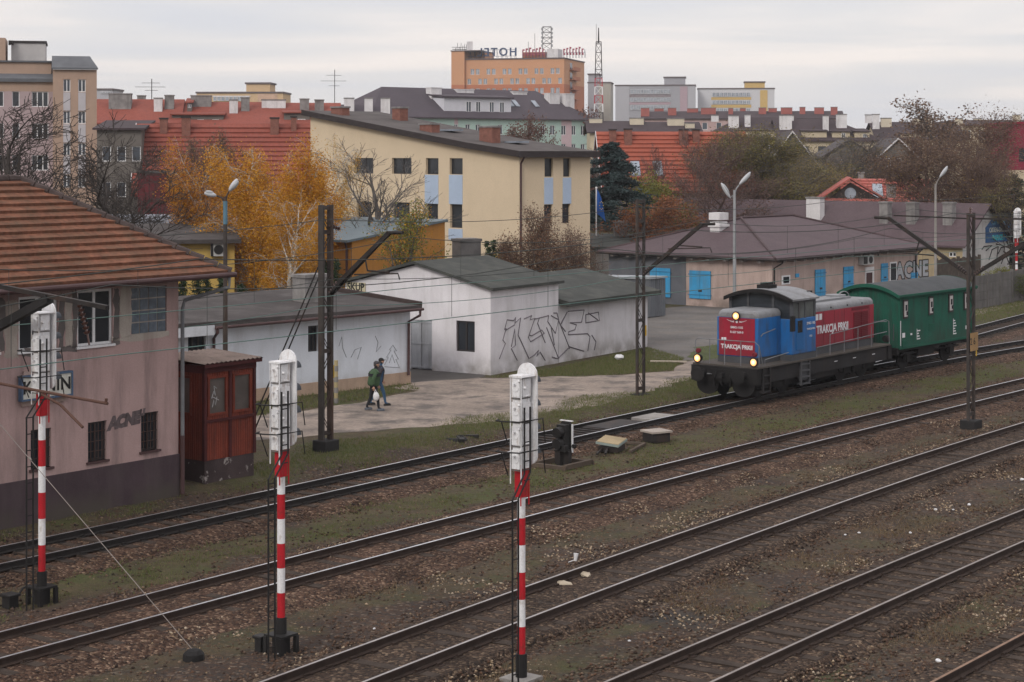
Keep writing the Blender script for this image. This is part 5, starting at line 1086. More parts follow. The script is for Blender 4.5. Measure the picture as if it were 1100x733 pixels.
for px0, px1, lab in ((561, 586, 'long red rooftop sign frame in front of the hotel plant room'), (605, 628, 'red rooftop sign frame at the right end of the hotel roof')):
    x0, x1 = B.hit(px0, 60, (0, 4), (L, 4))[0], B.hit(px1, 60, (0, 4), (L, 4))[0]; t = thing('rooftop_sign', lab, 'sign', B.world((x0, 4)) + Vector((0, 0, zt_ + .35)), B.rot); w = x1 - x0
    for i in range(7):
        mb = MB(); a = w * i / 7; hh = 1.9 + .5 * ((i * 37) % 3) / 2; mb.box(a + .05, a + w / 7 - .3, -.1, .1, .9, .9 + hh * .3); mb.box(a + .05, a + .35, -.1, .1, .9, .9 + hh); mb.box(a + .35, a + w / 7 - .3, -.1, .1, .75 + hh * .85, .9 + hh); mb.build('letter_frame', rs, t)
    mb = MB()
    for i in range(8): mb.bar((w * i / 7, .2, 0), (w * i / 7, .2, 2.6), .10); mb.bar((w * i / 7, .2, 2.5), (w * i / 7, 1.8, 0), .08)
    mb.box(0, w, .15, .25, 1.6, 1.7); mb.build('frame', letter_blue, t)
def lattice_tower(name, label, base, h, w0, w1, mats, bands=None, step=2.2, r=.10):
    t = thing(name, label, 'tower', base); mb = MB(); C = [(-1, -1), (1, -1), (1, 1), (-1, 1)]; z = 0
    while z < h - .01:
        z2 = min(z + step, h); wa, wb_ = (w0 + (w1 - w0) * z / h) / 2, (w0 + (w1 - w0) * z2 / h) / 2; m = bands(z) if bands else 0
        for i in range(4):
            a, b_ = C[i], C[(i + 1) % 4]
            mb.bar((a[0] * wa, a[1] * wa, z), (a[0] * wb_, a[1] * wb_, z2), r * 1.3, m=m); mb.bar((a[0] * wa, a[1] * wa, z), (b_[0] * wb_, b_[1] * wb_, z2), r * .8, m=m); mb.bar((a[0] * wb_, a[1] * wb_, z2), (b_[0] * wb_, b_[1] * wb_, z2), r * .8, m=m)
        z = z2
    mb.build('lattice', mats, t); return t
p = B.world((B.hit(587.5, 60, (0, 9), (L, 9))[0], 9)); lt2 = lattice_tower('roof_mast', 'square lattice antenna mast standing on the hotel roof', p + Vector((0, 0, zof(53, p.y))), zof(29, p.y) - zof(53, p.y), 2.6, 2.5, [K['dark_frame']], step=1.7, r=.14)
mb = MB()
for i in range(5):
    for sx in (-1.5, 1.5): mb.box(sx - .25, sx + .25, -1.6, -1.3, .6 + i * 1.25, 1.4 + i * 1.25)
mb.build('antenna_panel', K['galv'], lt2)
p = B.world((B.hit(500, 60, (0, 8), (L, 8))[0], 8)); t = thing('roof_antennas', 'cluster of dark antennas and a pale panel on the hotel stair tower', 'antenna', p + Vector((0, 0, zt2 + .3)))
mb = MB()
for i in range(9): x = -3.2 + i * .55; mb.bar((x, 0, 0), (x + .25, .3, 1.2 + 1.6 * abs(math.sin(i * 1.7))), .13)
mb.box(-4, 1.6, -.1, .1, .7, .9); mb.box(-4.2, 1.8, .5, .6, 1.4, 1.55); mb.build('antenna_rods', K['dark_frame'], t); mb = MB(); mb.box(.4, 2.2, -.3, .3, .2, 3.2); mb.build('panel', K['render_white'], t)
for px, ht in ((574.5, 36), (567.5, 45)):
    p = B.world((B.hit(px, 60, (0, 9), (L, 9))[0], 9)); t = tag(MB().tube([(p.x, p.y, zof(56, p.y)), (p.x, p.y, zof(ht, p.y))], .07, 6).build('whip_antenna', K['dark_frame']), 'thin tall whip antenna on the hotel roof' if ht == 36 else 'thin short whip antenna on the hotel roof', 'antenna')
p = Q(643, 100, 480); lattice_tower('radio_tower', 'slender red and white lattice radio tower right of the hotel', (p.x, p.y, 0), zof(45, 480), 3.2, 1.3, [K['dark_frame'], mat('tower_red', (.40, .03, .05), bump=0), K['white_frame']], bands=lambda z: (1 if int(z / 2.2) % 2 else 2) if z < zof(93, 480) and z > zof(130, 480) else 0, r=.12)
tag(MB().tube([(p.x, p.y, zof(46, 480)), (p.x, p.y, zof(30, 480))], [.22, .12], 8).build('tower_aerial', K['dark_frame']), 'tubular aerial on the tip of the slender radio tower', 'aerial')
tag(MB().tube([(p.x - .6, p.y, zof(46, 480)), (p.x - .6, p.y, zof(26, 480))], .05, 6).build('tower_aerial', K['dark_frame']), 'thinnest whip aerial beside the tip of the radio tower', 'aerial')

# distant slabs
def slab(label, px0, px1, pyt, d, phi, D, mats, rows=(), strips=(), name='tower_block', tops=(), wincols=None, bands=None):
    B, L, zt = block(name, label, 'tower block', px0, px1, pyt, d, phi, D, mats); B.wall((0, 0), (L, 0), 0, zt, (), 0); B.wall((L, 0), (L, D), 0, zt); B.wall((L, D), (0, D), 0, zt); B.wall((0, D), (0, 0), 0, zt); B.done()
    M = frame_of((0, 0), (L, 0))
    for l, r, t, b_, m, dy in strips: q = B.rect((0, 0), (L, 0), l, t, r, b_); mb = MB(); mb.box(q[0], q[1], -.1 - dy, -dy, q[2], q[3], 0, M); mb.build('facade_strip', m, B.root)
    for l, r, t, b_, n, kind in rows:
        q = B.rect((0, 0), (L, 0), l, t, r, b_); w = (q[1] - q[0]) / n
        for i in range(n): B.win((0, 0), (L, 0), (q[0] + i * w + w * .08, q[0] + (i + 1) * w - w * .08, q[2], q[3]), kind, -.3)
    for l, r, t, b_, y, m in tops: a, c_ = B.hit(l, t, (0, y), (L, y))[0], B.hit(r, t, (0, y), (L, y))[0]; B.box('roof_house', a, c_, y, y + 8, zt, zof(t, d + y), m); B.box('roof_house_cap', a - .3, c_ + .3, y - .3, y + 8.3, zof(t, d + y), zof(t, d + y) + .4, rim)
    B.box('parapet', -.2, L + .2, -.2, D + .2, zt, zt + .4, rim)
    return B, L
sg_ = mat('slab_grey', (.30, .30, .325), var=.06, scale=.1, bump=0); sgl = mat('slab_grey_light', (.36, .36, .385), var=.06, scale=.1, bump=0); spk = mat('slab_pink', (.36, .27, .30), var=.05, bump=0); sw = mat('slab_white', (.50, .50, .52), var=.05, scale=.1, bump=0); sor = mat('slab_ochre', (.50, .345, .13), var=.05, bump=0); sb = mat('slab_beige', (.34, .325, .29), var=.06, scale=.1, bump=0); sbr = mat('slab_balcony', (.22, .19, .20), bump=0)
slab('grey prefabricated tower block with a pink strip on the skyline', 661, 747, 92.5, 640, 96, 12, [sg_], rows=((677, 720, 96, 101, 12, 'wp2'), (677, 720, 105, 109.5, 12, 'wp2'), (677, 720, 113, 118, 12, 'wp2')), strips=((676, 720.5, 101.6, 104.6, sbr, 0), (676, 720.5, 110, 112.6, spk, 0), (730.5, 738.5, 93, 130, spk, 0), (739, 747, 93, 130, sgl, 0), (661, 676, 93, 130, sgl, 0)), tops=((713.5, 736, 84, 93, 3, sg_),))
slab('white and ochre prefabricated tower block on the skyline', 749.5, 832, 96, 650, 96, 12, [sw], rows=((765, 806, 99.5, 104, 10, 'wp2'), (765, 806, 108, 112, 10, 'wp2'), (765, 806, 116.5, 120, 10, 'wp2')), strips=((764, 807, 104.6, 107.4, sor, 0), (764, 807, 112.6, 115.9, sor, 0), (764, 807, 120.5, 124, sor, 0), (816.5, 824.5, 97, 130, sor, 0)), tops=((800, 821.5, 89, 96, 3, sor),))
slab('narrow beige grey tower block right of the hotel, behind the radio tower', 631.5, 656, 89.5, 600, 97, 12, [sb], strips=((631.7, 643, 88, 140, sg_, 0),), tops=((632, 643.5, 80.5, 90, .2, sg_),))
slab('peach coloured tower block behind the red roofs at left', 211, 304, 100.5, 450, 92, 12, [mat('slab_peach', (.52, .37, .22), var=.05, bump=0)], rows=((229, 268, 104, 108.5, 9, 'wp2'),), strips=((228, 269, 103, 104, K['render_white'], 0), (277, 298, 101, 112, mat('slab_peach_dark', (.50, .34, .25), bump=0), 0)), tops=((264.5, 290, 90.5, 100, 3, mat('slab_peach', (.5, .36, .2))),))
slab('small pale slab building on the skyline beside the left apartment block', 103, 121, 97, 430, 92, 10, [sgl], rows=((108, 119, 98.5, 100.5, 4, 'wp2'),))

# red roofed houses and brown terraces at the right
b, L, ze, zr = gabled('red_roof_house', 'house with bright orange-red tiled roof behind the blue spruce', 643, 798, 141.5, 170, 87, 10.5, 5.0, tile_bright, grey_wall, chims=((658, 7, .1, 4.6, 'brick'), (674.5, 8, .15, 4.2, 'brick'), (702, 7, -.2, 5.8, 'brick'), (734, 9, .1, 4.2, 'brick'), (747.5, 7, .1, 4.4, 'brick')), wins=((716, 192, 722, 201, ), (740, 192, 746, 201), (770, 192, 776, 201)), course=.55)
mb = MB(); 
for P in ([(-.30, -.45, ze - .3), (-.30, 5.25, zr + .06), (-.30, 5.25, zr - .2), (-.30, -.45, ze - .56)], [(-.30, 10.95, ze - .3), (-.30, 5.25, zr + .06), (-.30, 5.25, zr - .2), (-.30, 10.95, ze - .56)]): mb.prism(P, (.05, 0, 0))
mb.build('bargeboard', K['render_white'], b.root)
for px, py in ((678, 166), (702, 162)):
    t = b.hit(px, py, (0, 1.5), (L, 1.5))[0]; k = 5.0 / 5.25; mb = MB(); mb.prism([(t, .9, ze + .9 * k + .12), (t + .8, .9, ze + .9 * k + .12), (t + .8, 2.2, ze + 2.2 * k + .12), (t, 2.2, ze + 2.2 * k + .12)], (0, 0, .1)); mb.build('skylight', K['glass_pale'], b.root)
b, L, ze, zr = gabled('pink_roof_house', 'house with salmon red roof and dark gable behind the warehouse chimneys', 905, 996, 192, 176, 97, 9, 2.9, tile_pink, cream, course=.5, chims=((925, 6, .5, 5.5, 'render_grey'), (959, 8, .4, 5.5, 'render_grey')))
t0 = b.hit(938, 200, (0, 1.6), (L, 1.6))[0]; mb = MB(); mb.prism([(t0, 1.0, ze + 1.0), (t0 + .9, 1.0, ze + 1.0), (t0 + .9, 3.1, ze + 2.3), (t0, 3.1, ze + 2.3)], (0, 0, .15)); mb.build('skylight', K['glass_pale'], b.root)
o = b.world((0, 0)); B2 = Bld('gabled_porch_house', 'salmon roofed house wing with a dark triangular gable and small arched window', 'house', (Q(880, 220, 163).x, 163), 97, None, [cream, mat('gable_dark_boards', (.035, .028, .026), bump=.1)])  # near-black boards fill the gable triangle
Lw = 9.6; zq = zof(217, 163); zp = zof(192, 165)
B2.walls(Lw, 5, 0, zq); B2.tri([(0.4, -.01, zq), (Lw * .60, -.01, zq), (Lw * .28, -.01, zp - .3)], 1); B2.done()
mb = MB(); xm = Lw * .28
mb.prism([(-.6, -.5, zq - .2), (xm, -.5, zp), (xm, 5.5, zp), (-.6, 5.5, zq - .2)], (0, 0, .16)); mb.prism([(xm, -.5, zp), (Lw * .66, -.5, zq - .2), (Lw * .66, 5.5, zq - .2), (xm, 5.5, zp)], (0, 0, .16)); mb.prism([(-.8, -1.3, zq - .9), (Lw + .4, -1.3, zq - .9), (Lw + .4, .1, zq + .25), (-.8, .1, zq + .25)], (0, 0, .14)); mb.build('roof', tile_pink, B2.root)
mb = MB(); mb.lathe([(.5, 0), (.5, .02)], (xm, -.06, zq + .75), 'y', 14); mb.build('window', K['glass_pale'], B2.root); B2.chimney(6.0, 2.2, .8, .8, zq, zq + 1.4, K['render_grey'])
K['chim_red'] = mat('painted_red_chimney', (.30, .10, .085), var=.15, bump=0); K['render_cream'] = mat('cream_chimney', (.52, .46, .36), var=.1, bump=0)
terrace('long pinkish tenement with a row of red chimneys on its dark roof', 691, 905, 119.5, 127.5, 400, 96, 14, tile_brown, pinkw, tuple((px, w, t, y, 'chim_red') for px, w, t, y in ((681 + 12, 9, 116.5, 2), (708, 10, 117, 9), (722, 9, 116.5, 3), (744, 12, 117, 6), (761, 16, 116.5, 4), (785, 5, 117, 4), (798, 6, 117, 8), (819, 8, 116.5, 4), (830, 9, 117, 6), (845, 12, 116.5, 4), (862, 6, 116, 4), (880, 10, 116.5, 4), (896, 7, 116, 3))), wins=(1.1, 1.5, 3.0, 2))
terrace('brown hipped tenement with cream walls and white stepped chimneys below the skyline blocks', 752, 858, 126, 150, 290, 92, 14, tile_brown, cream, ((788, 11, 125, 3.6, 'render_white'), (803, 6, 124, 4, 'render_white'), (846, 13, 125, 3, 'render_white'), (768, 8, 124.5, 7, 'render_white')), hip0=True, wins=(1.2, 1.4, 2.4, 1), kind='wf2', dorm=((792, 842, 141, 151.5, .3, ((808, 812, 144, 149), (822, 828, 143.5, 150))),))
terrace('brown roofed tenement with two white chimneys and a small dormer, right of centre', 838, 948, 127.5, 151, 286, 92, 14, tile_brown, cream, ((887, 6, 125, 3, 'render_white'), (904, 11, 123.5, 4, 'render_white'), (933, 7, 124, 7, 'render_white'), (941, 7, 123.5, 5, 'render_white'), (844, 13, 124.5, 3.4, 'render_white')), wins=(1.2, 1.4, 2.6, 1), hip1=True, kind='df2', dorm=((862, 888, 141.5, 147.5, .5, ()), (894, 913, 142, 149, .5, ((904, 908, 143, 148.5),)), (918, 934, 142, 150, .5, ((927, 931, 144, 149),))))
terrace('brown roofed terrace with cream chimneys under the leafy tree top at right', 944, 1035, 131, 150, 292, 92, 14, tile_brown, cream, ((952, 11, 127.5, 5, 'render_cream'), (986, 11, 128, 6, 'render_cream'), (996, 9, 127.5, 4, 'render_cream'), (1030, 8, 128, 6, 'render_cream')), wins=(1.2, 1.4, 2.4, 1), kind='df2', dorm=((968, 984, 144, 149, .5, ()), (988, 1004, 144, 149, .5, ())))
terrace('cream flat-topped terrace at the right skyline beside the crimson building', 1030, 1130, 129, 134, 300, 92, 12, tile_brown, cream, ((1050, 8, 128, 6, 'render_cream'), (1092, 8, 124, 4, 'render_cream')), wins=(1.3, 1.5, 2.6, 3))
terrace('low dark-roofed house with cream party walls right of the radio tower', 634, 692, 130, 142, 262, 90, 12, tile_brown, cream, ((640, 14, 128, 5, 'render_cream'), (684, 15, 127.5, 4, 'render_cream')), wins=(1.1, 1.3, 2.6, 1), name='dark_roof_house')
terrace('dark-roofed house with a cream stepped wall behind the red tiled roof', 694, 752, 131, 143, 262, 90, 12, tile_brown, cream, ((726, 18, 128, 4, 'render_cream'), (741, 10, 133, 2.5, 'render_cream')), wins=(1.1, 1.3, 2.6, 1), name='dark_roof_house')
def gable_house(label, px0, px1, pyp, pye, d, wallm, roofm, wins, D=9, phi=92, verge=True):
    B, L, ze = block('gable_house', label, 'house', px0, px1, pye, d, phi, D, [wallm]); zp = zof(pyp, d)
    hs = [B.rect((0, 0), (L, 0), *a) for a in wins]; B.walls(L, D, 0, ze, hs); B.tri([(0, 0, ze), (L, 0, ze), (L / 2, 0, zp)]); B.tri([(L, D, ze), (0, D, ze), (L / 2, D, zp)]); B.done()
    for h in hs: B.win((0, 0), (L, 0), h, 'w2', .08)
    k = (zp - ze) / (L / 2); B.roof([[(-.4, -.3, ze - .4 * k), (L / 2, -.3, zp + .05), (L / 2, D + .3, zp + .05), (-.4, D + .3, ze - .4 * k)], [(L + .4, D + .3, ze - .4 * k), (L / 2, D + .3, zp + .05), (L / 2, -.3, zp + .05), (L + .4, -.3, ze - .4 * k)]], roofm, .14)
    if verge:
        mb = MB()
        for a, b_ in (((-.4, ze - .4 * k), (L / 2, zp + .05)), ((L + .4, ze - .4 * k), (L / 2, zp + .05))): mb.prism([(a[0], -.34, a[1]), (b_[0], -.34, b_[1]), (b_[0], -.34, b_[1] - .2), (a[0], -.34, a[1] - .2)], (0, .03, 0))
        mb.build('bargeboard', K['render_white'], B.root)
    return B
gable_house('grey gabled house with two white-framed windows above the salmon roof', 944, 985, 148.5, 167, 196, grey_wall, mat('old_dark_tiles', (.07, .06, .062), var=.2, bump=0), ((949.5, 170, 957, 181), (961, 170, 968.5, 181)), D=10)
gable_house('dark grey house with a pale slanting verge and white windows behind bare trees', 818, 884, 141, 183, 192, grey_wall, mat('old_dark_tiles', (.07, .06, .062), var=.2, bump=0), ((836, 171, 846, 183), (852, 171, 861, 183), (824, 190, 830, 199)), D=9)
gable_house('grey rendered house hidden behind the bare grey trees, left of the grey gable', 886, 940, 150, 166, 205, grey_wall, mat('old_dark_tiles', (.07, .06, .062), var=.2, bump=0), ((904, 171, 908, 182), (914, 171, 919, 182)), D=9, verge=False)
B, L, z1 = block('crimson_building', 'crimson red flat building with cream base at the right edge', 'building', 1083.5, 1150, 133.5, 172, 92, 10, [mat('crimson_render', (.20, .028, .048), var=.06, bump=0), cream]); zm = zof(183, 172)
for z0, zz, m in ((0, zm, 1), (zm, z1, 0)):
    hh = [B.rect((0, 0), (L, 0), 1094.5, 159.5, 1102, 174)] if m == 0 else [];  B.wall((0, 0), (L, 0), z0, zz, hh, m); B.wall((L, 0), (L, 10), z0, zz, (), m); B.wall((L, 10), (0, 10), z0, zz, (), m); B.wall((0, 10), (0, 0), z0, zz, (), m)
B.done(); B.win((0, 0), (L, 0), hh[0] if hh else B.rect((0, 0), (L, 0), 1094.5, 159.5, 1102, 174), 'd2', .1); B.box('parapet', -.1, L + .1, -.1, 10.1, z1, z1 + .2, mat('crimson_trim', (.22, .02, .04), bump=0))
# rooftop television aerials
for px, pyb, pyt, d, lab in ((163, 108, 85, 205, 'television aerial with cross bars on the dark red mansard terrace'), (359.5, 112, 75, 246, 'tall television aerial with a wide cross bar on the slate house')):
    p = Q(px, pyb, d + 6); t = thing('television_aerial', lab, 'aerial', p - Vector((0, 0, .8))); h = (pyb - pyt) * (d + 6) / FX + .8; mb = MB(); mb.tube([(0, 0, 0), (0, 0, h)], .05, 6); mb.build('pole', K['dark_frame'], t)
    mb = MB()
    for zz, w in ((h * .86, 1.1), (h * .72, 1.9), (h * .6, .8)): mb.bar((-w, 0, zz), (w * .8, .2, zz), .045)
    for i in range(7): mb.bar((-1.5 + i * .5, -.25, h * .72), (-1.5 + i * .5, .25, h * .72), .03)
    mb.build('cross_bars', K['dark_frame'], t)

# ------------------------------------------------------------------ the diesel locomotive (local x runs back from its front beam, y to its far side)
def track_pose(t, u, du=8.):
    v0, v1 = vtrack(t, u), vtrack(t, u + du); a, b = W(u, v0), W(u + du, v1); d = b - a; return a, math.atan2(d.y, d.x)
lo_blue = mat('loco_blue', (.008, .115, .345), rough=.45, var=.10, fine=.05, bump=.04, dirt=(.04, .055, .085), dirt_amt=.75, dirt_lo=.45, dirt_hi=.75, dirt_scale=(2.5, 2.5, .5), spec=.4, low=((.045, .038, .034), 2.3))
lo_red = mat('loco_red', (.265, .008, .026), rough=.45, var=.10, fine=.05, bump=.04, dirt=(.10, .025, .028), dirt_amt=.7, dirt_lo=.45, dirt_hi=.75, dirt_scale=(2.5, 2.5, .5), spec=.4, low=((.045, .038, .034), 2.3))
lo_red2 = mat('loco_red_grille', (.13, .012, .02), rough=.6, var=.1, bump=0)
lo_grey = mat('loco_grey', (.062, .064, .070), rough=.55, var=.15, bump=.08, dirt=(.05, .042, .038), dirt_amt=.6)
lo_roof = mat('loco_roof', (.20, .205, .215), rough=.55, var=.2, bump=.08, dirt=(.09, .08, .075), dirt_amt=.7, dirt_scale=(1.2, 1.2, 1.2))
lo_frame = mat('loco_underframe', (.020, .019, .020), rough=.75, var=.3, bump=.15, dirt=(.04, .03, .026), dirt_amt=.6)
lo_black = mat('loco_black', (.014, .013, .013), rough=.75, var=.4, bump=.15)
lo_deck = mat('loco_deck', (.075, .066, .058), rough=.85, var=.25, bump=.15, dirt=(.06, .05, .045), dirt_amt=.6)
lamp_on = mat('headlamp_lit', (.9, .7, .4), rough=.3, var=0, fine=0, bump=0, emit=(1., .60, .26, 1.5))
lamp_rim = mat('headlamp_reflector', (.8, .5, .25), rough=.3, var=0, fine=0, bump=0, emit=(1., .42, .12, .75))
white_l = mat('lettering_white', (.62, .62, .64), bump=0, var=.05)
pos, ang = track_pose('A', 60.35, 8)
LO = thing('diesel_locomotive', 'blue and red shunting diesel locomotive with lit headlights heading the short train', 'locomotive', pos, ang)
def part(mb, name, m, par=None, **k): return mb.build(name, m, par or LO, **k)
XC0, XC1, XH, XE = 2.55, 4.45, 10.15, 10.85
mb = MB(); mb.box(.0, XE, -1.32, 1.32, .98, 1.2); mb.box(.15, XE - .15, -1.36, -1.30, .62, 1.17); mb.box(.15, XE - .15, 1.30, 1.36, .62, 1.17); mb.box(.3, XE - .3, -.9, .9, .7, 1.0); part(mb, 'underframe', lo_frame)
mb = MB(); mb.box(-.02, XE + .02, -1.45, 1.45, 1.2, 1.26); part(mb, 'deck', lo_deck)
mb = MB(); mb.box(-.16, .14, -1.43, 1.43, .62, 1.195); mb.box(-.20, -.15, -.55, .55, .70, 1.1); part(mb, 'buffer_beam', lo_black)
mb = MB(); mb.box(XE - .14, XE + .16, -1.43, 1.43, .62, 1.195); part(mb, 'buffer_beam', lo_black)
for xs, sg_ in ((-.16, -1), (XE + .16, 1)):
    for y in (-.875, .875):
        mb = MB(); mb.lathe([(.14, 0), (.14, sg_ * .25), (.09, sg_ * .26), (.09, sg_ * .42), (.27, sg_ * .43), (.29, sg_ * .47), (.2, sg_ * .49)], (xs, y, .93), 'x', 20); part(mb, 'buffer', lo_black, smooth=False)
mb = MB(); mb.box(-.42, -.16, -.06, .06, .82, .98); mb.tube([(-.30, 0, .95), (-.42, 0, .8), (-.36, 0, .6), (-.25, 0, .5)], .035, 8); mb.tube([(-.2, .35, .9), (-.3, .36, .7), (-.26, .33, .45)], .03, 8); mb.tube([(-.2, -.35, .9), (-.3, -.36, .7), (-.26, -.33, .45)], .03, 8); part(mb, 'coupling', lo_black)
# rail guards that curve down in front of the wheels
for y in (-1, 1):
    mb = MB(); P = [(.05, y * (.55 + .75 * math.sin(math.pi * i / 8) * .6 + .0), .62 - .5 * (1 - math.cos(math.pi * i / 8)) / 2) for i in range(9)]
    P = [(-.05, y * .28, .62), (-.05, y * 1.28, .62)] + [(-.05, y * (.78 + .47 * math.cos(a)), .50 - .38 * math.sin(a)) for a in [math.pi * i / 12 for i in range(13)]]
    mb.prism(P, (.10, 0, 0)); part(mb, 'rail_guard', lo_black)
    mb = MB(); mb.tube([(-.18, y * .32, 1.0), (-.30, y * .34, .82), (-.26, y * .36, .58), (-.18, y * .36, .5)], .028, 8); part(mb, 'brake_hose', lo_black); mb = MB(); mb.tube([(-.17, y * .5, .9), (-.34, y * .52, .93), (-.36, y * .62, .93)], .018, 6); part(mb, 'uncoupling_bar', lo_roof)
# wheels and bogies
for bx in (1.95, 8.55):
    mb = MB()
    for y in (-1.02, 1.02): mb.box(bx - 1.55, bx + 1.55, y - .06, y + .06, .42, .68); mb.box(bx - .35, bx + .35, y - .1, y + .1, .32, .74); mb.box(bx - 1.22, bx - .62, y - .09, y + .09, .36, .62); mb.box(bx + .62, bx + 1.22, y - .09, y + .09, .36, .62)
    for y in (-1.1, 1.1):
        for x in (-.45, .45): mb.tube([(bx + x, y, .38), (bx + x, y, .7)], .09, 10)
    bg = part(mb, 'bogie', lo_black)
    for x in (-.92, .92):
        mb = MB()
        for y in (-.75, .75): mb.lathe([(.15, -.07), (.46, -.06), (.5, -.055), (.5, .0), (.46, .06), (.15, .07)], (bx + x, y, .47), 'y', 24)
        mb.tube([(bx + x, -.8, .47), (bx + x, .8, .47)], .09, 10); part(mb, 'wheelset', lo_black, bg)
mb = MB(); mb.box(3.9, 6.7, -1.2, 1.2, .35, .95); part(mb, 'fuel_tank', lo_frame, bevel=.05)
# low front bonnet
def hood_prof(w, z0, z1, r, n=5):
    P = [(-w, z0), (w, z0)]
    for i in range(n + 1): a = math.pi / 2 * i / n; P.append((w - r + r * math.cos(a), z1 - r + r * math.sin(a)))
    for i in range(n + 1): a = math.pi / 2 + math.pi / 2 * i / n; P.append((-w + r + r * math.cos(a), z1 - r + r * math.sin(a)))
    return P
def hood(mb, x0, x1, w, z0, z1, r, m=0, nose=0.): 
    P = hood_prof(w, z0, z1, r); mb.prism([(x0, y, z) for y, z in P], (x1 - x0, 0, 0), m)
XB = .85
mb = MB(); mb.box(XB, XC0, -.87, .87, 1.26, 1.5); part(mb, 'bonnet_base', lo_grey)
mb = MB(); mb.box(XB - .01, XC0, -.9, .9, 1.5, 2.98); bonnet = part(mb, 'bonnet', lo_blue, bevel=.02)
mb = MB(); P = hood_prof(.9, 2.985, 3.26, .2)
n = len(P); rings = []
for x, k, dz in ((XB - .02, .86, -.12), (XB + .06, .97, -.03), (XB + .2, 1, 0), (XC0, 1, 0)): rings += [(x, y * k, 2.985 + (z - 2.985) * (1 if k == 1 else (z1_ := .6 if k < .9 else .88))) for y, z in P]
mb.add(rings, [tuple(range(n))] + [(i * n + j, (i + 1) * n + j, (i + 1) * n + (j + 1) % n, i * n + (j + 1) % n) for i in range(3) for j in range(n)]); part(mb, 'bonnet_top', lo_roof)
mb = MB(); mb.box(XB - .03, XB - .014, -.76, .80, 1.54, 2.965); part(mb, 'red_nose_panel', lo_red, bonnet)
FN = Matrix(((0, 0, -1, XB - .034), (-1, 0, 0, 0), (0, 1, 0, 0), (0, 0, 0, 1)))      # lettering plane of the nose: reads from the front
def nose_text(s, y, z, size, **k): put_text('lettering', s, size, white_l, LO, Matrix.Translation((0, y, z)) @ FN, **k)
nose_text('TRAKCJA PRKiI', .02, 1.86, .225, offset=.007, sx=.92)
nose_text('SM42-1105', .02, 2.60, .12, offset=.002); nose_text('R 627 569-0', .02, 2.42, .115, offset=.002)
mb = MB(); F3 = XB - .036
for sg_ in (-1, 1):
    for i in range(4): mb.prism([(F3, .02 + sg_ * (.12), 2.80 + i * .02), (F3, .02 + sg_ * (.44 - i * .07), 2.895 - i * .028), (F3, .02 + sg_ * (.42 - i * .07), 2.875 - i * .028), (F3, .02 + sg_ * .12, 2.785 + i * .02)], (.004, 0, 0))
mb.tube([(F3, .02, 2.82), (F3 + .004, .02, 2.82)], .05, 14); part(mb, 'winged_emblem', white_l)
mb = MB(); mb.box(F3, F3 + .004, .60, .69, 2.08, 2.20); mb.box(F3, F3 + .004, .48, .58, 2.08, 2.20); part(mb, 'white_plates', white_l)
# lamps
def lamp(c, r=.18, par=None):
    mb = MB(); mb.lathe([(r * .9, .16), (r * 1.12, .02), (r * 1.18, -.02), (r * 1.0, -.03)], c, 'x', 22); h = part(mb, 'headlight', lo_black)
    mb = MB(); mb.lathe([(r * .98, -.02), (r * .7, -.045), (r * .5, -.05)], c, 'x', 20); mb.lathe([(r * .5, -.052), (r * .25, -.066), (.002, -.068)], c, 'x', 20, 1); part(mb, 'lens', [lamp_rim, lamp_on], h)
lamp((XB - .06, .03, 3.04), .15); lamp((-.05, 1.22, 1.44), .15); lamp((-.05, -1.22, 1.44), .15)
for y in (1.22, -1.22): mb = MB(); mb.lathe([(.09, .1), (.10, 0), (.07, -.03)], (-.02, y, 1.72), 'x', 12); part(mb, 'marker_lamp', lo_red2); 
# cab
mb = MB(); mb.box(XC0, XC1, -1.38, 1.38, 1.26, 1.5); part(mb, 'cab_base', lo_grey)
cab_w = 1.40
mb = MB(); mb.box(XC0, XC1, -cab_w, cab_w, 1.5, 2.86); cab = part(mb, 'cab', lo_blue, bevel=.03)
mb = MB(); zc0, zc1 = 2.86, 3.55        # window band: pillars and glass
def arch(y): return 3.54 + .33 * (1 - (y / 1.5) ** 2)
pil = [(-1.40, -1.28), (-.60, -.5), (.5, .60), (1.28, 1.40)]
for y0, y1 in pil: mb.prism([(XC0 + .02, y0, 2.86), (XC0 + .02, y1, 2.86), (XC0 + .02, y1, arch(y1)), (XC0 + .02, y0, arch(y0))], (.08, 0, 0)); mb.prism([(XC1 - .1, y0, 2.86), (XC1 - .1, y1, 2.86), (XC1 - .1, y1, arch(y1)), (XC1 - .1, y0, arch(y0))], (.08, 0, 0))
for y in (-1.40, 1.34):
    for x0, x1 in ((XC0 + .10, XC0 + .14), (XC0 + .5, XC0 + .62), (XC0 + 1.0, XC0 + 1.1), (XC1 - .16, XC1 - .10)): mb.box(x0, x1, y, y + .06, 2.86, 3.46)
    mb.box(XC0 + .02, XC1 - .02, y, y + .06, 3.46, 3.56)
mb.box(XC0 + .02, XC1 - .02, -1.34, 1.34, 2.84, 2.868)
part(mb, 'cab_pillars', lo_grey)
for xa in (XC0 + .05, XC1 - .07):
    mb = MB()
    mb.prism([(xa, -1.36, 2.87)] + [(xa, 1.36, 2.87)] + [(xa, 1.36 - 2.72 * i / 12, arch(1.36 - 2.72 * i / 12) - .02) for i in range(13)], (.02, 0, 0)); part(mb, 'windscreen', K['glass'])
for y in (-1.375, 1.355): mb = MB(); mb.box(XC0 + .1, XC1 - .1, y, y + .02, 2.87, 3.47); part(mb, 'side_window', mat('cab_side_glass', (.09, .10, .10), rough=.2, var=.4, bump=0, spec=.5))
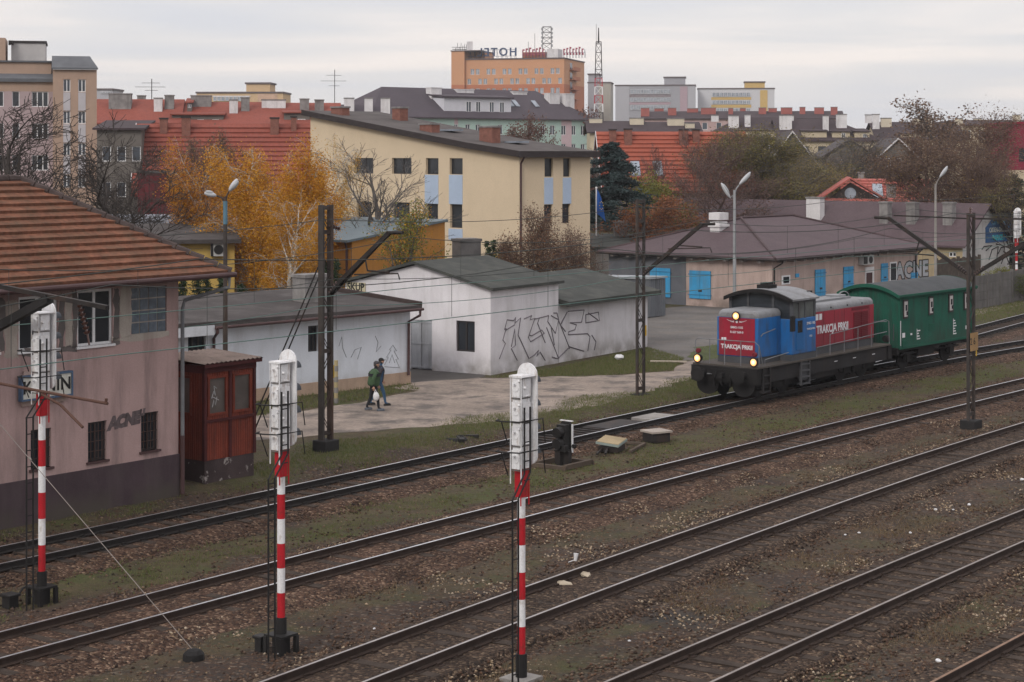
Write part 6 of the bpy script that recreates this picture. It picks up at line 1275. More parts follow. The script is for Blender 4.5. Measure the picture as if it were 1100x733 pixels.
for y0 in (-1.425, 1.395):
    mb = MB(); mb.box(XC0 + .28, XC0 + .86, y0, y0 + .03, 1.66, 2.86); dr_ = part(mb, 'cab_door', mat('loco_blue_door', (.014, .10, .27), rough=.5, bump=0))
    mb = MB(); yy = y0 - .007 if y0 < 0 else y0 + .031; mb.box(XC0 + .38, XC0 + .76, yy, yy + .006, 2.32, 2.78); part(mb, 'door_window', K['glass'], dr_)
mb = MB(); n = 14
ys = [-1.50 + 3.0 * i / n for i in range(n + 1)]
def arc2(y): return 3.55 + .35 * (1 - (y / 1.5) ** 2)
vs = []
for x in (XC0 - .16, XC1 + .1): vs += [(x, y, arc2(y) + .07) for y in ys] + [(x, y, arc2(y)) for y in reversed(ys)]
k = 2 * (n + 1); mb.add(vs, [tuple(range(k)), tuple(reversed(range(k, 2 * k)))] + [(j, j + k, (j + 1) % k + k, (j + 1) % k) for j in range(k)]); part(mb, 'cab_roof', lo_roof)
mb = MB(); vs = []
for x in (XC0 - .24, XC0 - .12): vs += [(x, y, arc2(y) + .075) for y in ys] + [(x, y, arc2(y) - .06) for y in reversed(ys)]
mb.add(vs, [tuple(range(k)), tuple(reversed(range(k, 2 * k)))] + [(j, j + k, (j + 1) % k + k, (j + 1) % k) for j in range(k)]); part(mb, 'visor', lo_black)
mb = MB(); mb.box(XC0 + .35, XC0 + .95, -.2, .35, 3.93, 4.10); mb.box(XC0 + .45, XC0 + .85, -.1, .25, 4.10, 4.18); part(mb, 'roof_horn_box', lo_black)
mb = MB(); mb.box(XC1 - .02, XC1 + .35, -1.05, -.1, 3.2, 3.82); part(mb, 'exhaust_stack', lo_black)
mb = MB(); mb.box(XC0 - .30, XC0 - .04, -1.56, -1.46, 2.42, 3.0); part(mb, 'mirror', lo_black)
SIDE = Matrix(((1, 0, 0, 0), (0, 0, -1, 0), (0, 1, 0, 0), (0, 0, 0, 1)))
def side_text(s, x, y, z, size, **kw): put_text('lettering', s, size, white_l, LO, Matrix.Translation((x, y, z)) @ SIDE, **kw)
side_text('SM42-1105', XC1 - .42, -1.408, 2.62, .15); side_text('TRAKCJA PRKiI', XC1 - .42, -1.408, 2.40, .10); side_text('9 51', XC1 - .42, -1.408, 2.12, .12)
# long bonnet
HW = 1.03
mb = MB(); mb.box(XC1, XH, -HW + .02, HW - .02, 1.26, 1.56); part(mb, 'bonnet_base', lo_grey)
mb = MB(); mb.box(XC1, XC1 + .35, -HW, HW, 1.56, 2.95); part(mb, 'radiator_bulkhead', lo_grey)
P0 = [(XC1 + .3, 1.85), (XC1 + .45, 1.62), (XC1 + .65, 1.56), (XH, 1.56), (XH, 2.95), (XC1 + .65, 2.95), (XC1 + .45, 2.86), (XC1 + .3, 2.6)]
mb = MB(); mb.prism([(x, -HW - .015, z) for x, z in P0], (0, 2 * HW + .03, 0)); lb = part(mb, 'long_bonnet', lo_red, bevel=.015)
mb = MB(); hood(mb, XC1 + .02, XH - .1, HW + .02, 2.95, 3.22, .2); part(mb, 'bonnet_top', lo_roof)
mb = MB(); mb.box(XC1 + .5, XH - .9, -.45, .45, 3.22, 3.30); mb.lathe([(.35, 0), (.42, .02), (.42, .14), (.2, .16)], (XH - 1.2, .1, 3.22), 'z', 20); mb.box(XC1 + 1.2, XC1 + 1.8, -.3, .3, 3.3, 3.38); part(mb, 'roof_vents', lo_roof)
mb = MB(); mb.tube([(XH - .9 + .5 * math.cos(a), -.1, 3.24 + .24 * math.sin(a)) for a in [math.pi * i / 8 for i in range(9)]], .025, 6); part(mb, 'roof_handrail', lo_roof)
mb = MB()
for x in (XC1 + .5, XC1 + 1.9, XC1 + 3.3, XC1 + 4.6): mb.ball((x, -HW - .02, 3.06), .035, 8, 6)
part(mb, 'lifting_eyes', lo_black)
mb = MB()
for i in range(2):
    x0 = XH - 1.85 + i * .66; mb.box(x0, x0 + .60, -HW - .035, -HW - .016, 1.62, 2.72)
    for j in range(14): mb.box(x0 + .02, x0 + .58, -HW - .055, -HW - .036, 1.66 + j * .075, 1.70 + j * .075)
mb.box(XH - 2.0, XH - .5, -HW - .03, -HW - .016, 2.80, 2.92); part(mb, 'louvre', lo_red2, lb)
mb = MB()
for x in (XC1 + 1.3, XC1 + 2.2, XC1 + 3.05, XH - .45): mb.box(x, x + .015, -HW - .021, -HW - .016, 1.6, 2.92)
part(mb, 'door_seams', lo_red2, lb)
side_text('TRAKCJA PRKiI', XC1 + 2.05, -HW - .022, 2.22, .44, offset=.012, sx=.92)
mb = MB(); mb.box(XC1 + .62, XC1 + .84, -HW - .026, -HW - .02, 2.62, 2.86); mb.box(XC1 + .92, XC1 + 1.14, -HW - .026, -HW - .02, 2.62, 2.86); part(mb, 'white_plates', white_l)
# handrails and steps
def rail_loop(name, pts_list, r=.017, m=K['grey_paint']):
    mb = MB()
    for p in pts_list: mb.tube(p, r, 6)
    return part(mb, name, m)
zt_, y_ = 2.18, -1.38
rail_loop('front_handrail', [[(.06, 1.38, 1.26), (.06, 1.38, 2.1), (.06, 1.3, zt_), (.06, -1.2, zt_), (.06, -1.38, 2.05), (.06, -1.38, 1.26)]] + [[(.06, y, 1.26), (.06, y, zt_)] for y in (-.6, .1, .75)])
rail_loop('side_handrail', [[(.06, -1.38, 2.05), (.35, -1.38, 1.3)], [(.5, -1.38, 1.28), (.5, -1.38, 1.5), (2.3, -1.38, 1.62)], [(1.0, -.92, 2.3), (1.05, -.98, 2.4), (2.0, -.98, 2.52), (2.1, -.92, 2.5)]])
rail_loop('side_handrail', [[(XC1 + .1, y_, 1.28), (XC1 + .1, y_, 1.62), (XE - .2, y_, 1.78)], [(XC1 + 1.2, y_, 1.26), (XC1 + 1.2, y_, 2.05), (XE - .3, y_, 2.28), (XE, y_, 2.2), (XE + .04, y_, 1.26)]] + [[(x, y_, 1.26), (x, y_, 2.12)] for x in (XC1 + 2.4, XC1 + 3.6, XC1 + 4.8)])
rail_loop('rear_handrail', [[(XE - .05, 1.38, 1.26), (XE - .05, 1.38, 2.1), (XE - .05, -1.3, 2.18)]])
mb = MB(); x0 = XC0 + .62
mb.box(x0, x0 + .06, -1.46, -1.38, .28, 1.2); mb.box(x0 + .66, x0 + .72, -1.46, -1.38, .28, 1.2)
for z in (.3, .55, .8, 1.04): mb.box(x0 + .06, x0 + .66, -1.46, -1.2, z, z + .06)
mb.box(x0, x0 + .72, -1.375, -1.35, .45, 1.18); part(mb, 'cab_steps', lo_grey)
mb = MB(); x0 = .25
mb.box(x0, x0 + .06, -1.46, -1.38, .25, 1.2); mb.box(x0 + .5, x0 + .56, -1.46, -1.38, .25, 1.2)
for z in (.28, .58, .88): mb.box(x0 + .06, x0 + .5, -1.46, -1.2, z, z + .05)
part(mb, 'corner_steps', lo_frame)
for y in (-1.2,): lampb = MB(); lampb.lathe([(.13, -.1), (.16, 0), (.16, .05), (.1, .07)], (XE + .1, y, 1.45), 'x', 16); part(lampb, 'rear_lamp', lo_black)
mb = MB()
for x in (XC1 + 1.6, XC1 + 3.2, XC1 + 4.9): mb.box(x, x + .26, -1.364, -1.36, .93, .96)
part(mb, 'frame_markings', white_l)

# ------------------------------------------------------------------ the green wagon
wg = mat('wagon_green', (.010, .088, .058), rough=.7, var=.18, scale=.8, fine=.12, bump=.1, dirt=(.024, .042, .034), dirt_amt=.85, dirt_scale=(2, 2, .4), low=((.045, .04, .034), 2.0))
wg2 = mat('wagon_green_dark', (.008, .075, .048), rough=.65, var=.15, bump=.05)
wroof = mat('wagon_roof', (.060, .064, .068), rough=.9, var=.2, bump=.15, dirt=(.09, .09, .09), dirt_amt=.4)
pos, ang = track_pose('A', 72.15, 6.6)
WG = thing('service_wagon', 'dark green boarded two-axle service wagon coupled behind the locomotive', 'wagon', pos, ang)
WL, WW = 6.75, 1.36; wz0, wz1 = 1.0, 3.2
def warch(y): return wz1 + .40 * (1 - (y / (WW + .08)) ** 2)
mb = MB(); nb_ = 52
def vboards(mb, p0, p1, z0, ztop, n):
    M = frame_of(p0, p1); L = (Vector(p1) - Vector(p0)).length
    for i in range(n):
        a, b = L * i / n + .004, L * (i + 1) / n - .004; ta, tb = ztop(a), ztop(b)
        mb.prism([M @ Vector(p) for p in ((a, -.012, z0), (b, -.012, z0), (b, -.012, tb), (a, -.012, ta))], M.to_3x3() @ Vector((0, .05, 0)))
vboards(mb, (0, -WW), (WL, -WW), wz0, lambda s: wz1, nb_); vboards(mb, (WL, WW), (0, WW), wz0, lambda s: wz1, nb_)
vboards(mb, (0, WW), (0, -WW), wz0, lambda s: warch(WW - s) - .02, 22); vboards(mb, (WL, -WW), (WL, WW), wz0, lambda s: warch(s - WW) - .02, 22)
mb.build('body', wg, WG)
mb = MB()
for x in (.0, WL):
    for y in (-WW, WW): mb.box(x - .04, x + .04, y - .04, y + .04, wz0, wz1)
mb.box(-.02, WL + .02, -WW - .03, -WW + .02, wz0 - .06, wz0 + .05); mb.box(-.02, WL + .02, WW - .02, WW + .03, wz0 - .06, wz0 + .05); mb.box(-.03, WL + .03, -WW - .035, -WW + .01, wz1 - .07, wz1 + .01); mb.build('corner_posts', wg2, WG)
mb = MB(); n = 16; vs = []; ys = [-(WW + .12) + 2 * (WW + .12) * i / n for i in range(n + 1)]; k = 2 * (n + 1)
for x in (-.28, WL + .25): vs += [(x, y, warch(y) + .06) for y in ys] + [(x, y, warch(y) - .005) for y in reversed(ys)]
mb.add(vs, [tuple(range(k)), tuple(reversed(range(k, 2 * k)))] + [(j, j + k, (j + 1) % k + k, (j + 1) % k) for j in range(k)]); wr = mb.build('roof', wroof, WG)
mb = MB()
for x in (-.29, WL + .25):
    vs = []
    for xx in (x, x + .03): vs += [(xx, y, warch(y) + .07) for y in ys] + [(xx, y, warch(y) - .08) for y in reversed(ys)]
    mb.add(vs, [tuple(range(k)), tuple(reversed(range(k, 2 * k)))] + [(j, j + k, (j + 1) % k + k, (j + 1) % k) for j in range(k)])
mb.box(-.29, WL + .28, -WW - .17, -WW - .12, wz1 - .05, wz1 + .05); mb.build('roof_edge', wg2, wr)
for xw in (.32, 2.62, 4.50, 5.98):
    mb = MB(); mb.box(xw - .05, xw + .37, -WW - .05, -WW - .013, 2.22, 3.02); fw_ = mb.build('window', K['dark_frame'], WG)
    mb = MB(); mb.box(xw + .02, xw + .30, -WW - .06, -WW - .052, 2.30, 2.94); pn = mb.build('pane', mat('wagon_window_white', (.46, .43, .42), rough=.4, var=.15, bump=0), fw_); mb = MB(); mb.box(xw + .10, xw + .25, -WW - .066, -WW - .061, 2.55, 2.80); mb.box(xw + .18, xw + .30, -WW - .066, -WW - .061, 2.36, 2.52); mb.build('dark_pane', K['glass'], fw_)  # small dark glass pieces set on the pale pane
def stencil(*rects):
    for r in rects: q = MB(); q.box(r[0], r[1], -WW - .018, -WW - .0135, r[2], r[3]); q.build('stencil_marking', white_l, WG)
stencil((.22, .46, 1.42, 1.62), (.95, 1.1, 1.48, 1.56), (6.12, 6.38, 1.36, 1.52))
for x0, z0, n_ in ((1.52, 1.25, 4), (4.92, 1.22, 6)):
    q = MB(); q.box(x0, x0 + .03, -WW - .018, -WW - .0135, z0, z0 + n_ * .115)
    for i in range(n_): q.box(x0 + .03, x0 + .30 - .06 * (i % 3), -WW - .018, -WW - .0135, z0 + i * .115, z0 + .05 + i * .115)
    q.build('stencil_marking', white_l, WG)
q = MB(); q.box(0, .05, -WW - .045, -WW - .04, 1.1, 2.15); q.build('white_strip', white_l, WG)
mb = MB(); mb.box(2.62, 3.12, -WW - .03, -WW - .0135, 1.5, 1.84); mb.box(.22, .52, -WW - .05, -WW - .0135, 1.02, 1.3); mb.build('small_hatches', wg2, WG)
mb = MB(); mb.box(.05, WL - .05, -1.2, 1.2, .80, .995); mb.box(-.12, .1, -1.3, 1.3, .72, .99); mb.box(WL - .1, WL + .12, -1.3, 1.3, .72, .99); mb.box(2.2, 3.6, -1.1, -.5, .48, .78); mb.box(.6, 6.1, -1.05, -1.0, .62, .66); mb.build('underframe', lo_black, WG)
for x in (1.35, 5.3):
    mb = MB()
    for y in (-.75, .75): mb.lathe([(.14, -.07), (.44, -.06), (.49, -.05), (.49, .01), (.45, .06), (.14, .07)], (x, y, .46), 'y', 24)
    mb.tube([(x, -.95, .46), (x, .95, .46)], .08, 10); mb.build('wheelset', lo_black, WG)
    for y in (-1.02, 1.02): mb = MB(); mb.box(x - .16, x + .16, y - .07, y + .07, .3, .62); mb.box(x - .5, x + .5, y - .04, y + .04, .64, .72); mb.box(x - .3, x - .24, y - .05, y + .05, .4, .8); mb.box(x + .24, x + .3, y - .05, y + .05, .4, .8); mb.build('axle_box', lo_black, WG)
for xs, sg_ in ((-.12, -1), (WL + .12, 1)):
    for y in (-.875, .875): mb = MB(); mb.lathe([(.12, 0), (.12, sg_ * .2), (.08, sg_ * .21), (.08, sg_ * .32), (.25, sg_ * .33), (.25, sg_ * .37)], (xs, y, .93), 'x', 18); mb.build('buffer', lo_black, WG)
for x in (-.03, WL + .03): mb = MB(); mb.tube([(x, -1.1, 1.3), (x, -1.1, 2.0)], .02, 6); mb.tube([(x, 1.1, 1.3), (x, 1.1, 2.0)], .02, 6); mb.build('grab_handles', lo_grey, WG)

# ------------------------------------------------------------------ striped signals
def striped_signal(p, label, height=5.45, base='table', rot=37.5, group='tall red and white striped signals', ladder=True):
    s = thing('signal', label, 'signal', p, head(rot), group); r = .075
    zb = .62 if base == 'table' else .42
    mb = MB(); mb.tube([(0, 0, .30 if base == 'table' else 0), (0, 0, zb)], .105, 16); mb.build('base_sleeve', K['black'], s)
    bands = []; z = zb; zh = height - 1.80; n = 7; h = (zh - zb) / n
    mb = MB()
    for i in range(n): mb.tube([(0, 0, zb + i * h), (0, 0, zb + (i + 1) * h)], r, 16, i % 2, caps=False)
    mb.tube([(0, 0, zh), (0, 0, height - .4)], r * .9, 12, 1); mb.build('pole', [K['red_paint'], K['white_paint']], s)
    mb = MB(); mb.box(-.085, .085, -.085, .085, zh - .60, zh - .02); 
    for x in (-.12, .12): mb.tube([(x, -.08, zh - .75), (x, -.08, zh + .2)], .014, 6)
    mb.build('collar_box', K['red_paint'], s)
    if base == 'table':
        mb = MB(); mb.box(-.23, .23, -.23, .23, .27, .31)
        for x in (-.2, .2):
            for y in (-.2, .2): mb.box(x - .04, x + .04, y - .04, y + .04, -.35, .27)
        mb.box(-.12, .12, -.12, .12, -.3, .27); mb.build('foot_frame', K['black'], s)
    else:
        mb = MB(); mb.box(-.28, .28, -.28, .28, -.4, .0); mb.build('footing', K['concrete'], s)
    # backboard with rounded ends, facing along the line; the lamp case sits behind it
    w, zt, zb2, e = .225, height, height - 1.85, .05; P = []
    for i in range(9): a = math.pi * i / 8; P.append((.17, w * math.cos(a), zt - w + w * math.sin(a)))
    for i in range(9): a = math.pi + math.pi * i / 8; P.append((.17, w * math.cos(a), zb2 + w * .7 + w * .7 * math.sin(a)))
    mb = MB(); mb.prism(P, (.03, 0, 0)); mb.build('backboard', K['white_paint'], s)
    mb = MB(); mb.box(-.16, .12, -.105, .075, height - 1.80, height - .24); 
    mb.tube([(-.25, -.19, height - .22), (.2, -.19, height - .22)], .016, 6); mb.box(-.21, .14, -.16, .12, height - .24, height - .20); hs = mb.build('lamp_case', K['white_paint'], s)
    mb = MB()
    for i in range(4): zc = height - .42 - i * .43; mb.box(-.195, -.18, -.11, .07, zc - .17, zc + .17); mb.tube([(-.205, -.02, zc), (-.19, -.02, zc)], .07, 14); mb.ball((-.2, -.10, zc + .12), .025, 8, 6); mb.box(-.15, .09, -.145, -.13, zc - .16, zc + .16); mb.ball((-.1, -.155, zc), .03, 8, 6); mb.tube([(-.05, -.15, zc - .15), (.05, -.15, zc - .15)], .012, 5)
    for y in (-.14, .10): mb.tube([(-.19, y, height - 2.15), (-.19, y, height - .24)], .013, 5)
    mb.build('case_doors', K['white_paint'], hs)
    for i in range(4):
        zc = height - .42 - i * .43; mb = MB(); mb.box(-.1865, .124, -.109, -.1055, zc - .205, zc - .185); mb.box(-.1865, -.1805, -.1055, .09, zc - .205, zc - .185); mb.build('case_seam_shade', mat('seam_shade_grey', (.13, .12, .115), bump=0), hs)  # grey strips colour in the shadow of the gaps between the doors
        mb = MB(); mb.box(-.27, -.195, -.03, .0, zc + .05, zc + .08); mb.build('case_bracket', K['white_paint'], hs)
    for i in range(4):
        zc = height - .36 - i * .43; mb = MB(); n = 10
        vs = []
        for x in (.2, .42):
            for rr in (.13, .118): vs += [(x, rr * math.cos(a), zc + rr * math.sin(a)) for a in [math.pi * j / n for j in range(n + 1)]]
        k = n + 1
        fs = [(j, j + 1, 2 * k + j + 1, 2 * k + j) for j in range(n)] + [(k + j + 1, k + j, 3 * k + j, 3 * k + j + 1) for j in range(n)] + [(2 * k + j, 2 * k + j + 1, 3 * k + j + 1, 3 * k + j) for j in range(n)]
        mb.add(vs, fs); mb.tube([(.2, 0, zc), (.22, 0, zc)], .11, 14); mb.build('lamp_hood', mat('lamp_hood', (.06, .066, .075), rough=.6, bump=.05), s)
    if ladder:
        mb = MB(); y0, x0 = -.26, -.50; ztop = height - .75; zk = height - 2.05
        for dx in (0, .17):
            mb.tube([(x0 + dx - .10, y0, -.25), (x0 + dx - .10, y0, zk - .3), (x0 + dx + .25, y0, zk + .12), (x0 + dx + .25, y0, ztop)], .019, 6)
        z = .2
        while z < zk - .3: mb.tube([(x0 - .10, y0, z), (x0 + .07, y0, z)], .012, 5); z += .34
        while z < ztop: mb.tube([(x0 + .25, y0, z), (x0 + .42, y0, z)], .012, 5); z += .34
        mb.build('ladder', K['black'], s)
        for zz in (height - 1.0, height - 1.55):
            mb = MB(); mb.tube([(-.1, -.24, zz), (-.36, -.24, zz), (-.46, .02, zz), (-.46, .22, zz), (-.3, .28, zz)], .014, 6); mb.tube([(-.46, .1, zz), (-.26, .1, zz - .45)], .012, 5); mb.tube([(-.1, -.26, zz), (.3, -.26, zz), (.38, -.26, zz - .45)], .012, 5); mb.build('guard_hoop', K['black'], s)
    return s
zg = -.24
sp = [G(45, 645, zg), G(302, 698, zg), G(560, 727, zg)]
striped_signal(sp[0], 'red and white striped signal standing in front of the pink railway building', height=6.3)
striped_signal(sp[1], 'red and white striped signal standing before the low bluish white shed', height=5.7)
striped_signal(sp[2], 'red and white striped signal nearest the camera, at the bottom centre', height=5.65, base='block')
o = G(1092, 323); striped_signal((o.x, o.y, -.0), 'distant red and white striped signal in front of the concrete fence', height=5.8, base='block', ladder=False)
mb = MB(); o = G(280, 699, -.3); t = thing('cable_box', 'small black cable box on the ground left of the second striped signal', 'cable box', o, head(37.5)); mb.box(-.08, .08, -.08, .08, -.1, .24); mb.build('case', K['black'], t); mb = MB(); mb.box(-.12, .12, -.12, .12, .24, .30); mb.build('lid', K['black'], t, bevel=.02)
o = G(11, 652, -.3); t = thing('cable_box', 'small black cable box with a bent pipe left of the first striped signal', 'cable box', o, head(37.5)); mb = MB(); mb.box(-.12, .12, -.12, .12, -.1, .22); mb.build('case', K['black'], t); mb = MB(); mb.box(-.16, .16, -.16, .16, .22, .28); mb.build('lid', K['black'], t, bevel=.02); mb = MB(); mb.tube([(.1, 0, .1), (.4, .1, .3), (.62, .15, .32)], .025, 6); mb.build('pipe', K['black'], t)

# ------------------------------------------------------------------ lattice masts of the overhead line
def lattice(mb, h, w=.46, t=.085, z0=0., step=.62, b=.045):
    for s in (-1, 1): mb.box(s * w / 2 - t / 2, s * w / 2 + t / 2, -b, b, z0, h)
    z = z0 + .2; i = 0
    while z + step < h - .1:
        a, b = (-w / 2, w / 2) if i % 2 else (w / 2, -w / 2)
        for y in (-.042, .042): mb.bar((a, y, z), (b, y, z + step), .028, .012)
        z += step; i += 1
    for z in (z0 + .15, z0 + (h - z0) * .37, h - .15, h - .9): mb.box(-w / 2, w / 2, -.048, .048, z, z + .12)
def insulator(mb, p0, p1, n=5, r=.07, m=0):
    p0, p1 = Vector(p0), Vector(p1); mb.tube([p0, p1], .025, 6, m)
    for i in range(n): c = p0.lerp(p1, (i + .5) / n); d = (p1 - p0).normalized() * .02; mb.tube([c - d, c + d], [r, r * .6], 10, m)
ins_m = mat('insulator_brown', (.06, .028, .022), rough=.3, bump=0, spec=.5)
def mast(p, label, h=7.5, arms=(), plate=None, foot=.45, mark=True, w=.46, b=.045):
    s = thing('catenary_mast', label, 'mast', p, head(37.5), 'lattice masts of the overhead line')
    mb = MB(); mb.box(-.32, .32, -.28, .28, -.35, foot); mb.build('foot', K['concrete_dark'], s, bevel=.03)
    mb = MB(); lattice(mb, h, w, z0=foot, b=b); mb.build('lattice_column', K['steel_brown'], s)
    for a in arms:
        side = a['side']; y = lambda d: -side * d        # side +1 reaches out to +v (towards the camera), -1 away
        L, z0, z1 = a['len'], a['z0'], a['z1']
        mb = MB(); mb.bar((0.02, y(.15), z0), (.02, y(L), z1), .10, .13)
        if a.get('double'): mb.bar((.10, y(.15), z0 - .1), (.10, y(L * .9), z1 - .18), .06, .08)
        mb.tube([(.02, y(L), z1), (.02, y(L + .55), z1 + .02)], .055, 8); 
        if a.get('stay'): mb.tube([(.02, y(.1), z1 + .0), (.02, y(L), z1)], .02, 6)
        arm = mb.build('cantilever_arm', K['dark_steel'], s)
        mb = MB(); insulator(mb, (.02, y(.14), z0 - .02), (.02, y(.5), z0 + (z1 - z0) * .5 / L - .02)); mb.build('insulator', ins_m, arm)
        mb = MB(); zr = a.get('zr', z0 + .55)
        mb.tube([(.02, y(L * .62), z0 + (z1 - z0) * .60), (.02, y(L * .66), zr + .02), (.02, y(L * 1.0), zr)], .028, 6); mb.tube([(.02, y(L * .45), zr - .12), (.02, y(L + .35), zr - .02), (.02, y(L + .42), zr - .2)], .024, 6); mb.build('registration_arm', K['dark_steel'], arm)
    if mark:
        mb = MB(); mb.box(.19, .275, -.1, -.094, 2.35, 2.75); mb.build('yellow_mark', mat('yellow_mark', (.55, .36, .04), bump=0), s)
    if plate:
        mb = MB(); mb.box(-.30, .30, -.13, -.11, plate, plate + .62); q = mb.build('number_plate', mat('plate_wood', (.30, .19, .09), bump=.1), s)
        mb = MB(); insulator(mb, (-.06, 0, h - .05), (-.06, 0, h + .2), 3, .08); mb.build('top_insulator', ins_m, s)
    return s
def mp_(x, y): p = G(x, y, -.15); return p
m1 = mast(mp_(350, 488), 'lattice mast with a long slanting arm in front of the low white shed', h=7.75, w=.40, b=.10, arms=[dict(side=1, len=2.6, z0=5.05, z1=6.95, double=True, zr=5.75)])
mb = MB(); mb.tube([(.1, -.05, 7.1), (.55, -.05, 7.0)], .025, 6); insulator(mb, (.25, -.05, 7.06), (.6, -.05, 6.98), 3, .07); mb.build('feeder_insulator', ins_m, m1)
mb = MB(); mb.tube([(0, .1, 6.2), (-1.35, 2.4, 0)], .025, 6); mb.tube([(0.1, .1, 6.0), (-1.1, 2.4, 0)], .025, 6); mb.build('stay_rod', K['dark_steel'], m1)
m2 = mast(mp_(688, 427), 'lattice mast at the grass edge between the graffiti wall and the locomotive', h=7.6, foot=.14, arms=[dict(side=1, len=2.75, z0=4.75, z1=6.7, zr=5.85)])
m3 = mast(mp_(1043, 456), 'lattice mast with a square number plate standing right of the green wagon', h=7.3, plate=2.55, foot=.16,
          arms=[dict(side=-1, len=3.1, z0=5.2, z1=7.05, zr=5.9), dict(side=1, len=2.9, z0=5.2, z1=6.9, zr=5.7)], mark=True)
mb = MB(); mb.bar((0, -.1, 7.1), (0, -3.6, 7.15), .06); mb.bar((0, .1, 7.1), (0, 2.9, 7.15), .05); mb.build('top_cross_bar', K['dark_steel'], m3)
put_text('lettering', '2 6', .34, K['black'], m3, Matrix.Translation((-.14, -.133, 2.87)) @ FACE); 
# mast just outside the left edge: only its arms reach into the picture
m0 = mast(W(24.4, -33.9, -.2), 'lattice mast beyond the left edge whose dark arms reach over the pink building', h=7.4, mark=False)
zz1, zz2 = 6.32, 6.1
mb = MB(); mb.bar((.1, -.1, 6.72), (.1, -4.95, 6.33), .09); arm = mb.build('top_beam', K['dark_steel'], m0)
mb = MB(); mb.bar((.1, -.1, 5.2), (.1, -3.15, 6.42), .17, .17); mb.build('strut', K['black'], m0)
mb = MB(); insulator(mb, (.1, -4.1, 6.36), (.1, -4.35, 5.75), 7, .075); mb.tube([(.1, -4.35, 5.75), (.1, -4.4, 5.55)], .02, 6); mb.build('insulator', ins_m, m0)
mb = MB(); mb.tube([(.1, -.1, 4.62), (.1, -4.95, 4.42)], .032, 8); mb.tube([(.1, -4.9, 4.42), (.1, -4.92, 4.52)], .03, 6); mb.tube([(.1, -2.9, 4.45), (.1, -3.5, 4.28), (.1, -4.2, 3.88)], .03, 6); mb.build('registration_arm', mat('rusty_rod', (.085, .045, .034), rough=.8, bump=.1), m0)
# gantry arms beyond the right edge
m4 = mast(W(71.0, -24.0, -.2), 'lattice mast beyond the right edge whose bent arms reach over the fence', h=7.4, arms=[dict(side=-1, len=3.3, z0=5.0, z1=7.0, zr=5.8)], mark=False)

# stay wire to the black anchor block
o = G(208, 708, -.28); t = thing('stay_anchor', 'black anchor block with a long stay wire at the bottom left', 'anchor', o, head(37.5))
mb = MB(); mb.lathe([(.21, -.1), (.20, .10), (.13, .17), (.04, .19)], (0, 0, 0), 'z', 10); mb.build('block', K['concrete_dark'], t)
c_, s_ = math.cos(-head(37.5)), math.sin(-head(37.5)); q = (W(24.4, -33.9, 4.6) - o); ql = Vector((q.x * c_ - q.y * s_, q.x * s_ + q.y * c_, q.z))
mb = MB(); mb.tube([(0, 0, .15), ql], .008, 6); e = ql * .64 + Vector((0, 0, .07)); mb.tube([e, e + ql * .01], .022, 6); mb.build('stay_wire', mat('stay_wire_grey', (.20, .175, .16), bump=0), t)

# ------------------------------------------------------------------ overhead wires
def wire(name, label, pts, r, m, sag=0., n=14):
    mb = MB(); P = []
    for a, b in zip(pts[:-1], pts[1:]):
        a, b = Vector(a), Vector(b)
        for i in range(n): k = i / n; p = a.lerp(b, k); p.z -= sag * 4 * k * (1 - k); P.append(p)
    P.append(Vector(pts[-1])); mb.tube(P, r, 5); return tag(mb.build(name, m), label, 'wire', 'wires of the overhead line')
MU = {'A': (8, 24.4, 41.5, 58.4, 76, 96, 118), 'B': (8, 24.4, 42, 59.4, 77, 97), 'C': (6, 24, 41, 59.4, 77)}
def catenary(t, zc, zm, lab, sag=.45, dv=0., m=K['wire'], mm=K['wire_green']):
    uu = MU[t]; s = thing('catenary_line', lab, 'overhead line', (0, 0, 0), 0, 'overhead lines above the tracks')
    def build(name, z, sg_, r, mt):
        mb = MB(); P = []
        for a, b in zip(uu[:-1], uu[1:]):
            for i in range(12): k = i / 12; u = a + (b - a) * k; P.append(W(u, vtrack(t, u) + dv, z - sg_ * 4 * k * (1 - k)))
        mb.tube(P, r, 5); return mb.build(name, mt, s)
    build('contact_wire', zc, .03, .011, mm); build('messenger_wire', zm, sag, .011, m)
    mb = MB()
    for a, b in zip(uu[:-1], uu[1:]):
        for k in (.15, .38, .62, .85): u = a + (b - a) * k; v = vtrack(t, u) + dv; mb.tube([W(u, v, zc), W(u, v, zm - sag * 4 * k * (1 - k))], .006, 4)
    mb.build('dropper', m, s)
catenary('A', 5.25, 6.75, 'overhead line above the track that carries the train'); catenary('B', 5.2, 6.6, 'overhead line above the second track in front of the train', dv=.2)
for i, (v0, z0, lab, mt) in enumerate(((-38.9, 7.2, 'thin feeder wire running along the tops of the lattice masts', 'wire'), (-38.6, 5.4, 'lower wire strung along the lattice masts before the white sheds', 'wire'), (-39.2, 4.55, 'lowest greenish wire passing in front of the sheds and locomotive', 'wire_green'), (-26.2, 7.2, 'thin wire on the cross bars of the right-hand mast', 'wire'))):
    wire('overhead_wire', lab, [W(u, v0, z0) for u in (8, 24.4, 41.5, 58.4, 76, 98, 120)], .011, K[mt], .28)

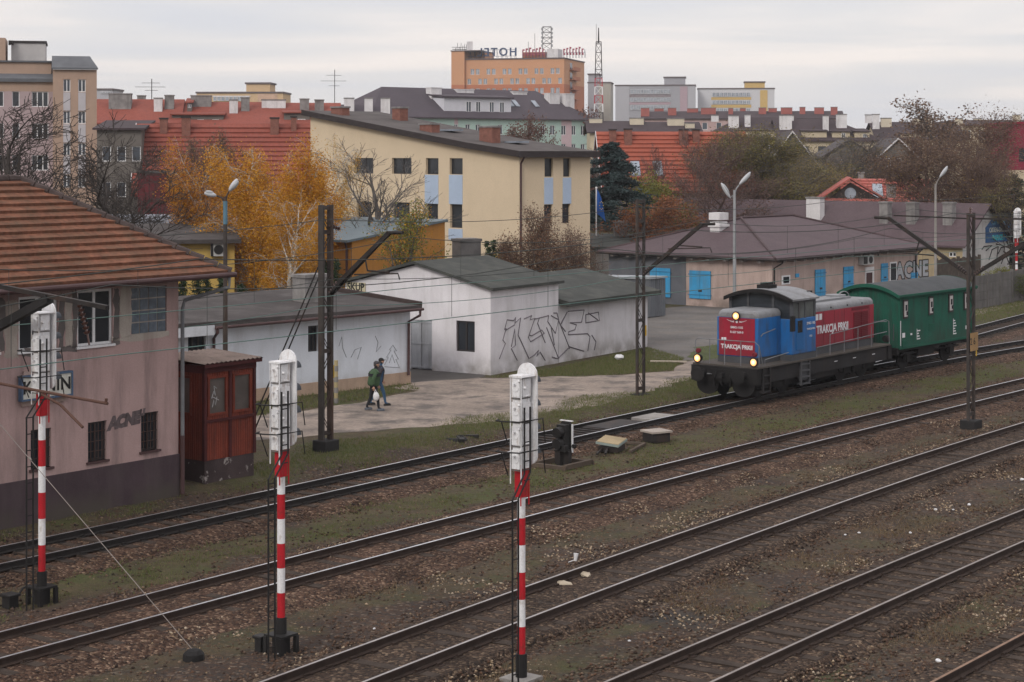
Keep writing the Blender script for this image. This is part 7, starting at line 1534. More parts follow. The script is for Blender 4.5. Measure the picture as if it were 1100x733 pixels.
# ------------------------------------------------------------------ street lamps
lamp_head = mat('lamp_head', (.42, .43, .45), rough=.4, bump=0); lamp_glass = mat('lamp_glass', (.30, .31, .32), rough=.2, bump=0)
def street_lamp(p, label, h, arms, rot=0, blue=False, col='galv'):
    s = thing('street_lamp', label, 'street lamp', p, R(rot), 'yard street lamps')
    mb = MB(); mb.tube([(0, 0, 0), (0, 0, h)], [.095, .06], 10); mb.tube([(0, 0, 0), (0, 0, 1.3)], .12, 10); mb.build('pole', K[col], s)
    if blue: mb = MB(); mb.tube([(0, 0, h - .9), (0, 0, h - .15)], .072, 10); mb.build('collar', mat('lamp_collar_blue', (.09, .17, .22), bump=0), s)
    for dx, dz, L in arms:
        mb = MB(); mb.tube([(0, 0, h - .25 + min(0, dz)), (dx * .4, 0, h + dz * .5 - .05), (dx, 0, h + dz)], .028, 8); a = mb.build('arm', K[col], s)
        d = Vector((dx, 0, abs(dz) * .8 + .05)).normalized(); mb = MB(); c = Vector((dx, 0, h + dz)); e = c + d * L
        M = Matrix.Translation((c + e) / 2) @ Matrix.Rotation(-math.atan2(d.z, d.x), 4, 'Y'); mb.ball((0, 0, 0), (L / 2, .11, .085), 14, 8, 0, M); hd = mb.build('lamp_head', lamp_head, a, smooth=True)
        mb = MB(); mb.ball((.04, 0, -.05), (L * .36, .11, .075), 12, 6, 0, M); mb.build('lens', lamp_glass, hd, smooth=True)
    return s
o = Q(242, 350, 60.5); street_lamp((o.x, o.y, 0), 'double-headed street lamp with a blue collar behind the red timber porch', 7.8, [(.12, .16, .50), (-.28, .02, .42)], blue=True, col='steel_brown')
o = Q(789, 320, 84); street_lamp((o.x, o.y, 0), 'double-headed grey street lamp standing behind the locomotive cab', 7.55, [(.20, .22, .80), (-.20, -.36, .80)])
o = Q(1005, 270, 104); street_lamp((o.x, o.y, 0), 'street lamp with one raised head behind the green wagon roof', 7.5, [(.22, .34, .80)], col='concrete')

# ------------------------------------------------------------------ trees: tapered trunk and limbs, fine twigs, leaves as small loose faces
def grow(rs, h, levels, spread, upward, first=.25, jitter=.18, ratio=.62, kids=(9, 6, 5), droop=0., twig=.012, lean=0.):
    segs = []; tips = []
    def br(p, d, L, r, lv):
        n = 6 if lv == 0 else 4; q = p.copy(); pts = [(q.copy(), r)]
        for i in range(n):
            d = (d + Vector((rs.gauss(0, jitter), rs.gauss(0, jitter), rs.gauss(0, jitter * .6) + (upward * .12 if lv < 2 else upward * .05) - (droop * .35 if lv >= 2 else droop * .05)))).normalized()
            q = q + d * (L / n); pts.append((q.copy(), max(twig * .6, r * (1 - .78 * (i + 1) / n))))
        for (a, ra), (b, rb) in zip(pts[:-1], pts[1:]): segs.append((a, b, ra, rb, lv))
        if lv >= levels: tips.extend(p_[0] for p_ in pts[1:]); return
        k = kids[min(lv, len(kids) - 1)]
        for j in range(k):
            t = (first if lv == 0 else .18) + (1 - (first if lv == 0 else .18)) * (j + rs.random()) / k; i = min(n - 1, int(t * n)); a, b = pts[i][0], pts[i + 1][0]; s = a.lerp(b, t * n - i)
            ax = d.orthogonal().normalized(); ax.rotate(Matrix.Rotation(rs.uniform(0, 6.283), 3, d)); ang = rs.uniform(.55, 1.0) * spread
            dd = (d * math.cos(ang) + ax * math.sin(ang)).normalized(); ll = L * ratio * rs.uniform(.7, 1.15) * (1.05 - .5 * t if lv == 0 else 1 - .35 * t)
            br(s, dd, ll, max(twig, pts[i][1] * .55), lv + 1)
        tips.append(pts[-1][0])
    br(Vector((0, 0, 0)), Vector((lean, 0, 1)).normalized(), h, h * .020 + .03, 0)
    return segs, tips
def seg_mesh(name, segs, m, sides=4):
    A = np.array([s[0][:] for s in segs]); B = np.array([s[1][:] for s in segs]); ra = np.array([s[2] for s in segs]); rb = np.array([s[3] for s in segs])
    D = B - A; D /= np.maximum(np.linalg.norm(D, axis=1, keepdims=True), 1e-6); up = np.where(np.abs(D[:, 2:3]) < .9, [[0, 0, 1.]], [[1., 0, 0]]); X = np.cross(D, up); X /= np.linalg.norm(X, axis=1, keepdims=True); Y = np.cross(D, X)
    V = []
    for P, r in ((A, ra), (B, rb)):
        for j in range(sides): a = 2 * math.pi * j / sides; V.append(P + (X * math.cos(a) + Y * math.sin(a)) * r[:, None])
    V = np.stack(V, 1).reshape(-1, 3); n = len(segs); F = np.array([(j, (j + 1) % sides, sides + (j + 1) % sides, sides + j) for j in range(sides)]); F = (F[None] + (np.arange(n) * 2 * sides)[:, None, None]).reshape(-1, 4)
    return raw_mesh(name, V, F, m, True)
def leaf_mesh(name, pts, n, size, sig, m, rng, droop=0., flat=0.):
    P = np.array([p[:] for p in pts]); c = P[rng.integers(0, len(P), n)] + rng.normal(0, sig, (n, 3)); c[:, 2] -= rng.random(n) * droop; c[:, 2] = np.maximum(c[:, 2], .05)
    a = rng.normal(0, 1, (n, 3)); a[:, 2] *= (1 - flat); a /= np.linalg.norm(a, axis=1, keepdims=True); b = np.cross(a, rng.normal(0, 1, (n, 3))); b /= np.maximum(np.linalg.norm(b, axis=1, keepdims=True), 1e-6)
    s = size * rng.uniform(.6, 1.3, n)[:, None]; V = np.stack([c - a * s, c + b * s * .6, c + a * s, c - b * s * .6], 1).reshape(-1, 3); return raw_mesh(name, V, np.arange(4 * n).reshape(-1, 4), m)
lf = {'birch': leafmat('birch_leaves', [(.42, .17, .015), (.55, .26, .020), (.62, .33, .030), (.34, .14, .015), (.48, .29, .04)]), 'birch_o': leafmat('birch_leaves_orange', [(.34, .12, .018), (.45, .18, .02), (.27, .10, .02), (.50, .24, .03)]),
      'yellow': leafmat('yellow_leaves', [(.36, .22, .05), (.46, .30, .06), (.28, .17, .045), (.30, .24, .07)]), 'yg': leafmat('yellow_green_leaves', [(.12, .14, .025), (.17, .18, .035), (.20, .17, .03), (.09, .10, .025)]),
      'brown': leafmat('brown_leaves', [(.125, .078, .055), (.17, .108, .072), (.10, .066, .05), (.21, .135, .085)]), 'rust': leafmat('rust_leaves', [(.20, .075, .030), (.26, .10, .038), (.16, .06, .03), (.13, .07, .04)]),
      'olive': leafmat('olive_leaves', [(.12, .105, .04), (.17, .14, .05), (.13, .11, .06), (.22, .17, .05)]), 'purple': leafmat('purple_leaves', [(.14, .075, .066), (.18, .10, .08), (.11, .065, .058)]),
      'spruce': leafmat('spruce_needles', [(.018, .034, .034), (.030, .052, .052), (.014, .026, .026), (.045, .070, .070)], trans=False), 'dark': leafmat('dark_conifer', [(.012, .024, .016), (.020, .036, .022), (.010, .018, .013)], trans=False),
      'thuja': leafmat('thuja_leaves', [(.020, .042, .016), (.034, .064, .022), (.014, .028, .012), (.045, .075, .026)], trans=False), 'bush': leafmat('bush_leaves', [(.06, .085, .022), (.09, .12, .03), (.12, .13, .035), (.05, .065, .02)])}
GROUPS = {}
def plant(name, label, cat, px, d, pytop, segs_tips, bark, leaves=None, pyb=None, parts=('trunk', 'crown'), rot=None, squash=1., z=0., group=None, rng=None):
    """leaves: list of (material, count, size, sigma, droop)"""
    segs, tips = segs_tips; top = max(s[1].z for s in segs); p = Q(px, pytop, d); k = (p.z - z) / top
    t = thing(name, label, cat, (p.x, d, z), (px * 1.7 + d * .9) % 6.28 if rot is None else rot, group); t.scale = (k * squash, k * squash, k)
    rng = rng or np.random.default_rng(int(px * 7 + d))
    thick = [s for s in segs if s[4] <= 1]; thin = [s for s in segs if s[4] >= 2]
    link(parts[0], seg_mesh(parts[0], thick, K[bark], 6), t)
    if thin: link('branches', seg_mesh('branches', thin, K[bark], 3), t)
    for m, n, size, sig, dr in (leaves or ()): link(parts[1], leaf_mesh(parts[1], tips, n, size, sig, lf[m], rng, dr), t)
    return t
def RS(s): return random.Random(s)
# bare dark trees at the left, behind the pink building
def bare(seed, h=10., **k): a = dict(spread=.85, upward=.5, first=.16, jitter=.17, ratio=.60, kids=(13, 9, 8, 6), twig=.017); a.update(k); return grow(RS(seed), h, 3, **a)
plant('bare_tree', 'bare dark tree at the left edge rising above the old tile roof', 'tree', 6, 73, 96, bare(1, 10, spread=1.0), 'bark', squash=1.35)
plant('bare_tree', 'bare dark tree in front of the beige apartment block, above the roof ridge', 'tree', 66, 79, 116, bare(2, 9, spread=1.05), 'bark', squash=1.5)
plant('bare_tree', 'bare dark spreading tree in front of the grey tenement and dark red wall', 'tree', 118, 84, 138, bare(3, 9, spread=1.1, kids=(15, 10, 9, 7)), 'bark', squash=1.35, rot=3.02)
plant('bare_tree', 'dense bare thicket tree right above the old tile roof, before the dark red wall', 'tree', 146, 106, 152, bare(7, 9, spread=1.1, kids=(15, 10, 9, 7)), 'bark', squash=1.15, rot=1.34)
plant('bare_tree', 'dense low bare tree behind the middle of the old tile roof', 'tree', 96, 76, 150, bare(8, 8, spread=1.1, kids=(15, 10, 9, 7)), 'bark', squash=1.35, rot=2.38)
plant('bare_tree', 'bare leaning tree with a few last leaves above the right end of the tile roof', 'tree', 160, 108, 160, bare(4, 8, spread=1.1, lean=.35), 'bark', [('brown', 500, .05, .1, .0)], squash=1.0, rot=3.14)
plant('bare_tree', 'thin brown-leaved tree before the red tiled roof, left of the birch', 'tree', 205, 120, 138, bare(5, 9, spread=.75), 'bark_red', [('brown', 5000, .075, .16, .0)], squash=.9)
plant('bare_tree', 'second brown-leaved tree before the red tiled roof, touching the birch', 'tree', 238, 124, 146, bare(6, 9, spread=.8), 'bark_red', [('brown', 3500, .07, .16, .0), ('birch_o', 1500, .07, .2, 0)])
# birches
def birch(seed, **k): a = dict(spread=.72, upward=.75, first=.18, jitter=.13, ratio=.50, kids=(16, 8, 6, 4), droop=.55, twig=.010); a.update(k); return grow(RS(seed), 10., 3, **a)
plant('birch_tree', 'tall birch with golden yellow autumn leaves beside the double street lamp', 'tree', 293, 92, 142, birch(11), 'bark_birch', [('birch', 40000, .055, .24, 1.6), ('birch_o', 8000, .055, .22, 1.1)], squash=1.12)
plant('birch_tree', 'orange birch with thinner foliage just left of the golden birch', 'tree', 262, 99, 146, birch(12), 'bark_birch', [('birch_o', 22000, .058, .24, .9), ('birch', 9000, .058, .24, .9), ('brown', 3000, .05, .2, .4)], squash=1.05)
plant('birch_tree', 'birch with drooping pale yellow leaves against the left corner of the beige block', 'tree', 334, 106, 143, birch(13, droop=.9), 'bark_birch', [('yellow', 8000, .05, .14, 1.2), ('birch', 4000, .05, .15, 1.)], squash=.62)
plant('birch_tree', 'broad golden yellow birch filling the middle of the birch group', 'tree', 279, 95, 158, birch(15), 'bark_birch', [('birch', 34000, .055, .28, 1.5)], squash=1.25)
plant('birch_tree', 'low golden birch filling the gap behind the lattice mast', 'tree', 312, 88, 200, birch(14), 'bark_birch', [('birch', 20000, .055, .26, 1.3)], squash=1.1)
plant('bare_tree', 'bare grey tree standing before the long facade of the beige block', 'tree', 411, 104, 146, bare(21, 10, spread=.72, upward=.8, kids=(11, 7, 6, 4)), 'bark_grey', squash=1.5, rot=.6)
plant('small_tree', 'small yellow-green tree in front of the orange building', 'tree', 428, 90, 214, grow(RS(31), 5, 3, .8, .7, .12, .15, .58, (12, 7, 5, 4)), 'bark_grey', [('yg', 4200, .05, .18, .1), ('birch', 1300, .045, .18, 0)], squash=1.0)
plant('brown_shrub', 'large brown-leaved shrub in front of the right end of the beige block', 'shrub', 588, 100, 216, grow(RS(32), 5, 3, .75, .9, .02, .15, .80, (18, 8, 6, 4)), 'bark_red', [('brown', 12000, .055, .14, .05), ('rust', 2000, .05, .2, 0)], squash=1.15)
plant('brown_shrub', 'reddish brown shrub beside the grey sheds, right of the larger shrub', 'shrub', 632, 104, 228, grow(RS(33), 5, 3, .75, .9, .02, .15, .80, (16, 8, 6, 4)), 'bark_red', [('brown', 6000, .055, .14, .05), ('purple', 2500, .05, .2, 0)], squash=1.0)
plant('brown_shrub', 'yellowish low shrub at the left foot of the large brown shrub', 'shrub', 560, 99, 262, grow(RS(34), 4, 3, .8, .9, .02, .15, .80, (14, 7, 5, 4)), 'bark_red', [('yellow', 1500, .05, .14, .05), ('brown', 2500, .05, .2, 0)], squash=1.3)
# conifers
def spruce(name, label, px, d, pytop, width, m, n=15000, rot=0., seed=3, cat='tree', base=.06, pw=.9, size=.12, group=None):
    p = Q(px, pytop, d); h = p.z; rs = np.random.default_rng(seed); t = thing(name, label, cat, (p.x, d, 0), rot, group)
    mb = MB(); mb.tube([(0, 0, 0), (0, 0, h * .5), (0, 0, h * .97)], [h * .018 + .03, h * .01 + .015, .012], 8); mb.build('trunk', K['bark'], t)
    nb = int(90 + h * 6); S = []; C = []
    for i in range(nb):
        f = (i + rs.random()) / nb; z = h * (base + (1 - base) * f); r = width * (1 - f) ** pw * rs.uniform(.68, 1.1) + .08; a = rs.uniform(0, 6.283); k = 8
        for j in range(k): q = (j + 1) / k; C.append((math.cos(a) * r * q, math.sin(a) * r * q, z - .32 * r * q + .16 * r * q * q, .10 + .16 * q * r))
        S.append((Vector((0, 0, z)), Vector((math.cos(a) * r, math.sin(a) * r, z - .16 * r)), .03, .008, 2))
    C = np.array(C); c = C[rs.integers(0, len(C), n)]; P = c[:, :3] + rs.normal(0, 1, (n, 3)) * c[:, 3:4] * [[.5, .5, .3]]
    a = rs.normal(0, 1, (n, 3)); a[:, 2] = a[:, 2] * .5 - .3; a /= np.linalg.norm(a, axis=1, keepdims=True); b = np.cross(a, rs.normal(0, 1, (n, 3))); b /= np.linalg.norm(b, axis=1, keepdims=True); s = size * rs.uniform(.6, 1.3, n)[:, None]
    V = np.stack([P - a * s, P + b * s * .3, P + a * s, P - b * s * .3], 1).reshape(-1, 3); link('branches', seg_mesh('branches', S, K['bark'], 3), t); link('crown', raw_mesh('crown', V, np.arange(4 * n).reshape(-1, 4), lf[m]), t); return t
spruce('spruce_tree', 'big blue-green spruce between the beige block and the orange-red roof', 656, 141, 153, 4.7, 'spruce', 40000, pw=.55, size=.17, rot=.4)
spruce('spruce_tree', 'dark narrow conifer behind the double street lamp', 815, 168, 176, 2.0, 'dark', 9000, pw=.7, size=.16)
spruce('spruce_tree', 'second dark conifer at the right edge under the crimson building', 1090, 150, 188, 2.6, 'dark', 9000, pw=.6, size=.16)
for px, pt, d, w, lab in ((196, 297, 84, .42, 'thuja at the left end of the row before the yellow wall'), (213, 292, 84.5, .55, 'tallest thuja of the row before the yellow wall'), (222, 295, 85, .42, 'thuja hugging the tallest one in the row before the yellow wall'), (237, 293, 85.5, .5, 'thuja directly behind the blue-collared lamp post'), (259, 306, 86, .42, 'small thuja under the golden birch')):
    spruce('thuja', lab, px, d, pt, w, 'thuja', 3200, seed=int(px), cat='thuja', base=.0, pw=.5, size=.07, group='thujas before the yellow wall')
for px, pt, d, w, lab in ((524, 259, 108, .42, 'left thuja of the group at the foot of the beige block'), (531, 258, 108.5, .42, 'second thuja of the group at the foot of the beige block'), (537, 267, 107, .5, 'low bushy thuja in the group at the foot of the beige block'), (542.5, 261, 109, .42, 'right thuja of the group at the foot of the beige block'), (350, 283, 86, .4, 'thuja beside the lattice mast before the orange wall'), (361, 279, 87, .4, 'second thuja beside the lattice mast before the orange wall')):
    spruce('thuja', lab, px, d, pt, w, 'thuja', 2600, seed=int(px), cat='thuja', base=.0, pw=.5, size=.08, group='thujas before the beige and orange walls')
# trees between the warehouses and the houses
plant('green_shrub', 'rounded yellow-green shrub tree right of the blue spruce', 'shrub', 713, 152, 184, grow(RS(41), 6, 3, .85, .7, .08, .15, .7, (14, 8, 5, 4)), 'bark_grey', [('yg', 11000, .09, .26, .1)], squash=1.25)
plant('rust_tree', 'rust-leaved small tree in front of the far mauve roof, by the lattice mast', 'tree', 716, 131, 211, grow(RS(42), 5, 3, .85, .6, .1, .15, .65, (13, 8, 5, 4)), 'bark_red', [('rust', 8000, .07, .2, .1)], squash=1.5)
rd = dict(spread=.85, upward=.55, first=.18, jitter=.16, ratio=.6, kids=(13, 9, 8, 6), twig=.022)
for px, d, pt, sd, lab, lv, sq in ((712, 158, 152, 51, 'reddish bare tree before the left half of the orange-red roof', [('purple', 2500, .07, .2, 0)], .7), (748, 156, 138, 52, 'largest reddish bare tree before the orange-red roof', [('purple', 2600, .07, .25, 0)], 1.05), (782, 160, 140, 53, 'reddish bare tree at the right end of the orange-red roof', [('purple', 1800, .07, .25, 0)], .9)):
    plant('bare_tree', lab, 'tree', px, d, pt, grow(RS(sd), 10, 3, **rd), 'bark_red', lv, squash=sq)
for px, d, pt, sd, lab, lv, sq, bk in ((812, 172, 136, 54, 'olive-leaved tree left of the dark grey gabled house', [('olive', 14000, .065, .36, .1)], 1.5, 'bark_grey'), (850, 170, 137, 55, 'olive-leaved tree in front of the dark grey gabled house', [('olive', 14000, .065, .36, .1), ('yg', 3000, .06, .3, 0)], 1.6, 'bark_grey'), (884, 188, 150, 59, 'olive bare tree left of the salmon roofed house', [('olive', 6000, .065, .36, .1)], 1.4, 'bark_grey'), (918, 190, 142, 56, 'bare grey tree left of the grey gabled house', [('brown', 2500, .06, .35, 0)], 1.7, 'bark_grey'), (940, 187, 146, 58, 'thin bare grey tree touching the grey gabled house', [('brown', 2000, .06, .35, 0)], 1.6, 'bark_grey'),
    (1018, 150, 144, 61, 'brown-leaved tree right of the grey gabled house', [('brown', 15000, .065, .45, .1)], 1.5, 'bark_red'), (1035, 153, 118, 62, 'tallest brown-leaved tree at the right, behind the shop sign gable', [('brown', 12000, .065, .5, .1)], 1.2, 'bark_red'), (1052, 148, 142, 63, 'brown-leaved tree left of the crimson building', [('brown', 11000, .065, .45, .1)], .95, 'bark_red'), (1012, 150, 178, 65, 'low brown bushy tree behind the raised street lamp', [('brown', 9000, .065, .4, .1), ('yellow', 2500, .06, .3, 0)], 1.3, 'bark_red'), (1088, 141, 186, 66, 'low olive bush under the crimson building', [('olive', 6000, .08, .28, .1)], 1.5, 'bark')):
    plant('leafy_tree', lab, 'tree', px, d, pt, grow(RS(sd), 10, 3, **rd), bk, lv, squash=sq)
for px, d, pt, sd, lab, lv, sq, bk in ((688, 166, 158, 81, 'reddish bare tree rising behind the yellow-green shrub', [('purple', 3000, .06, .3, 0)], 1.3, 'bark_red'), (765, 150, 166, 82, 'low reddish bare tree at the foot of the orange-red roof', [('purple', 4000, .06, .3, 0), ('brown', 3000, .06, .3, 0)], 1.7, 'bark_red'), (800, 164, 150, 83, 'olive and bare mixed tree behind the double street lamp', [('olive', 5000, .06, .36, 0)], 1.5, 'bark_grey'),
    (842, 176, 166, 84, 'yellowing low tree behind the warehouse ridge', [('yellow', 2500, .06, .3, 0), ('olive', 9000, .06, .36, 0)], 1.8, 'bark_grey'), (868, 181, 172, 85, 'yellow-green low tree left of the salmon roof', [('yellow', 2500, .06, .3, 0), ('yg', 5000, .06, .36, 0)], 1.8, 'bark_grey'), (898, 186, 144, 86, 'fine bare grey tree behind the salmon roof', [('olive', 3000, .06, .35, 0)], 1.8, 'bark_grey'), (958, 192, 166, 87, 'brown bare tree in front of the grey gabled house', [('brown', 3500, .06, .3, 0)], 1.3, 'bark_grey'), (1048, 144, 150, 88, 'broad low brown tree right above the shop sign gable', [('brown', 9000, .06, .45, 0)], 1.2, 'bark_red'), (1024, 146, 164, 89, 'broad low brown tree above the warehouse chimney at right', [('brown', 10000, .06, .45, 0), ('yellow', 1200, .06, .3, 0)], 1.6, 'bark_red')):
    plant('leafy_tree', lab, 'tree', px, d, pt, grow(RS(sd), 10, 3, **rd), bk, lv, squash=sq)
plant('leafy_tree', 'tall thin tree top with sparse leaves above the skyline at right', 'tree', 1026, 232, 106, grow(RS(71), 12, 3, .6, .7, .35, .14, .5, (11, 7, 5, 4), twig=.02), 'bark', [('brown', 3500, .13, .4, 0)], squash=1.5)
plant('leafy_tree', 'sparse tree top at the far right edge of the skyline', 'tree', 1096, 240, 121, grow(RS(72), 12, 3, .7, .7, .35, .14, .5, (11, 7, 5, 4), twig=.02), 'bark', [('brown', 1200, .12, .35, 0)], squash=.7)
plant('purple_shrub', 'purplish brown leafy tree in front of the mint apartment house', 'tree', 566, 182, 122, grow(RS(73), 8, 3, .7, .8, .1, .14, .62, (14, 8, 6, 4), twig=.016), 'bark_red', [('purple', 11000, .09, .26, .1), ('brown', 3000, .08, .26, 0)], squash=.85)
plant('purple_shrub', 'small reddish tree at the foot of the hotel, beside the mint house end', 'tree', 627, 300, 117, grow(RS(74), 8, 3, .7, .8, .1, .14, .62, (12, 8, 5, 4), twig=.03), 'bark_red', [('purple', 3000, .2, .5, .1)], squash=.8)
plant('fence_bush', 'yellow-green bush behind the concrete fence below the shop sign', 'bush', 1078, 118, 286, grow(RS(75), 3, 3, .9, .6, .02, .15, .8, (14, 8, 5, 4)), 'bark_grey', [('yg', 5500, .07, .22, .1)], squash=2.0)
plant('fence_bush', 'pale green low bush behind the concrete fence at the right edge', 'bush', 1102, 116, 290, grow(RS(76), 3, 3, .9, .6, .02, .15, .8, (14, 8, 5, 4)), 'bark_grey', [('bush', 5000, .07, .22, .1)], squash=1.8)

# ------------------------------------------------------------------ fences at the right
def fence_run(label, p0, p1, h, step, pm, bm_, kind):
    d = Vector(p1) - Vector(p0); L = d.length; t = thing('concrete_fence' if kind == 'slab' else 'wooden_fence', label, 'fence', p0, math.atan2(d.y, d.x)); n = max(1, int(L / step))
    for i in range(n + 1): mb = MB(); x = L * i / n; mb.box(x - .08, x + .08, -.09, .09, -.3, h + .1); mb.build('post', pm, t)
    for i in range(n):
        mb = MB(); x0, x1 = L * i / n + .08, L * (i + 1) / n - .08
        if kind == 'slab':
            for j in range(4): mb.box(x0, x1, -.035, .035, h * j / 4 + .008, h * (j + 1) / 4 - .008)
        else:
            m_ = int((x1 - x0) / .16)
            for j in range(m_): mb.box(x0 + (x1 - x0) * j / m_ + .012, x0 + (x1 - x0) * (j + 1) / m_ - .012, -.02, .02, .05, h + .05 * math.sin(j * 5.1))
            mb.box(x0, x1, .02, .06, .3, .4); mb.box(x0, x1, .02, .06, h - .45, h - .35)
        mb.build('panel', bm_, t)
fc = mat('fence_concrete', (.125, .118, .112), rough=.95, var=.25, bump=.3, dirt=(.06, .055, .05), dirt_amt=.6); fw_m = mat('fence_boards', (.075, .060, .050), rough=.95, var=.3, scale=3, bump=.3)
a, b = G(1046, 333), G(1112, 320); fence_run('grey concrete slab fence behind the right-hand tracks', (a.x, a.y, 0), (b.x, b.y, 0), 1.95, 2.0, fc, fc, 'slab')
a, b = G(1006, 305), G(1052, 300); fence_run('dark wooden picket fence between the warehouse and the shop sign gable', (a.x, a.y, 0), (b.x, b.y, 0), 1.7, 2.2, fw_m, fw_m, 'wood')

# ------------------------------------------------------------------ blue flag
p = Q(640.5, 250, 132); t = thing('flag', 'blue flag with gold stars on a pole before the blue spruce', 'flag', (p.x, 132, 0)); zt = zof(202, 132)
mb = MB(); mb.tube([(0, 0, 0), (0, 0, zt)], .045, 8); mb.ball((0, 0, zt), .08, 8, 6); mb.build('pole', K['white_frame'], t)
vs = []; n = 8
for i in range(n + 1):
    k = i / n
    for j in range(9): q = j / 8; vs.append((.05 + .62 * k * (.55 + .45 * q) + .0, -.10 * math.sin(k * 7 + q * 2), zt - .1 - 1.75 * q - .45 * k * (1 - q * .3) - .25 * k * k))
mb = MB(); mb.add(vs, [(i * 9 + j, i * 9 + j + 1, (i + 1) * 9 + j + 1, (i + 1) * 9 + j) for i in range(n) for j in range(8)]); fl = mb.build('cloth', mat('flag_blue', (.02, .10, .36), bump=0, rough=.8), t, smooth=True)
mb = MB()
for i in range(8): a = i * math.pi / 4; c = Vector((.36 + .13 * math.cos(a), -.14, zt - 1.25 + .28 * math.sin(a))); mb.lathe([(.035, 0), (.035, .01)], c, 'y', 5)
mb.build('star', mat('flag_gold', (.6, .42, .05), bump=0), fl)

# ------------------------------------------------------------------ small signal between the tracks
o = G(605, 499, -.25); t = thing('small_signal', 'small black two-lamp signal with a white edge board between the tracks', 'signal', o, head(37.5))
mb = MB(); mb.box(-.26, .26, -.07, .07, 0, .42); mb.box(-.08, .08, -.26, .26, 0, .42); mb.box(-.2, .2, -.2, .2, .40, .46); mb.build('stand', K['dark_steel'], t)
mb = MB(); mb.box(-.14, .12, -.16, .16, .46, 1.22); mb.box(-.30, -.14, -.30, -.12, .44, .62); mb.box(.12, .24, -.34, -.20, .50, .62); mb.build('lamp_case', K['black'], t, bevel=.02)
for zc in (.68, 1.02): mb = MB(); mb.tube([(-.14, 0, zc), (-.36, 0, zc - .03)], [.15, .16], 14); mb.build('lamp_hood', K['black'], t)
P = [(.13, -.22, .38), (.13, .22, .38), (.13, .22, 1.2), (.13, .12, 1.30), (.13, -.12, 1.30), (.13, -.22, 1.2)]
mb = MB(); mb.prism(P, (.05, 0, 0)); mb.build('backboard', K['black'], t); mb = MB(); mb.box(.12, .19, -.245, -.222, .36, 1.22); mb.box(.12, .19, -.245, .22, 1.30, 1.325); mb.build('white_edge', K['white_paint'], t)
mb = MB(); mb.box(-.7, .7, -.62, -.50, -.02, .12); mb.box(-.7, .7, .50, .62, -.02, .12); mb.box(-.75, -.62, -.62, .62, -.04, .08); mb.box(.62, .75, -.62, .62, -.04, .08); mb.build('timber_surround', mat('old_timber', (.085, .065, .050), rough=.95, var=.3, bump=.4), t)

# cable cabinets and slabs
lid_m = mat('cabinet_lid', (.30, .235, .14), rough=.8, var=.2, bump=.1); lid_b = mat('cabinet_lid_edge', (.22, .26, .24), bump=.05); lid_g = mat('cabinet_lid_grey', (.31, .27, .235), rough=.9, var=.2, bump=.1)
o = G(657, 484, -.26); t = thing('cable_cabinet', 'low cable cabinet with a tilted yellowish lid beside the small signal', 'cable cabinet', o, head(20))
mb = MB(); mb.box(-.42, .42, -.32, .32, 0, .18); mb.build('case', K['dark_steel'], t); M = Matrix.Translation((0, 0, .30)) @ Matrix.Rotation(R(6), 4, 'X') @ Matrix.Rotation(R(-4), 4, 'Y')
mb = MB(); mb.box(-.48, .48, -.38, .38, -.05, .025, 0, M); mb.box(-.46, .46, -.36, .36, .025, .045, 1, M); mb.build('lid', [lid_b, lid_m], t)
mb = MB(); mb.box(-.2, 1.5, -.72, -.62, 0, .07); mb.box(1.4, 1.5, -.62, .5, 0, .07); mb.box(.6, 1.4, .42, .5, 0, .07); mb.build('timber_surround', mat('old_timber', (.085, .065, .05)), t)
mb = MB(); mb.bar((-1.0, -.1, .05), (-.45, .0, .12), .06); mb.bar((-1.1, .15, .04), (-.4, .2, .1), .05); mb.build('lever', K['dark_steel'], t)
o = G(705, 474, -.26); t = thing('cable_cabinet', 'dark cable cabinet with a flat pale lid nearer the locomotive', 'cable cabinet', o, head(60))
mb = MB(); mb.box(-.34, .34, -.3, .3, 0, .30); mb.build('case', K['dark_steel'], t); mb = MB(); mb.box(-.40, .40, -.36, .36, .30, .36); mb.build('lid', lid_g, t)
o = W(55.2, vtrack('A', 55.2), -.17); t = tag(MB().box(-.75, .75, -.42, .42, 0, .10, M=None).build('concrete_slab', K['concrete'], None, bevel=.015, M=Matrix.Translation(o) @ Matrix.Rotation(head(37.5), 4, 'Z')), 'pale concrete slab lying between the rails ahead of the locomotive', 'slab')
mb = MB(); mb.box(-1.1, 1.1, -.5, .5, 0, .10); tag(mb.build('point_cover', K['dark_steel'], None, bevel=.02, M=Matrix.Translation(W(52.7, vtrack('A', 52.7), -.15)) @ Matrix.Rotation(head(37.5), 4, 'Z')), 'dark steel plate covering point rods between the rails', 'plate')
mb = MB()
for i in range(12): u = i * .42; mb.box(u, u + .10, -.62, .62, 0, .08)
tag(mb.build('point_rods', K['dark_steel'], None, M=Matrix.Translation(W(47.2, vtrack('A', 47.2), -.14)) @ Matrix.Rotation(head(37.5), 4, 'Z')), 'row of dark point rods across the track near the small signal', 'rods')
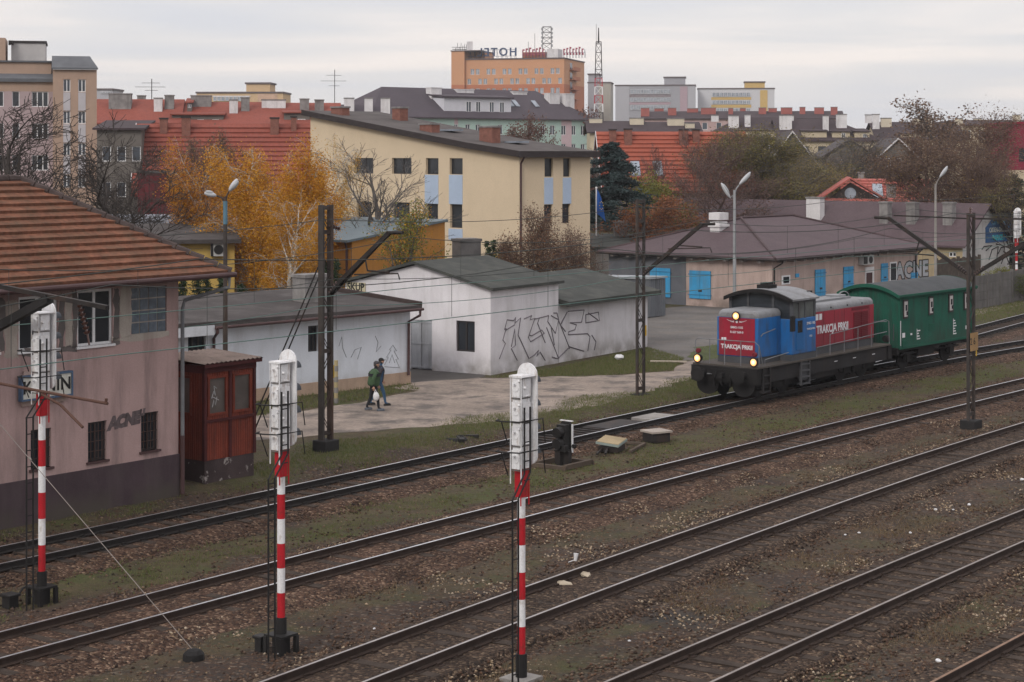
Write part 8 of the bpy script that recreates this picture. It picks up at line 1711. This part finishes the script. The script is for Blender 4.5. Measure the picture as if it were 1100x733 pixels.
# black tyre-like heap and other debris
o = G(493, 474, -.24); t = thing('scrap_heap', 'low heap of black scrap on the grass beside the track', 'scrap', o, head(30)); rs = RS(5); mb = MB()
for i in range(7):
    a = rs.uniform(0, 6.28); c = Vector((rs.uniform(-.4, .4), rs.uniform(-.25, .25), rs.uniform(.02, .14))); e = Vector((math.cos(a), math.sin(a), rs.uniform(-.1, .2))) * rs.uniform(.25, .5); mb.bar(c - e, c + e, rs.uniform(.08, .16), rs.uniform(.05, .12))
mb.build('scrap_bars', K['black'], t); mb = MB(); mb.lathe([(.36, .02), (.42, .08), (.36, .16), (.22, .16), (.20, .08), (.22, .02)], (-.25, 0, 0), 'z', 16); mb.build('old_tyre', K['concrete_dark'], t)
def rock(name, label, cat, px, py, s, m, z=0., flat=.5, seed=1):
    rs = RS(seed); mb = MB(); mb.ball((0, 0, 0), 1, 9, 6); mb.v = [(x * (1 + rs.uniform(-.22, .22)) * s[0], y * (1 + rs.uniform(-.22, .22)) * s[1], zz * (1 + rs.uniform(-.25, .25)) * s[2]) for x, y, zz in mb.v]
    o = G(px, py, z); return tag(mb.build(name, m, None, M=Matrix.Translation(o + Vector((0, 0, s[2] * .6))) @ Matrix.Rotation(rs.uniform(0, 6), 4, 'Z')), label, cat)
wb = mat('white_plastic', (.62, .62, .63), rough=.5, var=.05, bump=0); lime = mat('pale_limestone', (.40, .34, .26), rough=.95, var=.15, bump=.3)
rock('plastic_bag', 'white plastic bag lying in the grass below the graffiti wall', 'bag', 665, 386, (.22, .16, .13), wb, 0, seed=2)
rock('pale_stone', 'flat pale stone between the rails, right of the nearest striped signal', 'stone', 603, 628, (.24, .14, .05), lime, -.2, seed=3); rock('pale_stone', 'second pale stone between the rails, nearer the far rail', 'stone', 629, 620, (.17, .12, .07), lime, -.2, seed=4)
mb = MB(); mb.box(-.8, .8, -.12, .12, 0, .05); o = G(718, 389); tag(mb.build('plank', mat('pale_plank', (.36, .31, .25), var=.15, bump=.2), None, M=Matrix.Translation(o) @ Matrix.Rotation(R(-6), 4, 'Z')), 'pale plank lying on the grass left of the locomotive', 'plank')
o = G(618, 605, -.24); t = thing('torn_cup', 'white torn paper cup on the ballast behind the two pale stones', 'litter', o, 0); mb = MB(); mb.tube([(0, 0, .05), (.02, .02, .22)], [.035, .06], 10); mb.build('cup', wb, t); mb = MB(); mb.bar((-.16, 0, .02), (0, 0, .08), .03, .01); mb.build('torn_strip', wb, t)
for i, (px, py, s, lab) in enumerate(((1005, 548, .07, 'scrap of white paper beside the rail below the wagon'), (1041, 543, .09, 'crumpled white paper nearest the tall mast with the number plate'), (1024, 547 + 171 - 170, .05, 'tiny white scrap between two crumpled papers'), (978, 573, .07, 'white scrap in the middle of the dry right-hand field'), (923, 573, .06, 'pair-like white scrap left of the middle field'), (908, 575, .05, 'small white scrap leftmost in the dry field'), (1098, 516, .10, 'white crumpled paper at the right edge'), (1084, 571, .08, 'pale bluish scrap between old rails at right'), (1008, 711, .10, 'white rag beside the rusty corner track'), (574, 690, .05, 'white pebble-like scrap at the foot of the nearest signal'), (402, 676, .05, 'white scrap on the ballast left of the nearest signal'), (300, 703, .05, 'white scrap at the foot of the second striped signal'), (676, 689, .05, 'white scrap by the old mossy track'))):
    rock('paper_scrap', lab, 'litter', px, py, (s * .7, s * .5, s * .35), wb, -.27, seed=20 + i)
# point lever by the locomotive front
o = G(752, 402, -.05); t = thing('yellow_post_sleeve', 'grey ribbed post with yellow rings standing beside the leftmost mast', 'post', (G(361, 432).x, G(361, 432).y, -.06)); mb = MB()
for i in range(8): mb.tube([(0, 0, i * .2), (0, 0, (i + 1) * .2)], .075 if i % 2 else .085, 10, i % 2)
mb.build('post', [mat('post_grey', (.20, .19, .18), bump=.1), mat('post_yellowish', (.34, .28, .15), bump=.1)], t)

# ------------------------------------------------------------------ two people walking along the lane
skin = mat('skin', (.42, .25, .18), rough=.6, var=.05, bump=0)
def body(name, label, p, rot, J, mats, jacket_hem, parts):
    t = thing(name, label, 'person', p, rot)
    def skinned(nm, verts, edges, m, sub=2):
        me = bpy.data.meshes.new(nm); me.from_pydata([v[0] for v in verts], edges, []); me.materials.append(m); o = link(nm, me, t)
        md = o.modifiers.new('skin', 'SKIN'); md.use_smooth_shade = True
        lay = me.skin_vertices[0] if me.skin_vertices else None
        if lay is None:
            bm = bmesh.new(); bm.from_mesh(me); bm.verts.layers.skin.verify(); bm.to_mesh(me); bm.free(); lay = me.skin_vertices[0]
        for i, v in enumerate(verts): r = v[1]; lay.data[i].radius = (r, r) if isinstance(r, float) else r; lay.data[i].use_root = (i == 0)
        s = o.modifiers.new('subdivision', 'SUBSURF'); s.levels = sub; s.render_levels = sub; return o
    return t, skinned
def walker(label, p, rot, jm, tm, sm, cap, height=1.76, stride=.32, arm_swing=.25, arm_r=None, band=None, bulk=1., lean=.04, carry=False):
    k = height / 1.76; t, skinned = body('person', label, p, rot, None, None, None, None); t.scale = (k, k, k)
    # the figure faces local +x
    hip, wst, chs, nk = Vector((0, 0, .93)), Vector((.02, 0, 1.08)), Vector((lean * 1.5, 0, 1.34)), Vector((lean * 2.2, 0, 1.50)); hd = Vector((lean * 2.2 + .03, 0, 1.64))
    V = [(hip, .14), (wst, .145), (chs, .15), (nk, .062), (hd, .075)]; E = [(0, 1), (1, 2), (2, 3), (3, 4)]
    def add(v, r, par): V.append((v, r)); E.append((par, len(V) - 1)); return len(V) - 1
    for s, sw in ((-1, stride), (1, -stride)):
        a = add(Vector((0, s * .095, .88)), .098, 0); kn = add(Vector((sw * .55 + .04, s * .10, .49)), .066, a); an = add(Vector((sw * 1.0 - (.05 if sw < 0 else 0), s * .10, .10 + (.05 if sw < 0 else 0))), .044, kn)
        add(Vector((sw * 1.0 + .13 - (.05 if sw < 0 else 0), s * .105, .045 + (.01 if sw < 0 else 0))), .040, an)
    hands = []
    for s, sw in ((-1, -arm_swing), (1, arm_swing)):
        sh = add(Vector((chs.x, s * .19, 1.40)), .070, 2); el = add(Vector((sw * .45 - .02, s * .25, 1.13)), .052, sh)
        w = arm_r if (arm_r is not None and s == 1) else Vector((sw * 1.0 + .08, s * .25, .89)); wr = add(w, .036, el); hands.append((w, (w - V[el][0]).normalized(), s))
    skinned('body', V, E, tm)
    # the jacket covers trunk and arms
    JV = [(Vector((-.01, 0, .84)), (.175 * bulk, .20 * bulk)), (Vector((.01, 0, 1.0)), (.165 * bulk, .195 * bulk)), (Vector((chs.x * .7, 0, 1.2)), (.165 * bulk, .20 * bulk)), (Vector((chs.x, 0, 1.38)), (.145 * bulk, .19 * bulk)), (nk, .085)]; JE = [(0, 1), (1, 2), (2, 3), (3, 4)]
    for w, d, s in hands:
        sh = len(JV); JV.append((Vector((chs.x, s * .20, 1.40)), .085)); JE.append((3, sh)); sw = -arm_swing if s < 0 else arm_swing
        el = len(JV); JV.append((Vector((sw * .45 - .02, s * .255, 1.13)), .072)); JE.append((sh, el)); JV.append((w - d * .05, .055)); JE.append((el, len(JV) - 1))
    skinned('jacket', JV, JE, jm)
    if band is not None:
        mb = MB(); n = 20; vs = []
        for z in (1.235, 1.335): vs += [((.160 * bulk + .028) * math.cos(2 * math.pi * i / n) + chs.x * .8, (.20 * bulk + .03) * math.sin(2 * math.pi * i / n), z) for i in range(n)]
        mb.add(vs, [(i, (i + 1) % n, n + (i + 1) % n, n + i) for i in range(n)]); mb.build('jacket_yoke', band, t, smooth=True)
    # shoes
    for s, sw in ((-1, stride), (1, -stride)):
        mb = MB(); x = sw - (.05 if sw < 0 else 0); zz = .045 + (.035 if sw < 0 else 0); mb.ball((x + .07, s * .105, zz), (.15, .052, .055), 12, 8); mb.box(x - .06, x + .20, s * .105 - .045, s * .105 + .045, zz - .045, zz - .015); mb.build('shoe', sm, t, smooth=True)
    # head: face, ears, cap and hair
    mb = MB(); mb.ball((hd.x, 0, hd.z + .0), (.095, .078, .118), 18, 14)
    mb.v = [(x + (.012 if x > hd.x + .05 and abs(z - hd.z) < .03 else 0) - (.02 if z < hd.z - .07 and x < hd.x else 0), y * (1 - .25 * max(0, (hd.z - z) / .12)), z) for x, y, z in mb.v]
    mb.prism([(hd.x + .085, -.012, hd.z - .03), (hd.x + .085, .012, hd.z - .03), (hd.x + .118, 0, hd.z - .035), ], (0, 0, .004)); mb.ball((hd.x + .098, 0, hd.z - .012), (.018, .014, .026), 8, 6)
    for s in (-1, 1): mb.ball((hd.x - .005, s * .078, hd.z - .005), (.022, .012, .032), 8, 6)
    mb.build('head', skin, t, smooth=True)
    mb = MB()
    for s in (-1, 1): mb.ball((hd.x + .085, s * .03, hd.z + .02), (.010, .012, .008), 8, 6)
    mb.build('eyes', K['black'], t); mb = MB(); mb.ball((hd.x + .09, 0, hd.z - .062), (.008, .024, .006), 8, 6); mb.build('mouth', mat('lips', (.25, .10, .09), bump=0), t)
    mb = MB(); mb.ball((hd.x - .022, 0, hd.z - .005), (.086, .082, .10), 14, 10); mb.build('hair', mat('dark_hair', (.05, .045, .042), bump=0), t, smooth=True)
    mb = MB(); mb.ball((hd.x - .008, 0, hd.z + .05), (.104, .09, .085), 16, 10); mb.v = [(x, y, max(z, hd.z + .025)) for x, y, z in mb.v]; P = [(hd.x + .05 + .12 * math.cos(a), .085 * math.sin(a), hd.z + .04) for a in [math.pi * (i / 8 - .5) for i in range(9)]]; mb.prism(P, (0, 0, .014)); mb.build('cap', cap, t, smooth=True)
    # hands with five fingers
    for w, d, s in hands:
        side = Vector((0, s, 0)); side = (side - d * side.dot(d)).normalized(); fwd = d.cross(side).normalized() * (1 if s < 0 else -1)
        mb = MB(); M = Matrix.Identity(4); c = w + d * .05
        for (i, ln) in enumerate((.070, .080, .074, .058)):
            o_ = c + fwd * (.030 - i * .020) + d * .035; b1 = o_ + d * ln * .5 - side * .006; b2 = b1 + d * ln * .4 - side * .026; mb.tube([o_ - d * .03, o_, b1, b2], [.010, .0095, .009, .007], 6)
        tb = c + fwd * .036 - d * .02; mb.tube([tb - fwd * .012, tb + fwd * .016 + d * .025 - side * .012, tb + fwd * .020 + d * .055 - side * .02], [.012, .011, .008], 6)
        mb.ball(c, (.036, .024, .05), 10, 8, 0, Matrix.Identity(4)); mb.build('hand', skin, t, smooth=True)
    return t, hands
o = G(401, 441.5, -.045)
jg = mat('green_jacket', (.050, .088, .046), rough=.85, var=.12, scale=4, bump=.2, bscale=20); dk = mat('dark_cloth', (.020, .021, .026), rough=.9, var=.2, bump=.1); jn = mat('blue_jeans', (.035, .075, .135), rough=.9, var=.2, bump=.1); shoe = mat('shoe_grey', (.10, .11, .13), bump=.05); capm = mat('grey_cap', (.055, .052, .058), bump=.1); jd = mat('dark_jacket', (.035, .030, .034), rough=.9, var=.2, bump=.1)
face = R(20)
t1, hands = walker('person in a green jacket and dark cap walking along the lane with a white bag', o, face, jg, dk, shoe, capm, 1.78, stride=.17, arm_swing=.14, band=dk, bulk=1.22)
o2 = G(406.5, 436, -.045)
t2, h2 = walker('person in a dark jacket and blue jeans half hidden behind the green jacket', o2, face + R(8), jd, jn, K['black'], K['black'], 1.74, stride=.24, arm_swing=.2, bulk=1.02)
# carried bag: hangs from the near hand
w = hands[0][0]; Mw = Matrix.Translation(o) @ Matrix.Rotation(face, 4, 'Z') @ Matrix.Scale(1.78 / 1.76, 4); hp = Mw @ (w + hands[0][1] * .10)
t = thing('carrier_bag', 'white plastic carrier bag hanging from the hand of the person in green', 'bag', hp + Vector((.06, 0, 0)), face); rs = RS(9)
mb = MB(); mb.ball((.02, 0, -.25), 1, 12, 9); mb.v = [((x - .02) * .115 * (1 + rs.uniform(-.12, .12)) + .02, y * .075 * (1 + rs.uniform(-.12, .12)), -.25 + (z + .25) * .165 * (1 + rs.uniform(-.08, .08))) for x, y, z in mb.v]; mb.build('bag_body', wb, t, smooth=True)
mb = MB(); mb.tube([(-.04, .02, -.12), (-.01, .01, .0), (.04, .0, -.12)], .012, 6); mb.tube([(-.04, -.03, -.12), (-.01, -.01, .0), (.05, -.03, -.12)], .012, 6); mb.build('handle', wb, t)

# ------------------------------------------------------------------ the hazy November air
mb = MB(); mb.box(-1250, 1250, -1250, 1250, -2.0, 62.0); hz = bpy.data.materials.new('air'); hz.use_nodes = True; hn = hz.node_tree; hn.nodes.clear()
ho = hn.nodes.new('ShaderNodeOutputMaterial'); pv = hn.nodes.new('ShaderNodeVolumePrincipled'); pv.inputs['Density'].default_value = .00017; pv.inputs['Color'].default_value = (.90, .91, .96, 1); pv.inputs['Anisotropy'].default_value = .0
hn.links.new(pv.outputs[0], ho.inputs['Volume']); hob = tag(mb.build('haze', hz), 'pale autumn haze lying over the whole town', 'haze', kind='stuff')
